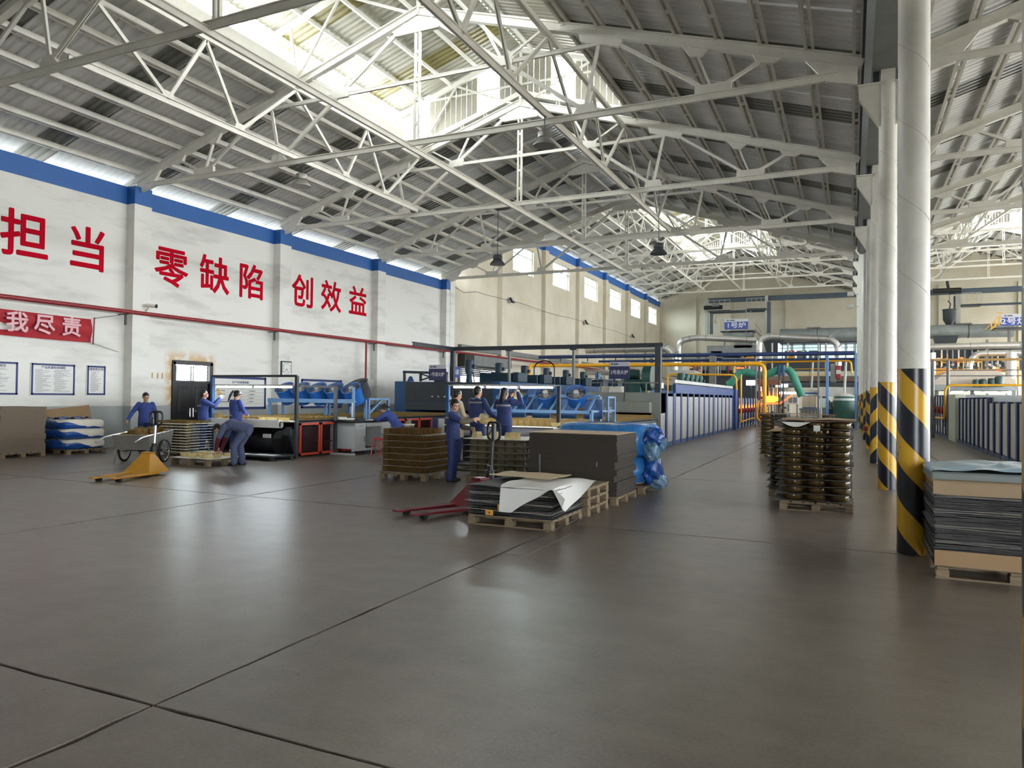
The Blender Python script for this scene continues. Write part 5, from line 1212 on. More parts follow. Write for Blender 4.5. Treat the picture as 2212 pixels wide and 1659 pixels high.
bg_ = thing('sack', 'pale grey-green cloth draped over the conveyor guard rail', 'cloth', (-12.86, 19.55, 0.48)); MB().grid(lambda u, v: (0.05+0.04*math.sin(u*8), -0.45+0.9*u, 0.42*v*(0.75+0.25*math.cos(u*6.3)) ), 16, 6).build('fold', M('grey_green_cloth', (128, 130, 116), 0.9), bg_, True); MB().grid(lambda u, v: (0.08+0.05*math.sin(u*5+2), -0.3+0.6*u, -0.05+0.3*v*(0.6+0.4*abs(math.cos(u*5)))), 14, 6).build('fold', MATS['grey_green_cloth'], bg_, True)
bx = thing('side_table', 'white cloth-topped side table behind the writing woman', 'table', (-12.45, 19.0, 0)); MB().cbox(-0.3, 0.3, -0.25, 0.25, 0.74, 0.78, 0.01).build('top', m_white, bx)
for x in (-0.25, 0.25):
    for y in (-0.2, 0.2): MB().box(x-0.02, x+0.02, y-0.02, y+0.02, 0, 0.74).build('leg', m_panel, bx)
# ------------------------------------------------------------------ furnace one (dark blue)
f1 = thing('annealing_furnace', 'long dark blue furnace at the end of the left conveyor', 'furnace', (0, 0, 0)); FX0, FX1 = -16.3, -11.7
MB().box(FX0, FX0+0.55, 24.3, 56, 0.0, 2.2).build('side_casing', m_blue, f1); MB().box(FX1-0.3, FX1, 24.3, 56, 0.0, 2.2).build('side_casing', m_blue, f1); MB().box(FX0+0.55, FX1-0.3, 24.3, 56, 1.35, 2.18).build('upper_casing', m_blued, f1)
MB().box(FX0+0.55, FX1-0.3, 24.22, 24.3, 1.1, 1.42).build('curtain_plate', m_dark, f1); MB().box(FX0+0.55, FX1-0.3, 24.4, 56, 0, 0.9).build('lower_casing', m_black, f1); MB().box(FX0+0.55, FX1-0.3, 24.25, 24.32, 1.45, 2.15).build('front_plate', m_dark, f1)
for k in range(4): MB().ball((-14.55+0.27*k, 24.24, 1.62), 0.035, 8, 6).build('gauge', m_panel, f1)
MB().prism([(FX0+0.5, 2.2), (FX0+0.8, 2.2), (FX0+0.7, 2.4), (FX0+0.6, 2.4)], 'y', 24.4, 24.45).build('lifting_lug', m_blue, f1)
b = MB()
for x in (FX0+0.25, FX0+1.0, FX0+1.9): b.bar((x, 24.6, 2.2), (x, 24.6, 2.6), 0.08, 0.08)
b.bar((FX0+0.2, 24.6, 2.58), (FX0+2.2, 24.6, 2.52), 0.1, 0.1); b.bar((FX0+1.0, 24.6, 2.25), (FX0+1.9, 24.6, 2.5), 0.05, 0.05); b.bar((FX0+1.9, 24.6, 2.25), (FX0+1.0, 24.6, 2.5), 0.05, 0.05); b.build('top_rail', m_dark, f1)
def motor(t, x, y, z, s=1.0, mat=None):
    mat = mat or m_dark
    MB().lathe([(0.16*s, 0), (0.12*s, 0.02), (0.10*s, 0.3*s), (0.15*s, 0.42*s), (0.15*s, 0.44*s)], 12, (x, y, z)).build('pedestal', mat, t, True)
    MB().lathe([(0.17*s, 0.44*s), (0.17*s, 0.82*s), (0.15*s, 0.88*s), (0.05*s, 0.9*s)], 16, (x, y, z)).build('motor', mat, t, True)
    b = MB()
    for k in range(3): a = k*2.1+0.5; b.bar((x+0.2*s*math.cos(a), y+0.2*s*math.sin(a), z), (x+0.15*s*math.cos(a), y+0.15*s*math.sin(a), z+0.42*s), 0.03*s, 0.03*s)
    b.build('motor_bracket', mat, t); MB().box(x+0.15*s, x+0.26*s, y-0.06*s, y+0.06*s, z+0.56*s, z+0.7*s).build('terminal_box', mat, t)
m_dteal = M('dark_teal_paint', (30, 58, 76), 0.45, noise=0.15, scale=4)
for k in range(11):
    y = 26.0+2.75*k; motor(f1, -13.9, y, 2.18, 1.05, m_dteal if k < 6 else m_bluel)
    MB().cbox(-13.7, -12.3, y+0.5, y+1.7, 2.18, 2.6, 0.03).build('fan_box', m_dteal, f1); MB().cbox(-12.28, -12.0, y+0.6, y+1.5, 2.22, 2.62, 0.03).build('fan_cover', m_dteal, f1)
MB().tube([(-13.2, 31.0, 2.2), (-13.2, 31.0, 3.15), (-12.7, 31.0, 3.35), (-12.2, 31, 3.15), (-12.2, 31.0, 2.2)], 0.03, 8, bend=0.4).build('cable_hoop', m_black, f1)
b = MB(); 
for y in (36, 42, 48, 54): b.bar((FX1-0.1, y, 2.2), (FX1-0.1, y, 3.0), 0.05, 0.05)
for z in (2.6, 3.0): b.bar((FX1-0.1, 34, z), (FX1-0.1, 56, z), 0.045, 0.045)
b.build('guard_rail', m_dark, f1)
def sign(name, label, x, y, z, w_, h_, face, body, tsize, header=True, hd=0.26, sx=1.0, rx_=0.0, col=None):
    t = thing(name, label, 'sign', (x, y, z)); t.rotation_euler = (rx_, 0, 0)
    MB().box(-w_/2, w_/2, 0, 0.03, -h_/2, h_/2-h_*hd).build('panel', face, t)
    if header:
        MB().box(-w_/2, w_/2, -0.004, 0.03, h_/2-h_*hd, h_/2).build('header', m_signp, t)
        b = MB(); b.box(-w_/2+w_*0.1, -w_/2+w_*0.18, -0.006, -0.004, h_/2-h_*hd*0.68, h_/2-h_*hd*0.32); b.box(-w_/2+w_*0.22, -w_/2+w_*0.44, -0.006, -0.004, h_/2-h_*hd*0.64, h_/2-h_*hd*0.36); b.build('emblem', m_printb, t)
    inst('lettering', text_mesh(body, tsize, col or m_signt, 0.012, 0.002, sx=sx), t, (0, -0.004, -h_*hd/2), rot=R_FRONT)
    return t
sign('furnace_sign', 'navy number one furnace sign standing on the blue furnace front', -14.4, 24.35, 2.54, 0.76, 0.6, m_sign, '1号退火炉', 0.17, sx=0.82)
MB().box(-14.6, -14.2, 24.45, 24.8, 2.18, 2.5).build('sign_base', m_dark, f1)
# ================================================================== right inspection line (number two)
A0, A1 = -8.75, -5.85
c2 = thing('conveyor', 'right glass conveyor crowded with amber jars in front of the grey furnace', 'conveyor', (0, 0, 0))
MB().box(A0, A1, 15.25, 24.3, 0.93, 0.955).build('belt', MATS['white_belt'], c2); MB().cbox(A0, A0+0.05, 15.2, 24.3, 0.8, 0.98, 0.005).cbox(A1-0.05, A1, 15.6, 24.3, 0.84, 0.98, 0.005).build('side_rail', m_dark, c2)
MB().box(A1-0.06, A1-0.01, 15.6, 24.15, 0.06, 0.84).build('side_panel', m_panel, c2); MB().box(A1-0.02, A1+0.01, 19.5, 19.54, 0.06, 0.84).box(A1-0.02, A1+0.01, 23.3, 23.34, 0.06, 0.84).build('panel_joint', m_dark, c2)
MB().box(A0+0.1, A1-0.1, 15.9, 24.2, 0.05, 0.8).build('dark_backing', m_black, c2)  # same black backing, filling the space under the belt
MB().cyl((A0+0.1, 15.22, 0.84), (A1-0.12, 15.22, 0.84), 0.12, 20).build('end_roller', m_panel, c2, True); MB().box(A0, A1-0.1, 15.1, 15.55, 0.956, 0.97).build('paper_cover', m_paper, c2)
for x in (A0+0.05, A1-0.05): MB().box(x-0.05, x+0.05, 15.25, 15.45, 0, 0.8).build('leg', m_dark, c2)
lampframe('inspection_lamp', 'grey posts with three lit tube lamps over the right inspection table', -8.8, -5.95, 15.4, 1.9, 1.86, 3)
pf2 = thing('platform', 'low steel step under the three workers at the right table', 'platform', (-7.5, 14.65, 0)); MB().cbox(-1.3, 1.3, -0.36, 0.4, 0.11, 0.148, 0.005).build('deck', m_dark, pf2)
for x in (-1.2, 1.2):
    for y in (-0.3, 0.34): MB().box(x-0.04, x+0.04, y-0.04, y+0.04, 0, 0.11).build('foot', m_dark, pf2)
for j in range(9):
    for i in range(16):
        if rnd.random() < 0.94: glass(me_jar, (A1-0.14-0.17*i+jit(0.012), 15.75+0.175*j+jit(0.012), 0.956), 'square amber jar on right conveyor, %s row from the lamps, %s from the right' % (NTH[j], NTH[i]), 'jars in front on the right conveyor', 'glass_jar', 'glass jar', rot=(0, 0, jit(0.3)), sc_=1.0)
b = MB(); pj = [(0.054, 0.0), (0.058, 0.01), (0.062, 0.12), (0.063, 0.14), (0.058, 0.14)]
for j in range(38):
    for i in range(16): b.lathe(pj, 8, (A1-0.14-0.17*i+jit(0.012), 17.35+0.18*j+jit(0.012), 0.956))
tag(b.build('glass_jars', m_amber, None, True), 'close rows of amber jars running back into the grey furnace', 'glass jars', None, 'stuff')
glass(me_bowlc, (A1-0.15, 15.35, 0.99), 'pale yellow dish at the post of the right tube lamps', None, sc_=1.2)
for k, (x, y, z) in enumerate(((-6.72, 14.95, 1.62), )): glass(me_jarp, (x, y, z), 'glass tub held up to the right tube lamp', None, 'glass_tub', 'glass tub', rot=(1.1, 0.3, 0))
glass(me_jarp, (-6.42, 12.62, 1.17), 'pale glass tub in the outstretched hand of the woman in navy', None, 'glass_tub', 'glass tub', rot=(0.9, 0.2, 0.3), sc_=1.05)
fr = thing('fan_rack', 'light blue slanted rack across the right conveyor with round fans on top', 'fan rack', (0, 0, 0)); YG = 17.4
MB().cbox(A0, A1, YG-0.04, YG+0.04, 1.24, 1.32, 0.004).build('front_rail', m_bluel, fr); MB().cbox(A0, A1, YG+0.6, YG+0.68, 1.64, 1.72, 0.004).build('rear_rail', m_bluel, fr)
for k in range(9): x = A0+0.1+(A1-A0-0.2)*k/8; MB().bar((x, YG, 1.29), (x, YG+0.64, 1.68), 0.05, 0.04).build('slant_bar', m_bluel, fr)
for k in range(4): x = A0+0.35+k*0.72; MB().box(x, x+0.5, YG+0.55, YG+0.6, 1.1, 1.6).build('back_plate', m_blue, fr)
for x, y in ((A0, YG), (A1, YG), (A0, YG+0.64), (A1, YG+0.64), (A1, YG+1.3), (A1, YG+1.9)): MB().cbox(x-0.04, x+0.04, y-0.04, y+0.04, 0, 1.34 if y < YG+0.2 else 1.68, 0.004).build('post', m_bluel, fr)
MB().bar((A1, YG, 1.3), (A1, YG+1.9, 1.3), 0.05, 0.05).bar((A1, YG+1.3, 1.66), (A1, YG+1.9, 1.66), 0.05, 0.05).build('side_rail', m_bluel, fr)
for k, x in enumerate((-8.1, -7.3, -6.45)): drum_fan((x, YG+0.62, 1.52), (0.75, 0.1, 0.1), m_fan, '%s round blue fan on the slanted rack over the right conveyor' % ('left', 'middle', 'right')[k], 0.27, 0.36, 'fans over the right conveyor')
pl_t = thing('board_pile', 'small pile of grey boards resting on planks above the right conveyor', 'board pile', (-7.3, 21.2, 1.14)); MB().box(-1.1, 0.9, -0.3, -0.2, 0, 0.03).build('plank', m_wood, pl_t); MB().box(-1.1, 0.9, 0.2, 0.3, 0, 0.03).build('plank', m_wood, pl_t)
for k in range(4): MB().box(-0.6+jit(0.03), 0.7+jit(0.03), -0.4+jit(0.02), 0.4, 0.031+0.05*k, 0.075+0.05*k).build('board', m_cardg, pl_t)
for x in (-1.0, 0.8): MB().box(x-0.03, x+0.03, -0.28, -0.22, -0.18, 0).build('support_leg', m_steelg, pl_t)
# furnace two (grey front, blue ribs)
f2 = thing('annealing_furnace', 'grey-fronted furnace with blue upright ribs along its aisle side', 'furnace', (0, 0, 0)); G0, G1 = -8.45, -5.74
MB().box(G0, G1, 24.3, 41.5, 1.15, 1.82).build('upper_casing', m_facegrey, f2); MB().box(G0, G0+0.5, 24.3, 41.5, 0, 1.82).build('side_casing', m_facegrey, f2); MB().box(G1-0.22, G1, 24.3, 41.5, 0, 1.82).build('side_casing', m_fpanel, f2); MB().box(G0+0.5, G1-0.22, 24.5, 41.5, 0, 0.92).build('lower_casing', m_black, f2)
MB().cbox(G0+0.3, G1-0.3, 23.95, 24.29, 1.16, 1.52, 0.01).build('exit_hood', m_facegrey, f2)
MB().box(G0, G1-0.0, 24.26, 24.3, 1.54, 1.84).box(G1-0.32, G1, 24.26, 24.3, 0, 1.54).build('front_plate', m_facegrey, f2); MB().box(-7.0, -6.98, 24.25, 24.262, 1.55, 1.83).build('plate_joint', m_dark, f2)
for k in range(14):
    y = 25.0+1.18*k; wd = 0.2 if k not in (1, 8) else 0.42
    MB().cbox(G1, G1+0.05, y-wd/2, y+wd/2, 0.02, 1.84, 0.004).build('rib', m_ribblue, f2)
    if k < 13: MB().cbox(G1, G1+0.025, y+wd/2+0.02, y+1.18-0.12, 0.16, 1.72, 0.004).build('panel', m_fpanel, f2)
MB().box(G1, G1+0.03, 24.4, 40.6, 0.02, 0.14).build('skirting', m_ribblue, f2); MB().box(G1-0.05, G1+0.05, 26.3, 41.0, 1.84, 2.17).build('top_band', m_ribblue, f2); MB().cbox(G1-0.1, G1+0.16, 40.6, 41.3, 0, 2.17, 0.01).build('end_column', m_ribblue, f2)
MB().bar((G1-0.1, 26.5, 2.27), (G1-0.1, 40.8, 2.27), 0.16, 0.12).build('top_tray', m_panel, f2)
# second section with burners
MB().box(G0, G1-0.1, 41.5, 54, 0, 1.7).build('burner_casing', m_fpanel, f2)
for k in range(9):
    y = 41.9+1.4*k; MB().cbox(G1-0.1, G1-0.02, y-0.12, y+0.12, 0, 1.75, 0.004).build('rib', m_ribblue, f2)
    if k < 8:
        q = MB().cyl((G1+0.1, y+0.7, 0.85), (G1+0.1, y+0.7, 1.12), 0.05, 8).build('burner', m_dark, f2)
        MB().lathe([(0.02, 1.12), (0.05, 1.18), (0.035, 1.27), (0.001, 1.38)], 10, (G1+0.1, y+0.7, 0)).build('flame', m_flame, q, True)
        MB().cyl((G1+0.05, y+0.35, 1.0), (G1+0.2, y+0.35, 1.0), 0.13, 14).build('valve', m_red, f2)
        MB().bar((G1+0.12, y+0.35, 0.2), (G1+0.12, y+0.35, 0.9), 0.04, 0.04).build('valve_pipe', m_dark, f2)
MB().tube([(G1+0.3, 41.6, 3.0), (G1+0.3, 41.6, 0.42), (G1+0.3, 46, 0.5), (G1+0.3, 53.5, 0.5)], 0.045, 8, bend=0.15).build('gas_pipe', m_yellow, f2, True)
# gantry, sign and blower on furnace two
gy = thing('gantry', 'dark steel gantry over the two furnace fronts', 'gantry', (0, 0, 0)); yg = 24.75
MB().cbox(-6.05, -5.85, yg-0.1, yg+0.1, 1.84, 3.45, 0.01).build('post', m_dark, gy); MB().ibeam((-14.0, yg, 3.46), (-5.8, yg, 3.46), 0.12, 0.15, 0.03).build('beam', m_dark, gy); MB().ibeam((-13.95, 21.9, 3.46), (-13.95, yg, 3.46), 0.12, 0.15, 0.03).build('beam', m_dark, gy)
for px in (1100, 1239):
    x = aty(px, 800, yg).x; MB().cyl((x, yg, 2.2 if px < 1200 else 0), (x, yg, 3.4), 0.055, 10).build('post', m_steelg, gy); MB().box(x-0.12, x+0.12, yg-0.08, yg+0.08, 3.34, 3.39).build('post_head', m_dark, gy)
MB().cbox(-14.03, -13.87, yg-0.08, yg+0.08, 2.2, 3.4, 0.01).build('post', m_dark, gy)
p = aty(1338, 800, 25.2); sign('furnace_sign', 'navy number two furnace sign on the grey furnace roof', p.x, 25.2, p.z, 0.74, 0.60, m_sign, '2号退火炉', 0.165, sx=0.86)
MB().bar((p.x+0.2, 25.23, 1.8), (p.x+0.2, 25.23, p.z-0.25), 0.05, 0.05).bar((p.x-0.2, 25.23, 1.8), (p.x-0.2, 25.23, p.z-0.25), 0.05, 0.05).build('sign_leg', m_dark, f2)
bl = thing('blower', 'dark green centrifugal blower behind the number two sign', 'blower', (-6.95, 26.2, 1.82))
MB().cyl((0.15, 0, 0.55), (0.45, 0, 0.55), 0.45, 24).build('volute', m_teal, bl, True); MB().cyl((0.45, 0, 0.55), (0.62, 0, 0.55), 0.36, 24, 0.3).build('inlet_cone', m_panel, bl, True); MB().cyl((0.6, 0, 0.55), (0.625, 0, 0.55), 0.24, 18).build('inlet_mouth', m_black, bl)
MB().cbox(-0.55, 0.1, -0.3, 0.3, 0.0, 0.5, 0.02).build('base', m_teal, bl); MB().cyl((-0.6, 0, 0.68), (-0.05, 0, 0.68), 0.19, 14).build('motor', m_teal, bl, True); MB().bar((-0.65, -0.35, -0.0), (0.7, -0.35, 0.0), 0.05, 0.05).build('skid', m_teal, bl)
b = MB()
for x in (-8.3, -7.9, -6.3): b.bar((x, 24.5, 1.82), (x, 24.5, 2.2), 0.04, 0.04)
b.bar((-8.4, 24.5, 2.17), (-5.9, 24.5, 2.17), 0.04, 0.04); b.build('roof_rail', m_steelg, f2)
for k in range(5): motor(f2, -6.9, 33.0+1.1*k, 1.9, 1.0, m_teal)
for (x, y) in ((-7.6, 25.4), (-8.1, 25.8), (-7.3, 27.5)): MB().cbox(x-0.25, x+0.25, y-0.2, y+0.2, 1.82, 2.06, 0.03).build('roof_box', m_white, f2)
# ================================================================== the pallets in the middle
def layered(x0, x1, y0, y1, layers, lh, me, name, cat, nx, ny, zb, lab, slab, group, sheetmat, top_n, over=0.085, skip=None):
    z = zb
    for k in range(layers+1):
        o = MB().add(*wavy(x1-x0+over*2, y1-y0+over*2, 0, 0.006, 0.004, 0, 0)).build('divider_sheet', sheetmat, loc=((x0+x1)/2+jit(0.012), (y0+y1)/2+jit(0.012), z+0.002))
        tag(o, '%s divider sheet in %s' % (ORD[layers-k].capitalize() if layers-k else 'Topmost', slab), 'divider sheet', 'divider sheets in '+slab, 'thing')
        if k < layers:
            for i in range(nx):
                for j in range(ny):
                    if j == 0 or i == nx-1 or (i == 0 and j < 3):
                        pos = '%s from left on the front' % NTH[i] if j == 0 else ('%s back along the right side' % NTH[j] if i == nx-1 else '%s back along the left side' % NTH[j])
                        lb = '%s, %s layer, %s' % (lab, ORD[layers-1-k], pos); tub = name == 'glass_tub'
                        glass(me, (x0+(x1-x0)*(i+0.5)/nx+jit(0.006), y0+(y1-y0)*(j+0.5)/ny+jit(0.006), z+0.008+(lh-0.014 if tub else 0)), lb, group, name, cat, rot=(PI if tub else 0, 0, jit(0.1)))
        z += lh
    return z-lh
m_cardl = M('grey_divider_board', (136, 130, 120), 0.8, noise=0.2, scale=10)
PA = (-8.48, -7.42, 12.15, 13.2)
pallet(*PA, 'pallet under the layered amber jars, left of the woman in navy', 0.14, along='y', runners=False)
me_ja = jar_mesh('glass_jar', thinglass('brown_amber_glass', (136, 106, 62), 0.32, 0.05), 0.085, 0.106, 4.0, 16, 0.96)
zt_a = layered(PA[0]+0.03, PA[1]-0.03, PA[2]+0.03, PA[3]-0.03, 6, 0.122, me_ja, 'glass_jar', 'glass jar', 6, 6, 0.141, 'amber jar in left stack', 'the stack left of the woman in navy', 'layered jars left of the woman', m_cardl, 0)
for i in range(5):
    for j in range(5): glass(me_ja, (PA[0]+0.13+0.17*i+jit(0.01), PA[2]+0.12+0.18*j+jit(0.01), zt_a+0.012), 'amber jar on top of left stack, %s from left, %s row back' % (NTH[i], NTH[j]), 'jars on top, left stack', 'glass_jar', 'glass jar', rot=(0, 0, jit(0.2)))
PB = (-6.62, -5.42, 12.3, 13.4)
pallet(*PB, 'pallet under the layered glass tubs, right of the woman in navy', 0.14, along='y', runners=False)
me_tub = jar_mesh('glass_tub', M('smoky_glass', (120, 112, 92), 0.15) and thinglass('smoky_tub_glass', (128, 118, 92), 0.5, 0.1), 0.09, 0.10, 5, 16, 0.78)
zt_b = layered(PB[0]+0.03, PB[1]-0.03, PB[2]+0.03, PB[3]-0.03, 6, 0.116, me_tub, 'glass_tub', 'glass tub', 6, 5, 0.141, 'glass tub in right stack', 'the stack right of the woman in navy', 'layered tubs right of the woman', m_cardl, 0)
tag(MB().add(*wavy(1.28, 1.2, 0, 0.004, 0.004, 0, 0)).build('white_sheet', m_paper, loc=(-6.02, 12.85, zt_b+0.014)), 'white sheet on top of the tub stack right of the woman', 'sheet', None, 'thing')
for k, (x, y, up_) in enumerate(((-6.52, 12.55, 0), (-6.12, 12.5, 0), (-6.22, 12.75, 0), (-5.85, 12.6, 0), (-5.68, 12.5, 1))): glass(me_jarp, (x, y, zt_b+0.022+(0 if up_ else 0.115)), 'pale tub %s on top of the right stack, %s' % ('standing upright' if up_ else 'turned upside down', ('beside the woman in navy', 'second along the front', 'behind the other two', 'third along the front', 'last on the right')[k]), 'tubs on top of the right stack', 'glass_tub', 'glass tub', rot=(0 if up_ else PI, 0, jit(0.4)), sc_=1.05)
# tall grey board stack
pallet(-4.65, -3.23, 10.85, 12.0, 'pallet under the tall dark board stack in the middle', 0.13)
sheet_stack(-4.72, -3.26, 10.88, 12.0, 0.131, [0.09, 0.13, 0.1, 0.09, 0.12, 0.11, 0.1, 0.1, 0.1], m_cardk, 'board_bundle', lambda k, n: '%s bundle of grey board in tall stack by the blue film' % (ORD[k].capitalize() if k else 'Topmost'), 'board bundle', 'grey board bundles in the middle stack', 0.028, 8, top_mat=None)
tag(MB().box(-4.72, -3.26, 10.9, 11.98, 0, 0.006).build('top_board', M('pale_board', (206, 182, 150), 0.8), loc=(0, 0, 1.078)), 'pale clean board on top of the tall grey board stack', 'board', None, 'thing')
for k, (x, z0, z1) in enumerate(((-4.5, 0.56, 0.74), (-4.5, 0.36, 0.55), (-3.55, 0.58, 0.66))): tag(MB().box(x-0.012, x+0.012, 10.835, 10.84, z0, z1).build('paper_strip', m_print), '%s narrow paper strip hanging on the front of the tall board stack' % ('upper left', 'lower left', 'right')[k], 'paper strip', None, 'thing')
# blue film bales behind it
pallet(-4.9, -3.2, 12.35, 13.7, 'pallet under the blue film bales behind the tall board stack', 0.13)
bale('foam_bale', -4.0, 13.0, 0.135, 1.65, 1.2, 0.5, 'lower pale bale in blue film behind the tall board stack', m_film, (0.2, 1.0), 11, 'bales behind the tall board stack'); bale('foam_bale', -4.02, 13.0, 0.62, 1.75, 1.25, 0.58, 'upper blue-filmed bale showing above the tall board stack', m_film, (0.0, 1.0), 12, 'bales behind the tall board stack')
def crumple(x, y, z, r, mat, label, seed, sq=(1, 1, 1), n=(56, 30)):
    def g(u, v):
        a, q = 2*PI*u, PI*v; e = 1+0.10*math.sin(a*3+seed+q*2)+0.07*math.sin(a*5-q*6+seed*2)+0.05*abs(math.sin(a*7+q*5+seed))-0.045*abs(math.sin(a*4-q*9+seed*3))+0.03*abs(math.sin(a*13+q*4+seed))-0.025*abs(math.sin(a*9-q*17))
        return (r*e*math.sin(q)*math.cos(a)*sq[0], r*e*math.sin(q)*math.sin(a)*sq[1], r*e*math.cos(q)*sq[2])
    return tag(MB().grid(g, *n).build('film_bundle', mat, None, True, (x, y, z)), label, 'plastic film', 'crumpled film on the bales', 'thing')
m_filmc = thinglass('clear_blue_film', (150, 190, 216), 0.5, 0.12)
crumple(-3.18, 12.75, 0.42, 0.24, m_filmd, 'crumpled deep blue film bulging from the bale end', 2, (0.8, 1.3, 1.1)); crumple(-3.14, 12.7, 0.95, 0.2, m_filmd, 'crumpled blue film at the upper end of the bale', 5, (0.9, 1.4, 0.9)); crumple(-3.12, 12.55, 0.73, 0.15, m_filmc, 'clear crumpled film between the blue lumps', 8, (0.9, 1.3, 1.2)); crumple(-3.1, 12.9, 0.2, 0.16, m_filmc, 'clear film trailing at the foot of the bales', 9, (1.0, 1.4, 0.9)); crumple(-2.98, 12.65, 0.86, 0.09, m_filmc, 'small clear film tail sticking out of the bale end', 13, (1.1, 1.0, 1.3))
# pallets stacked empty behind the front stack
for k in range(3):
    z = 0.135*k; t = pallet(-4.45, -3.28, 9.65, 10.6, '%s empty pallet behind the front paper stack' % ('bottom', 'middle', 'top')[k], 0.132); t.location.z = z
# front stack of dividers
pallet(-4.5, -3.33, 8.42, 9.55, 'pallet under the worn divider sheets with a white sheet over them', 0.13)
m_dark2 = M('worn_black_divider', (70, 70, 70), 0.7, noise=0.35, scale=5, c2=(40, 40, 40)); m_pale2 = M('worn_pale_divider', (150, 148, 142), 0.75, noise=0.3, scale=5)
z = 0.132
for k in range(14):
    h = 0.027; b = MB()
    for q in range(3): b.add(*wavy(1.17+jit(0.05), 1.12+jit(0.03), q*h/3, q*h/3+0.005, 0.010, jit(0.045), jit(0.03)))
    tag(b.build('divider_sheet', (m_dark2, m_dark2, m_pale2, m_dark2)[k % 4], loc=(-3.92, 8.98, z+0.001)), '%s layer of worn dividers in the front stack under the white sheet' % (ORD[13-k].capitalize() if k < 13 else 'Topmost'), 'divider sheet', 'worn dividers in the front stack', 'thing'); z += h
def cloth_fn(u, v):
    # (u,v) in the square; corner u=0.28,v=1 hangs lowest at the front; corner u=1,v=0.55 hangs at the side
    x, y = -4.02+0.92*u, 9.5-1.38*v
    a = max(0.0, 8.40-y); b_ = max(0.0, x+3.32)
    tip = max(0.0, 1-abs(u-0.05)*1.35); tipx = max(0.0, 1-abs(v-0.66)*1.7)
    z_ = 0.54+0.010*math.sin(u*11+v*4)+0.008*math.sin(v*13)-a*1.5*tip-b_*1.5*tipx
    return (x-b_*0.55*tipx, y+a*(0.8 if tip > 0 else 0.98), max(0.2, z_))
tag(MB().grid(cloth_fn, 26, 26).build('white_sheet', m_paper, None, True), 'large white sheet over the front stack, its corners hanging down', 'sheet', None, 'thing')
tag(MB().add(*wavy(0.95, 0.62, 0, 0.006, 0.012, 0, 0)).build('brown_board', M('pale_brown_board', (204, 182, 148), 0.8), loc=(-4.02, 9.35, 0.572), rz=-0.12), 'pale brown board lying on the white sheet of the front stack', 'board', None, 'thing')
for k, (x, z_, r_) in enumerate(((-4.0, 0.25, 0.05), (-4.17, 0.175, -0.04))):
    t = thing('carton_label', '%s small orange label with red print on the front of the worn dividers' % ('upper', 'lower')[k], 'label', (x, 8.385, z_)); MB().box(-0.055, 0.055, 0, 0.003, -0.035, 0.035).build('paper', M('orange_label_paper', (206, 158, 70), 0.7) if k == 0 else MATS['orange_label_paper'], t); MB().lathe([(0.001, 0), (0.014, 0), (0.014, 0.001), (0.001, 0.001)], 8, T=Matrix.Rotation(PI/2, 4, 'X')).bar((0, -0.001, -0.012), (0, -0.001, -0.03), 0.005, 0.002).bar((-0.04, -0.001, -0.015), (-0.04, -0.001, 0.015), 0.004, 0.002).build('print', m_red, t)
pallet_jack(-5.2, 9.03, -0.385, m_jackr, 'dark red pallet jack pushed under the front paper stack', htop='black')
# its tall black tiller stands apart, in front of the tub stack
# ------------------------------------------------------------------ right side: glass pots, paper stack
GP = (-0.98, 0.04, 11.75, 12.75)
pallet(*GP, 'pallet under the near stack of dark amber pots', 0.14, along='y')
pot = MB().lathe([(0.001, 0.004), (0.12, 0.0), (0.142, 0.012), (0.15, 0.04), (0.15, 0.085), (0.146, 0.092), (0.143, 0.085), (0.142, 0.04), (0.11, 0.014)], 22)
for s_ in (-1, 1): pot.tube([(s_*0.148, -0.025, 0.07), (s_*0.178, -0.02, 0.072), (s_*0.178, 0.02, 0.072), (s_*0.148, 0.025, 0.07)], 0.008, 6, bend=0.01)
me_pot = pot.mesh('glass_pot', m_pot, True); z = 0.141
for k in range(11):
    tag(MB().add(*wavy(1.06, 1.02, 0, 0.005, 0.014, 0, 0)).build('divider_sheet', m_cardd, loc=((GP[0]+GP[1])/2-0.03+jit(0.015), 12.25, z+0.006)), '%s divider between layers of amber pots in the near right stack' % (ORD[10-k].capitalize() if k < 10 else 'Topmost'), 'divider sheet', 'dividers in the near pot stack', 'thing')
    for i in range(3):
        for j in range(3):
            if j == 0 or i in (0, 2): glass(me_pot, (GP[0]+0.19+0.32*i+jit(0.012), 11.94+0.31*j+jit(0.012), z+0.014), 'dark amber pot, %s layer, %s from left, %s row back, near right stack' % (ORD[10-k], NTH[i], NTH[j]), 'pots in the near right stack', 'glass_pot', 'glass pot', rot=(0, 0, rnd.uniform(0, 3)))
    z += 0.107
for k, (dx, dz_, m_) in enumerate(((0.0, 0.012, m_cardg), (0.03, 0.03, M('tan_board', (160, 138, 110), 0.8)))): tag(MB().add(*wavy(1.08-0.05*k, 1.0, 0, 0.012, 0.01, 0, 0)).build('top_board', m_, loc=(-0.47+dx, 12.25, z+dz_)), '%s cover board on the near amber pot stack' % ('lower', 'upper')[k], 'board', None, 'thing')
tag(MB().grid(lambda u, v: (-0.95+0.5*u, 11.72-0.012, z-0.0-0.07*v*math.sin(PI*min(1, u*1.25))), 12, 3).build('paper_flap', m_paper), 'white paper flap hanging from the top of the amber pot stack', 'sheet', None, 'thing')
tag(MB().box(-0.5, -0.41, 11.715, 11.72, 1.19, 1.275).build('paper_tag', m_paper), 'small square white tag on the front of the amber pot stack', 'label', None, 'thing')
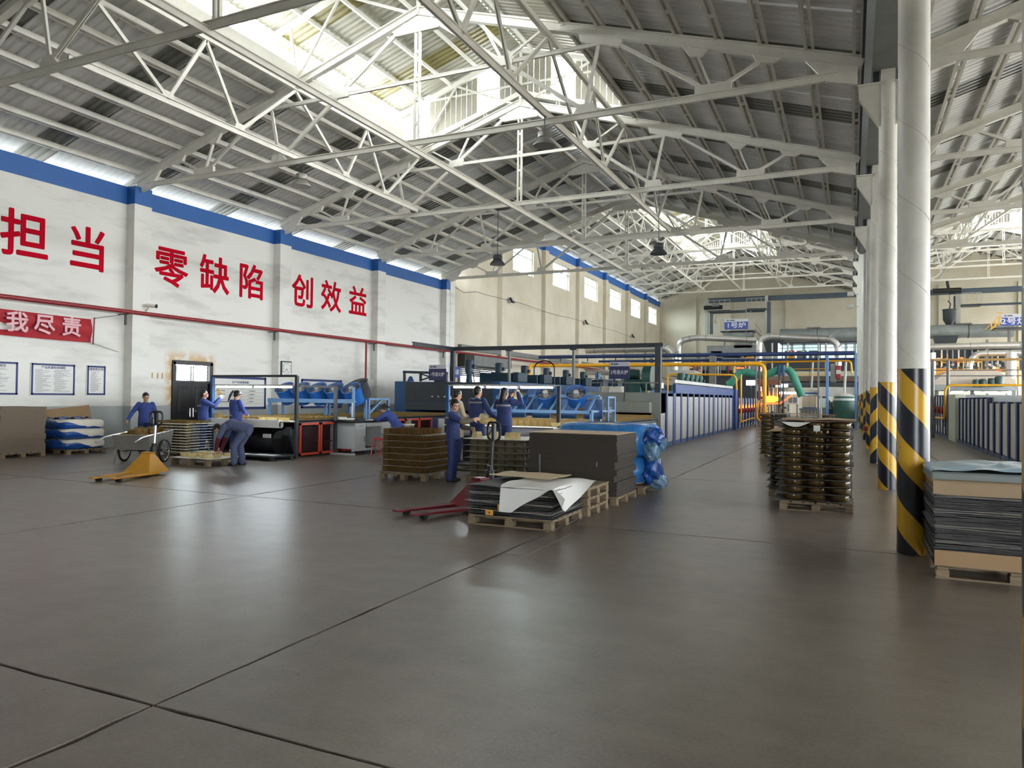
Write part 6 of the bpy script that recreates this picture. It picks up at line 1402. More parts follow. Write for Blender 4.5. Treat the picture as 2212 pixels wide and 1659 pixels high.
def back_stack(x0, x1, y0, n, label, dz_=0.105):
    pallet(x0, x1, y0, y0+1.0, 'pallet under '+label, 0.13)
    for k in range(n): tag(MB().add(*wavy(x1-x0+0.06, 1.04, 0, 0.006, 0.012, 0, 0)).build('divider_sheet', m_cardd if k < n-1 else m_card, loc=((x0+x1)/2, y0+0.5, 0.14+k*dz_+0.006)), '%s divider in %s' % (ORD[n-1-k].capitalize() if n-1-k else 'Topmost', label), 'divider sheet', 'dividers in '+label, 'thing')
    for k in range(n-1):
        for j in range(3):
            glass(me_pot, (x0+0.16, y0+0.18+0.32*j, 0.15+k*dz_), 'dark pot, left side, %s layer, %s back, %s' % (ORD[n-2-k], NTH[j], label), 'pots in '+label, 'glass_pot', 'glass pot')
            
            if j == 0: glass(me_pot, (x1-0.16, y0+0.18, 0.15+k*dz_), 'dark pot, right corner, %s layer, %s' % (ORD[n-2-k], label), 'pots in '+label, 'glass_pot', 'glass pot')
back_stack(-1.28, -0.3, 13.3, 9, 'second pot stack behind the near one', 0.12); back_stack(-2.3, -0.4, 21.5, 11, 'wide pot stack down the aisle', 0.11)
# right paper stack in the second bay
pallet(0.72, 2.0, 7.92, 9.0, 'pallet under the tall paper and divider stack at the right edge', 0.13)
tag(MB().cbox(0.71, 2.0, 7.885, 7.897, 0.13, 0.27, 0.001).build('brown_board', m_card), 'brown board band around the foot of the right paper stack', 'board', None, 'thing')
m_pap = M('grey_paper', (120, 118, 114), 0.8, noise=0.3, scale=8)
z = 0.14
for k in range(18):
    h = 0.036; b = MB()
    for q in range(4): b.add(*wavy(1.25+jit(0.03), 1.1+jit(0.02), q*h/4, q*h/4+h*0.2, 0.006, jit(0.012), jit(0.012)))
    tag(b.build('divider_sheet', (m_dark2, m_pap, m_dark2, m_dark2)[k % 4], loc=(1.34, 8.5, z)), '%s layer of worn dividers in the right-hand stack' % (ORD[17-k].capitalize() if k < 17 else 'Topmost'), 'divider sheet', 'worn dividers in the right stack', 'thing'); z += h
tag(MB().box(0.70, 1.98, 7.9, 9.05, 0, 0.01).add(*wavy(1.28, 0.01, -0.11, 0.0, 0.004, 1.34, 7.888)).build('tan_board', MATS['tan_board'], loc=(0, 0, z+0.11)), 'tan folded board over the front of the right stack', 'board', None, 'thing')
for k in range(3): tag(MB().add(*wavy(1.22, 1.1, 0, 0.022, 0.008, 0, 0)).build('board', m_card, loc=(1.34, 8.55, z+0.012+0.03*k)), '%s tan board at the top of the right stack' % ('lowest', 'middle', 'upper')[k], 'board', 'tan boards of the right stack', 'thing')
pk = thing('sheet_pack', 'pale blue filmed sheet pack on top of the right stack', 'sheet pack', (1.34, 8.72, z+0.105))
MB().cbox(-0.64, 0.64, -0.62, 0.5, 0.0, 0.085, 0.015).build('sheets', M('grey_green_sheets', (122, 132, 130), 0.6, noise=0.15, scale=12, stretch=(0.3, 0.3, 30)), pk)
MB().grid(lambda u, v: (-0.65+1.3*u, -0.63+1.15*v, 0.088+0.075*(math.sin(PI*min(1, max(0, u)))**0.5)*(math.sin(PI*min(1, 0.06+v*0.94))**0.6)+0.006*math.sin(u*23+v*9)+0.005*math.sin(v*31-u*13)), 40, 26).build('film_wrap', m_filml, pk, True)
# ================================================================== furnace hall machinery, left bay
def rect(b, px0, py0, px1, py1, y, dep, back=True):
    p, q = aty(px0, py1, y), aty(px1, py0, y); return b.cbox(min(p.x, q.x), max(p.x, q.x), y, y+dep, min(p.z, q.z), max(p.z, q.z), 0.012)
def pxw(px, y): return px*y/1586*1.02                               # pixels to metres at depth y
def ptube(pts, y, r, mat, name, parent=None, n=10, bend=0.0, flanges=0):
    P = [aty(a, c, y if len(k) == 0 else k[0]) for a, c, *k in pts]; o = MB().tube(P, r, n, bend=bend).build(name, mat, parent, True)
    return o
def duct(label, pts, y, r, mat, bend, step=2.4, name='steam_duct'):
    P = [aty(a, c, y) for a, c in pts]; t = thing(name, label, 'duct', (0, 0, 0), group='silver ducts in the furnace hall')
    MB().tube(P, r, 18, bend=bend, steps=6).build('duct_wall', mat, t, True); b = MB()
    for p, q in zip(P[:-1], P[1:]):
        L_ = (q-p).length; d = (q-p).normalized(); k = max(1, int((L_-2*bend*0.8)/step))
        for i in range(k+1):
            s_ = bend*0.85+(L_-1.7*bend)*i/max(1, k); c = p+d*s_; b.cyl(c-d*0.03, c+d*0.03, r*1.07, 18)
    b.build('flange', m_ductg, t, True)
    return t
duct('long silver duct before the beige left wall, bending down at its right end', [(1205, 757), (1440, 751), (1455, 764), (1457, 800)], 58, 0.33, m_galv, 1.0)
duct('lower horizontal silver duct behind the right furnace roof', [(1212, 803), (1325, 805), (1425, 806)], 58, 0.24, m_galv, 0.2)
duct('silver duct rising at left and bending across to mid hall', [(1466, 835), (1466, 737), (1500, 729), (1640, 735)], 66, 0.26, m_galv, 1.2)
duct('silver duct rising mid hall, arching right before the control room', [(1639, 845), (1640, 735), (1660, 726), (1795, 732), (1810, 745), (1811, 790)], 61, 0.24, m_galv, 1.0)
dk_ = thing('flue_duct', 'big grey flue duct crossing both furnace bays high at the back', 'duct', (0, 0, 0)); a, c = aty(1780, 735, 77), aty(2188, 723, 77); zc = 8.0
MB().cyl((a.x-4, 77, zc), (c.x, 77, zc), 0.62, 24).build('duct_wall', m_ductg, dk_, True)
for x in (-3, 1.5, 6.2, 9.5): MB().lathe([(0.64, 0), (0.64, 0.08)], 24, (x, 77, zc), T=Matrix.Rotation(PI/2, 4, 'Y')).build('band', m_dark, dk_); MB().cbox(x-0.9, x+0.3, 76.7, 77.3, zc+0.6, zc+0.72, 0.02).build('hatch', m_steelg, dk_)
for px in (1671, 1783, 2042): q = aty(px, 755, 77); MB().prism([(q.x-1.0, zc-0.4), (q.x+1.0, zc-0.4), (q.x+0.55, zc-1.9), (q.x-0.55, zc-1.9)], 'y', 76.5, 77.5).build('hopper', m_dark, dk_)
# pipe rack
rk3 = thing('pipe_rack', 'dark blue pipe rack crossing the hall above the furnaces', 'pipe rack', (0, 0, 0)); YR = 45.6
za = aty(1440, 768, YR).z; xl, xr = aty(1165, 770, YR).x, 0.2
MB().cyl((xl, YR, za), (xr, YR, za), 0.12, 14).build('main_pipe', m_blued, rk3, True); zb = aty(1440, 779, YR).z; MB().cyl((aty(1292, 780, YR).x, YR+0.15, zb), (xr, YR+0.15, zb), 0.07, 10).build('second_pipe', m_blued, rk3, True)
for px, w_, m_ in ((1536, 0.2, m_steelg), (1543, 0.2, m_steelg), (1633, 0.09, m_steelg), (1768, 0.1, m_steelg), (1787, 0.15, m_bluel), (1849, 0.13, m_bluel)):
    x = aty(px, 800, YR).x; MB().cbox(x-w_/2, x+w_/2, YR-w_/2, YR+w_/2, 0, za, 0.01).build('post', m_, rk3)
for k in range(7): x = xl+1.5+k*1.9; MB().bar((x, YR+0.05, zb), (x, YR+0.05, za), 0.05, 0.05).build('hanger', m_dark, rk3)
# yellow gas mains
yp = thing('gas_main', 'thick yellow gas pipe running across and turning down to the floor', 'pipe', (0, 0, 0)); YY = 44.4; q = aty(1652, 786, YY)
MB().tube([(aty(1160, 790, YY).x, YY-1.2, q.z-0.65), (aty(1160, 790, YY).x, YY-1.2, q.z), (aty(1160, 790, YY).x, YY, q.z), (q.x, YY, q.z), (q.x, YY, 0.3)], 0.11, 14, bend=0.45).build('pipe', m_yellow, yp, True)
for z in (0.95, 1.15): MB().cyl((q.x, YY, z), (q.x, YY, z+0.07), 0.19, 16).build('flange', m_yellow, yp, True)
MB().cyl((q.x, YY, 0), (q.x, YY, 0.5), 0.08, 10).build('stand', m_steelg, yp); MB().tube([(q.x-0.28, YY, q.z-0.1), (q.x-0.28, YY, 0.4)], 0.05, 8).build('drain_pipe', m_red, yp); MB().tube([(q.x-0.3, YY-0.1, 1.6), (q.x-0.42, YY-0.1, 0.6), (q.x-0.1, YY-0.1, 0.3)], 0.05, 8, bend=0.2).build('branch', m_yellow, yp, True)
for px in (1393, 1401): x = aty(px, 800, YY).x; MB().cyl((x, YY, 1.9), (x, YY, q.z), 0.09, 10).build('riser', m_yellow, yp, True)
yb = thing('gas_branch', 'thin orange-yellow gas pipe along the pipe rack with a drop at its right end', 'pipe', (0, 0, 0)); MB().tube([aty(1585, 806, 46.5), aty(1585, 786, 46.5), aty(1625, 783, 46.5), aty(1838, 779, 46.5), aty(1840, 806, 46.5)], 0.06, 10, bend=0.25).build('pipe', m_yellow, yb, True)
for px in (1610, 1700): MB().tube([aty(px, 795, 46.6), aty(px, 772, 46.6), aty(px+18, 772, 46.6)], 0.05, 8, bend=0.15).build('loop', m_yellow, yb, True)
gp_ = thing('gas_branch', 'square loop of thin ochre pipe over the blue-ribbed furnace', 'pipe', (0, 0, 0)); MB().tube([aty(1442, 838, 41.9), aty(1442, 808, 41.9), aty(1590, 810, 41.9), aty(1591, 842, 41.9)], 0.055, 10, bend=0.3).build('pipe', m_yellow, gp_, True)
# melting furnace with sign platform
mf = thing('melting_furnace', 'large grey melting furnace block under the number one sign', 'furnace', (0, 0, 0)); YM_ = 68.0
for r_ in ((1478, 772, 1648, 800), (1527, 745, 1640, 770), (1535, 758, 1560, 776), (1585, 735, 1625, 752)): rect(b := MB(), *r_, YM_, 5); b.build('casing', m_ductg, mf)
rect(b := MB(), 1480, 798, 1660, 860, YM_+0.3, 5); b.build('hot_deck', m_dark, mf)
for k in range(16): px = 1485+k*9+jit(3); rect(b := MB(), px, 778+jit(3), px+2.5, 812, YM_-0.2, 0.15); b.build('strut', (m_ductg, m_dark, m_red, m_steelw)[k % 4], mf)
for (px, py, s_) in ((1493, 794, 4), (1503, 791, 3), (1595, 795, 6), (1604, 795, 5), (1512, 800, 3)): p = aty(px, py, YM_-0.3); MB().ball(p, pxw(s_, YM_)/2, 10, 6, (1.6, 0.5, 0.6)).build('glow_port', m_hot, mf, True)
for px in (1505, 1532, 1600): rect(b := MB(), px, 762, px+7, 776, YM_-0.4, 0.4); b.build('control_box', m_steelg, mf)
for r_ in ((1440, 785, 1475, 800), (1440, 800, 1500, 812)): rect(b := MB(), *r_, 64, 3); b.build('cladding', m_panel, mf)
sp_ = thing('sign_platform', 'railed grey platform carrying the blue number one furnace sign', 'platform', (0, 0, 0)); YS = 72.0
rect(b := MB(), 1556, 713, 1630, 717, YS, 2.2); b.build('deck', m_dark, sp_); rect(b := MB(), 1562, 717, 1625, 727, YS+0.3, 1.6); b.build('dome', m_ductg, sp_)
for r_ in ((1558, 690, 1568, 714), (1612, 690, 1628, 714)):
    b = MB()
    for i in range(3): x = aty(r_[0]+(r_[2]-r_[0])*i/2, 700, YS); z0 = aty(1600, 714, YS).z; b.bar((x.x, YS, z0), (x.x, YS, z0+1.1), 0.06, 0.06)
    for h in (0.4, 0.75, 1.1): b.bar((aty(r_[0], 700, YS).x, YS, z0+h), (aty(r_[2], 700, YS).x, YS, z0+h), 0.05, 0.05)
    b.build('railing', m_panel, sp_)
b = MB(); b.bar(aty(1630, 712, YS), aty(1645, 728, YS), 0.08, 0.2); b.bar(aty(1628, 695, YS), aty(1645, 718, YS), 0.05, 0.05); b.build('stair', m_steelg, sp_)
for px in (1562, 1600, 1624): x = aty(px, 720, YS).x; MB().bar((x, YS+1, 6.0), (x, YS+1, aty(1600, 714, YS).z), 0.12, 0.12).build('leg', m_steelg, sp_)
p, q = aty(1565, 712, YS-0.1), aty(1616, 688, YS-0.1); sign('furnace_sign', 'blue number one sign with white top strip on the railed platform', (p.x+q.x)/2, YS-0.1, (p.z+q.z)/2, q.x-p.x, q.z-p.z, m_signb, '1号炉', 0.58, sx=1.25, hd=0.28); MB().bar((p.x+0.2, YS, p.z-0.6), (p.x+0.2, YS, p.z+0.3), 0.06, 0.06).bar((q.x-0.2, YS, p.z-0.6), (q.x-0.2, YS, p.z+0.3), 0.06, 0.06).build('sign_post', m_steelg, sp_)
# crane frame on the back wall
for x_ in (-17.5, -14.5, -11.0): MB().bar((x_, YM_+2, 0), (x_, YM_+2, 5.5), 0.3, 0.3).build('leg', m_steelg, mf)
def crane(cols, beam, lows, decks, label, extra=None):
    t = thing('crane_frame', label, 'crane frame', (0, 0, 0)); y = 80.0
    for px, py0, py1, w_, m_ in cols: a, c = aty(px, py0, y), aty(px, py1, y); MB().cbox(a.x-w_/2, a.x+w_/2, y-w_/2, y+w_/2, c.z, a.z, 0.01).build('column', m_, t)
    for (pa, ya, pb, yb_, h) in beam: a, c = aty(pa, ya, y+0.4), aty(pb, yb_, y+0.4); MB().ibeam((a.x, y+0.4, (a.z+c.z)/2), (c.x, y+0.4, (a.z+c.z)/2), 0.3, h, 0.05).build('beam', m_dkb, t)
    for (pa, ya, pb, yb_) in decks:
        a, c = aty(pa, ya, y-0.6), aty(pb, ya, y-0.6); MB().box(a.x, c.x, y-0.7, y+0.5, a.z-0.12, a.z+0.05).build('deck', m_dark, t); b = MB()
        for i in range(5): x = a.x+(c.x-a.x)*i/4; b.bar((x, y-0.65, a.z), (x, y-0.65, a.z+1.1), 0.05, 0.05)
        for h in (0.5, 1.1): b.bar((a.x, y-0.65, a.z+h), (c.x, y-0.65, a.z+h), 0.05, 0.05)
        b.build('railing', m_panel, t)
    return t
m_dkb = M('slate_blue_steel', (78, 92, 104), 0.5, noise=0.1, scale=2)
cr = crane(((1527, 646, 722, 0.32, m_panel), (1656, 639, 722, 0.32, m_panel), (1537, 676, 722, 0.3, m_dkb), (1661, 652, 722, 0.34, m_dkb)), ((1527, 650, 1850, 636, 0.5), (1538, 678, 1656, 668, 0.28)), (), ((1531, 672, 1577, 672), (1613, 668, 1655, 668)), 'slate blue crane frame against the back wall above the number one sign')
a = aty(1521, 665, 79.4); MB().cyl(a, a+V((1.9, 0, 0)), 0.22, 14).build('hoist_drum', m_black, cr, True); rect(b := MB(), 1538, 655, 1553, 664, 79.2, 0.6); b.build('hoist_motor', m_steelg, cr)
b = MB(); h = aty(1546, 680, 79.4); b.bar(h, h-V((0, 0, 0.5)), 0.05, 0.05); b.tube([h-V((0, 0, 0.5)), h-V((0.12, 0, 0.7)), h-V((0, 0, 0.9)), h-V((-0.14, 0, 0.75))], 0.06, 8); b.build('hook', m_rust, cr)
b = MB(); 
for k in range(8): b.bar(aty(1612, 675+k*7, 79.6), aty(1619, 675+k*7, 79.6), 0.04, 0.04)
b.bar(aty(1612, 668, 79.6), aty(1608, 700, 79.6), 0.06, 0.06); b.bar(aty(1622, 668, 79.6), aty(1619, 700, 79.6), 0.06, 0.06); b.build('ladder', m_panel, cr)
# control room with lit windows
cr_ = thing('control_room', 'raised control room with lit windows and coloured indicator lamps', 'control room', (0, 0, 0)); YC = 71.0
rect(b := MB(), 1684, 735, 1862, 743, YC, 3); b.build('roof_edge', m_dark, cr_); rect(b := MB(), 1650, 776, 1862, 800, YC, 3); b.build('parapet', m_dark, cr_); rect(b := MB(), 1680, 738, 1862, 790, YC+2.2, 0.3); b.build('rear_wall', m_lit, cr_)
for k, (p0, p1) in enumerate(((1690, 1709), (1712, 1735), (1738, 1772), (1808, 1826), (1829, 1845), (1848, 1860))):
    rect(b := MB(), p0, 744, p1, 766 if k > 2 else 756+k, YC, 0.04); b.build('window_pane', m_pane, cr_)
    for px in (p0, p1): rect(b := MB(), px-1.0, 742, px+1.0, 778, YC-0.06, 0.12); b.build('mullion', m_black, cr_)
rect(b := MB(), 1684, 750, 1862, 752, YC-0.08, 0.1); b.build('rail', m_black, cr_)
for k in range(3): rect(b := MB(), 1695+k*26, 757, 1716+k*26, 776, YC+0.9, 0.5); b.build('cabinet', m_steelg, cr_)
for (px, py, m_) in ((1692, 762, m_ledg), (1709, 761, m_hot), (1716, 761, m_ledr), (1732, 761, m_hot), (1736, 761, m_ledg), (1823, 761, m_ledr), (1828, 761, m_ledr), (1833, 761, m_ledr)): MB().ball(aty(px, py, YC-0.15), 0.09, 8, 6).build('indicator_lamp', m_, cr_, True)
for px in (1668, 1702, 1768, 1784): p = aty(px, 745, 62); tag(MB().cyl((p.x, 62, 2.5), (p.x, 62, aty(px, 741, 62).z), 0.07, 8).build('vent_pipe', m_panel, None, True), 'thin pale vent pipe under the arching silver duct, %s of four' % {1668: 'first', 1702: 'second', 1768: 'third', 1784: 'fourth'}[px], 'pipe', 'vent pipes under the arching duct', 'thing')
# working deck, forming machine and glow
dkk = thing('working_deck', 'dark raised working deck with orange rails behind the green hose', 'platform', (0, 0, 0)); YD = 58.0
rect(b := MB(), 1640, 826, 1862, 834, YD, 6); b.build('deck', m_dark, dkk); rect(b := MB(), 1660, 812, 1862, 824, YD+2.0, 3); b.build('ledge', m_cardg, dkk)
for py in (796, 808): rect(b := MB(), 1712, py, 1790, py+1.6, YD-0.2, 0.08); b.build('rail', m_yellow, dkk)
for px in (1714, 1748, 1788): rect(b := MB(), px, 790, px+1.6, 826, YD-0.2, 0.08); b.build('rail_post', m_dark, dkk)
rect(b := MB(), 1794, 786, 1806, 826, YD+0.5, 1.2); b.build('cabinet', m_steelg, dkk); rect(b := MB(), 1806, 790, 1816, 818, YD+0.4, 1.0); b.build('cabinet', m_red, dkk); rect(b := MB(), 1806, 799, 1816, 808, YD+0.36, 0.05); b.build('cabinet_band', m_panel, dkk)
for px in (1680, 1780, 1850): x = aty(px, 840, YD).x; MB().cbox(x-0.12, x+0.12, YD+0.2, YD+0.44, 0, aty(px, 833, YD).z, 0.01).build('leg', m_dark, dkk)
im = thing('forming_machine', 'glass forming machine with molten orange glow in its middle', 'machine', (0, 0, 0)); YI = 53.5
rect(b := MB(), 1633, 893, 1700, 908, YI, 3); b.build('bed', m_black, im); rect(b := MB(), 1636, 820, 1682, 831, YI+0.5, 2); b.build('head_beam', M('rusty_beam', (120, 78, 62), 0.7), im)
for k in range(9): px = 1640+k*6.5+jit(1); rect(b := MB(), px, 830, px+2.2, 893, YI+0.8+jit(0.5), 0.12); b.build('rod', (m_rust, m_dark, m_steelg)[k % 3], im)
for k in range(4): px = 1686+k*4; rect(b := MB(), px, 818, px+1.2, 900, YI-0.3, 0.06); b.build('post', m_dark, im)
p = aty(1665, 862, YI+0.5); MB().ball(p, 0.33, 16, 10, (1.7, 0.8, 0.7)).build('molten_glass', m_glow, im, True)
for k in range(6): MB().lathe([(0.03, 0), (0.05, 0.12), (0.001, 0.4+0.3*rnd.random())], 8, p+V((-0.6+0.26*k, 0.2*jit(1), 0.15))).build('flame', m_flame, im, True)
MB().tube([p+V((-1.3, 0.3, -0.5)), p+V((-0.6, 0, -0.35)), p+V((0.6, 0, -0.3)), p+V((1.4, 0.2, 0.3))], 0.06, 8).build('chute', m_hot, im)
for k in range(22):
    px, py = 1636+rnd.random()*66, 866+rnd.random()*28; s_ = rnd.uniform(2, 5); rect(b := MB(), px, py, px+s_, py+rnd.uniform(3, 9), YI+0.2+rnd.random(), 0.25); b.build('fitting', (m_dark, m_steelg, m_blue, m_rust, m_panel)[k % 5], im)
# bright worktop lamps behind
for k, r_ in enumerate(((1676, 830, 1702, 836), (1684, 847, 1722, 851), (1612, 822, 1632, 832), (1398, 830, 1412, 838), (1420, 828, 1432, 838))):
    t = thing('work_lamp', ['white lamp bar high right of the molten glow', 'long white lamp bar low right of the molten glow', 'pale lit panel under the green hose', 'dazzling small lamp left of the gantry post', 'dazzling small lamp right of the gantry post'][k], 'lamp', (0, 0, 0), group='bright work lamps')
    yy = 56.5 if k < 3 else 47; rect(b := MB(), *r_, yy, 0.12); b.build('tube', m_led, t); rect(b := MB(), r_[0]-1, r_[1]-1.5, r_[2]+1, r_[1], yy, 0.2); b.build('reflector', m_panel, t); q = aty((r_[0]+r_[2])/2, r_[1], yy); MB().bar((q.x, yy+0.17, 0), (q.x, yy+0.17, q.z), 0.07, 0.07).build('stand', m_dark, t)
# green flexible hose and its stand
gh = thing('flexible_duct', 'thick green cloth duct sagging over posts to the white machine', 'duct', (0, 0, 0)); pts = [(1572, 832), (1583, 824), (1596, 806), (1612, 803), (1632, 810), (1655, 810), (1676, 801), (1688, 795), (1702, 797), (1712, 808), (1722, 832), (1732, 856)]
P_ = [aty(a, c, 50) for a, c in pts]; b = MB(); b.tube(P_, 0.24, 16, bend=0.5, steps=8)
r2 = random.Random(4); b.v = [(x+r2.uniform(-.012, .012), y+r2.uniform(-.012, .012), z+r2.uniform(-.012, .012)) for x, y, z in b.v]; b.build('duct_cloth', M('green_duct_cloth', (60, 138, 116), 0.6, noise=0.2, scale=6), gh, True)
for px in (1683, 1692): x = aty(px, 800, 50); MB().cbox(x.x-0.09, x.x+0.09, 49.7, 50.3, x.z-0.35, x.z+0.35, 0.03).build('clamp', m_blue, gh); MB().bar((x.x, 50, 0), (x.x, 50, x.z-0.2), 0.07, 0.07).build('post', m_dark, gh)
# tanks and boxes
def tank(label, px, py0, y, r, mat):
    p = aty(px, py0, y); t = thing('air_tank', label, 'tank', (p.x, y, 0)); MB().lathe([(r*0.9, 0.15), (r, 0.2), (r, p.z-0.35), (r*0.9, p.z-0.18), (r*0.55, p.z-0.04), (0.001, p.z)], 24).build('shell', mat, t, True)
    MB().lathe([(r*1.02, p.z-0.42), (r*1.0, p.z-0.34), (r*0.86, p.z-0.14), (r*0.5, p.z-0.01), (0.001, p.z+0.02)], 24).build('pale_dome', m_panel, t, True)  # paler grey cap over the tank top
    for k in range(3): a = k*2*PI/3; MB().box(r*0.8*math.cos(a)-0.06, r*0.8*math.cos(a)+0.06, r*0.8*math.sin(a)-0.06, r*0.8*math.sin(a)+0.06, 0, 0.25).build('leg', m_dark, t)
    MB().tube([(0, 0, p.z), (0.1, 0, p.z+2.6)], 0.07, 8).build('riser', m_panel, t); MB().tube([(r+0.1, 0, 1.0), (r+0.25, 0, 1.0), (r+0.25, 0, 0.1)], 0.07, 8, bend=0.1).build('valve_pipe', m_steelg, t)
tank('dark green domed air tank left of the striped columns', 1824, 850, 48, 0.63, M('dark_green_tank', (28, 82, 72), 0.45)); tank('blue domed air tank behind the white box', 1753, 843, 58, 0.62, m_blue)
wb_ = thing('white_machine', 'cream boxed machine on a white caged stand where the green duct ends', 'machine', (0, 0, 0)); rect(b := MB(), 1733, 856, 1748, 880, 49.5, 0.8); rect(b, 1748.6, 856, 1764, 880, 49.5, 0.8); b.build('casing', m_cream, wb_); rect(b := MB(), 1726, 883, 1769, 885.5, 49.3, 1.0); b.build('table_top', m_steelg, wb_)
for k in range(6): px = 1728+k*8; rect(b := MB(), px, 885, px+1.6, 914, 49.3, 0.06); b.build('cage_bar', m_white, wb_)
rect(b := MB(), 1728, 898, 1769, 899.5, 49.3, 0.06); b.build('cage_rail', m_white, wb_); p0 = aty(1728, 914, 49.9); p1 = aty(1768, 887, 49.9); MB().box(p0.x, p1.x, 49.9, 50.2, 0, p1.z).build('inner_crate', m_panel, wb_)
MB().cyl(aty(1442, 838, 41.9), V((aty(1442, 838, 41.9).x, 41.9, 1.7)), 0.05, 8).build('foot', m_yellow, gp_); MB().bar((aty(1640, 806, 46.5).x, 46.5, 0), (aty(1640, 806, 46.5).x, 46.5, aty(1640, 783, 46.5).z), 0.1, 0.1).build('support', m_steelg, yb)
gr_ = thing('grille_unit', 'white framed double grille unit right of the molten glow', 'machine', (0, 0, 0)); rect(b := MB(), 1701, 856, 1724, 873, 56, 0.6); b.build('frame', m_white, gr_)
for k in range(2): rect(b := MB(), 1703+k*10.5, 858.5, 1711.5+k*10.5, 870, 55.95, 0.05); b.build('grille', m_steelg, gr_)
p = aty(1712, 873, 56.3); MB().bar((p.x-0.3, 56.3, 0), (p.x-0.3, 56.3, p.z), 0.08, 0.08).bar((p.x+0.3, 56.3, 0), (p.x+0.3, 56.3, p.z), 0.08, 0.08).build('stand', m_steelg, gr_)
eb = thing('electric_box', 'pale green electric cabinet between the posts near the tanks', 'cabinet', (0, 0, 0)); rect(b := MB(), 1771, 860, 1784, 881, 47.5, 0.3); b.build('case', M('pale_green_box', (188, 204, 194), 0.5), eb); p = aty(1777, 880, 47.6); MB().bar((p.x, 47.7, 0), (p.x, 47.7, p.z), 0.08, 0.08).build('stand', m_steelg, eb)
pmp = thing('pump_set', 'dark blue pump set with pipework beside the green tank', 'pump', (0, 0, 0)); rect(b := MB(), 1782, 884, 1804, 908, 48.5, 0.8); b.build('base', m_blued, pmp)
for k in range(5): p = aty(1780+k*5, 868+jit(4), 48.4); MB().tube([p, p+V((0.1, 0.1, -0.3)), p+V((0.2, 0, -0.5))], 0.05, 8, bend=0.05).ball(p, 0.11, 8, 6).build('valve', m_stain, pmp, True)
rect(b := MB(), 1768, 836, 1850, 856, 56, 2.5); tag(b.build('pale_tank_box', m_panel), 'long pale metal housing behind the two tanks', 'machine', None, 'thing')
# bits on the columns
for (px, py, y, lab) in ((1868, 924, 28, 'round red alarm bell on a striped column base'),):
    p = V((0.49, 28.0, atx(px, py, 0.45).z)); tag(MB().cyl(p, p+V((-0.06, -0.03, 0)), 0.09, 16).ball(p+V((-0.07, -0.03, 0)), 0.03, 8, 6).build('alarm_bell', m_red, None, True), lab, 'bell', None, 'thing')
fe = thing('fire_extinguisher_stand', 'red extinguisher on a yellow box behind the second striped column', 'fire extinguisher', (0.98, 17.2, 0)); MB().cbox(-0.2, 0.2, -0.2, 0.2, 0, 0.32, 0.01).build('yellow_box', m_yellow, fe); MB().lathe([(0.09, 0.32), (0.1, 0.36), (0.1, 0.72), (0.06, 0.82), (0.025, 0.86), (0.02, 0.92)], 14).build('cylinder', m_red, fe, True); MB().bar((0, 0, 0.92), (0.1, 0.02, 0.96), 0.03, 0.02).build('handle', m_black, fe)
for k in range(5): p = V((0.25, 55.6, 8.0+k*0.85)); tag(MB().cbox(p.x-0.5, p.x-0.1, 55.4, 55.8, p.z, p.z+0.28, 0.03).bar((p.x-0.15, 55.6, p.z+0.1), (0.5, 55.6, p.z+0.1), 0.05, 0.05).build('flood_light', m_panel), 'pale flood light, %s up the furnace hall column' % NTH[k], 'flood light', 'flood lights on the column', 'thing') if k in (0, 1, 4) else None
# ================================================================== furnace hall machinery, right bay
f3 = thing('annealing_furnace', 'white furnace with dark blue ribs in the right bay', 'furnace', (0, 0, 0)); HX = 3.9
MB().box(HX+0.12, HX+3, 20.0, 52, 0, 1.62).build('casing', m_panel, f3)
for (ya, yb_, zt2, n) in ((20.0, 26.9, 1.66, 6), (26.9, 34.6, 1.8, 8), (37.1, 52.0, 1.95, 13)):
    for k in range(n):
        y = ya+(yb_-ya)*(k+0.5)/n; dy = (yb_-ya)/n; MB().cbox(HX+0.01, HX+0.12, y-0.1, y+0.1, 0.0, zt2, 0.004).build('rib', m_blued, f3); MB().cbox(HX+0.06, HX+0.12, y+0.11, y+dy-0.11, 0.14, zt2-0.05, 0.004).build('panel', m_white, f3)
    MB().box(HX+0.02, HX+0.1, ya, yb_, 0, 0.12).build('skirting', m_blued, f3); MB().box(HX+0.12, HX+3, ya, yb_, 1.6, zt2).build('roof_plate', m_ductg, f3)
MB().cbox(HX-0.05, HX+0.3, 34.7, 36.9, 0, 1.95, 0.01).build('end_post', M('pale_sage_panel', (188, 194, 176), 0.5), f3)
for k in range(6): y = 38.2+1.7*k; MB().cyl((HX-0.2, y, 1.25), (HX-0.02, y, 1.25), 0.17, 14).build('valve', m_red, f3, True); MB().bar((HX-0.1, y, 0.5), (HX-0.1, y, 1.1), 0.06, 0.06).build('valve_pipe', m_steelg, f3)
MB().tube([aty(2210, 832, 37.2), aty(2042, 832, 37.2), aty(2040, 904, 37.2), aty(2022, 902, 40.5)], 0.05, 10, bend=0.3).build('gas_pipe', m_yellow, f3, True)
hd_ = thing('furnace_hood', 'beige sloped hood with dark green motors in the right bay', 'hood', (0, 0, 0)); YH = 52
a0, a1, b0, b1 = aty(2020, 832, YH), aty(2195, 832, YH), aty(2050, 800, YH), aty(2150, 800, YH); MB().prism([(a0.x, a0.z), (a1.x, a1.z), (a1.x, a1.z+0.3), (b1.x, b1.z), (b0.x, b0.z), (a0.x, a0.z+0.3)], 'y', YH, YH+5).build('hood_shell', M('dusty_beige_steel', (186, 174, 158), 0.6, noise=0.1), hd_); rect(b := MB(), 2015, 832, 2200, 843, YH-0.2, 4); b.build('roof_edge', m_ductg, hd_)
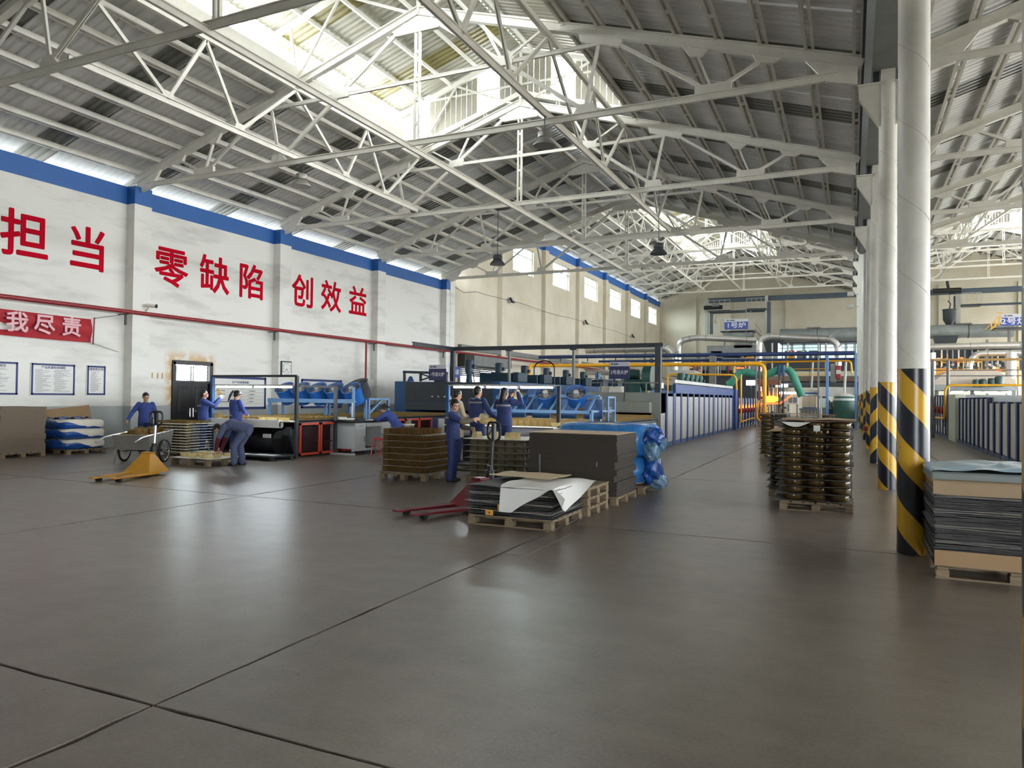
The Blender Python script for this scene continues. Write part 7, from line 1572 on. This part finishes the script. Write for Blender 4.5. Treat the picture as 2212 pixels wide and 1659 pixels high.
for px in (2020, 2100, 2190): x = aty(px, 840, YH+2).x; MB().bar((x, YH+2, 0), (x, YH+2, a0.z), 0.2, 0.2).build('leg', m_steelg, hd_)
for px, s_ in ((2108, 0.62), (2123, 0.66), (2142, 0.72), (2158, 0.85)): p = aty(px, 836, YH-0.8); MB().lathe([(0.26*s_, 0), (0.28*s_, 0.05), (0.28*s_, 0.6*s_), (0.22*s_, 0.72*s_), (0.02, 0.74*s_)], 14, p).build('motor', MATS['dark_green_motor'] if 'dark_green_motor' in MATS else M('dark_green_motor', (38, 62, 58), 0.5), hd_, True)
rl = thing('guard_rail', 'rust-red handrail on grey posts across the right bay', 'railing', (0, 0, 0)); YL = 38; p, q = aty(1890, 779, YL), aty(2215, 779, YL)
MB().cyl((p.x, YL, p.z), (q.x+1, YL, p.z), 0.06, 10).build('handrail', m_rust, rl, True)
for py in (800, 812): MB().cyl((p.x, YL, aty(2000, py, YL).z), (q.x+1, YL, aty(2000, py, YL).z), 0.025, 8).build('mid_rail', m_steelg, rl)
for px in (2015, 2048): x = aty(px, 800, YL).x; MB().cyl((x, YL, 0), (x, YL, p.z), 0.07, 10).build('post', m_steelg, rl, True)
d4 = duct('straight silver duct across the right bay under the grey flue', [(1990, 750), (2206, 745)], 63, 0.24, m_galv, 0.1); [MB().bar((x_, 63, 0), (x_, 63, 6.2), 0.16, 0.16).build('support', m_steelg, d4) for x_ in (4.5, 9.0)]; duct('silver duct bending down behind the beige hood in the right bay', [(2206, 762), (2108, 764), (2094, 784), (2093, 815)], 60, 0.21, m_galv, 0.8)
yf = thing('yellow_platform', 'yellow railed platform behind the beige hood in the right bay', 'platform', (0, 0, 0)); YP = 58
rect(b := MB(), 2008, 796, 2046, 812, YP, 1); b.build('panel', m_yellow, yf); rect(b := MB(), 2060, 797, 2200, 801, YP, 3); b.build('deck_edge', m_yellow, yf)
for px in (2018, 2032, 2046, 2068, 2080, 2114, 2120, 2190, 2196, 2200): rect(b := MB(), px, 764 if px < 2050 else 778, px+1.8, 800 if px < 2185 else 832, YP, 0.08); b.build('rail_post', m_yellow, yf)
for (a, c, py) in ((2032, 2046, 782), (2068, 2120, 781), (2185, 2206, 798), (2185, 2206, 808), (2185, 2206, 824), (2005, 2035, 798)): rect(b := MB(), a, py, c, py+2, YP, 0.08); b.build('rail', m_yellow, yf)
for px in (2020, 2180, 2105): x = aty(px, 800, YP).x; MB().bar((x, YP+0.5, 0), (x, YP+0.5, aty(px, 800, YP).z), 0.16, 0.16).build('leg', m_steelg, yf)
for k in range(26):
    px, py = 2012+rnd.random()*185, 772+rnd.random()*26; rect(b := MB(), px, py, px+rnd.uniform(3, 10), py+rnd.uniform(2, 7), YP+1.5+rnd.random()*3, 0.4); b.build('fitting', (m_panel, m_rust, m_steelg, m_white, m_red)[k % 5], yf)
for (px, py) in ((2042, 802), (2052, 798), (2076, 774), (2152, 802), (2158, 800)): MB().ball(aty(px, py, YP-0.2), 0.10, 8, 6, (1.6, 1, 0.8)).build('glow_port', m_hot, yf, True)
for (px, r_) in ((2012, 0.26), (2184, 0.30)): x = aty(px, 800, 57).x; tag(MB().cyl((x, 57, 0), (x, 57, aty(px, 762, 57).z), r_, 16).build('standing_duct', m_galv, None, True), 'upright silver duct at the %s of the yellow platform' % ('left end' if px < 2100 else 'right end'), 'duct', None, 'thing')
for k in range(4): t = thing('work_lamp', 'bluish white strip light low under beige hood, %s from the left' % NTH[k], 'lamp', (0, 0, 0), group='strip lights under the beige hood'); rect(b := MB(), 2056+k*36, 843, 2082+k*36, 849, 56.5, 0.1); b.build('tube', m_led, t); rect(b := MB(), 2055+k*36, 841.5, 2083+k*36, 843, 56.5, 0.15); b.build('reflector', m_panel, t)
mf2 = thing('melting_furnace', 'grey melting furnace block behind the right bay ducts', 'furnace', (0, 0, 0)); rect(b := MB(), 2095, 738, 2210, 752, 68, 4); b.build('casing', m_ductg, mf2); rect(b := MB(), 2010, 752, 2210, 800, 70, 3); b.build('hot_deck', m_dark, mf2)
for k in range(14): px = 2015+k*14+jit(4); rect(b := MB(), px, 756, px+3, 792, 69.5, 0.2); b.build('strut', (m_ductg, m_white, m_steelg)[k % 3], mf2)
crane(((2069, 636, 712, 0.42, m_panel), (2064, 640, 712, 0.3, m_dark)), ((2004, 632, 2215, 624, 0.5), (2072, 659, 2215, 656, 0.2)), (), ((2078, 659, 2120, 659),), 'slate blue crane frame in the right bay with railed deck')
hp_ = thing('hopper', 'dark grey hopper bucket hanging from a hook in the right bay', 'hopper', (0, 0, 0)); a, c, e_ = aty(2035, 672, 79), aty(2064, 692, 79), aty(2050, 705, 79); cx_ = (a.x+c.x)/2; rr = (c.x-a.x)/2
MB().lathe([(rr*0.42, e_.z), (rr*0.5, e_.z+0.1), (rr*0.96, c.z), (rr, a.z), (rr*1.1, a.z+0.02), (rr*1.1, a.z+0.1), (rr*0.9, a.z+0.1)], 20, (cx_, 78.6, 0)).build('bucket', m_dark, hp_, True); MB().tube([(cx_, 78.6, a.z+0.1), (cx_+0.1, 78.6, a.z+0.6), (cx_-0.1, 78.6, a.z+0.9)], 0.06, 8).bar((cx_, 78.6, a.z+0.8), (cx_, 78.6, a.z+1.6), 0.04, 0.04).build('hook', m_dark, hp_); MB().bar((cx_, 78.6, a.z+1.5), (cx_, 78.9, a.z+2.0), 0.04, 0.04).bar((cx_, 79.0, a.z+1.9), (cx_, 80.3, 13.0), 0.2, 0.2).build('hoist_hanger', m_dark, hp_); MB().cyl((cx_-1.3, 79, a.z+1.9), (cx_+1.0, 79, a.z+1.9), 0.24, 12).build('hoist_drum', m_black, hp_, True)
sp2 = thing('sign_platform', 'yellow railed stair and deck carrying the blue number two sign', 'platform', (0, 0, 0)); rect(b := MB(), 2150, 706, 2215, 711, 73, 2); b.build('deck', m_dark, sp2)
b = MB()
for k in range(4): b.bar(aty(2142+k*8, 711-k*4, 73), aty(2142+k*8, 698-k*6, 73), 0.07, 0.07)
b.bar(aty(2128, 712, 73), aty(2160, 682, 73), 0.06, 0.06); b.bar(aty(2140, 712, 73), aty(2160, 694, 73), 0.1, 0.1); b.bar(aty(2152, 676, 73), aty(2166, 676, 73), 0.06, 0.06); b.bar(aty(2152, 686, 73), aty(2166, 686, 73), 0.05, 0.05); b.build('stair_rail', m_yellow, sp2)
x = aty(2180, 711, 74).x; MB().bar((x, 74, 6), (x, 74, aty(2180, 711, 74).z), 0.2, 0.2).build('leg', m_steelg, sp2)
p, q = aty(2164, 704, 72.9), aty(2218, 677, 72.9); sign('furnace_sign', 'blue number two sign cut off by the dark column at right', (p.x+q.x)/2, 72.9, (p.z+q.z)/2, q.x-p.x, q.z-p.z, m_signb, '2号炉', 0.62, sx=1.2, hd=0.3)
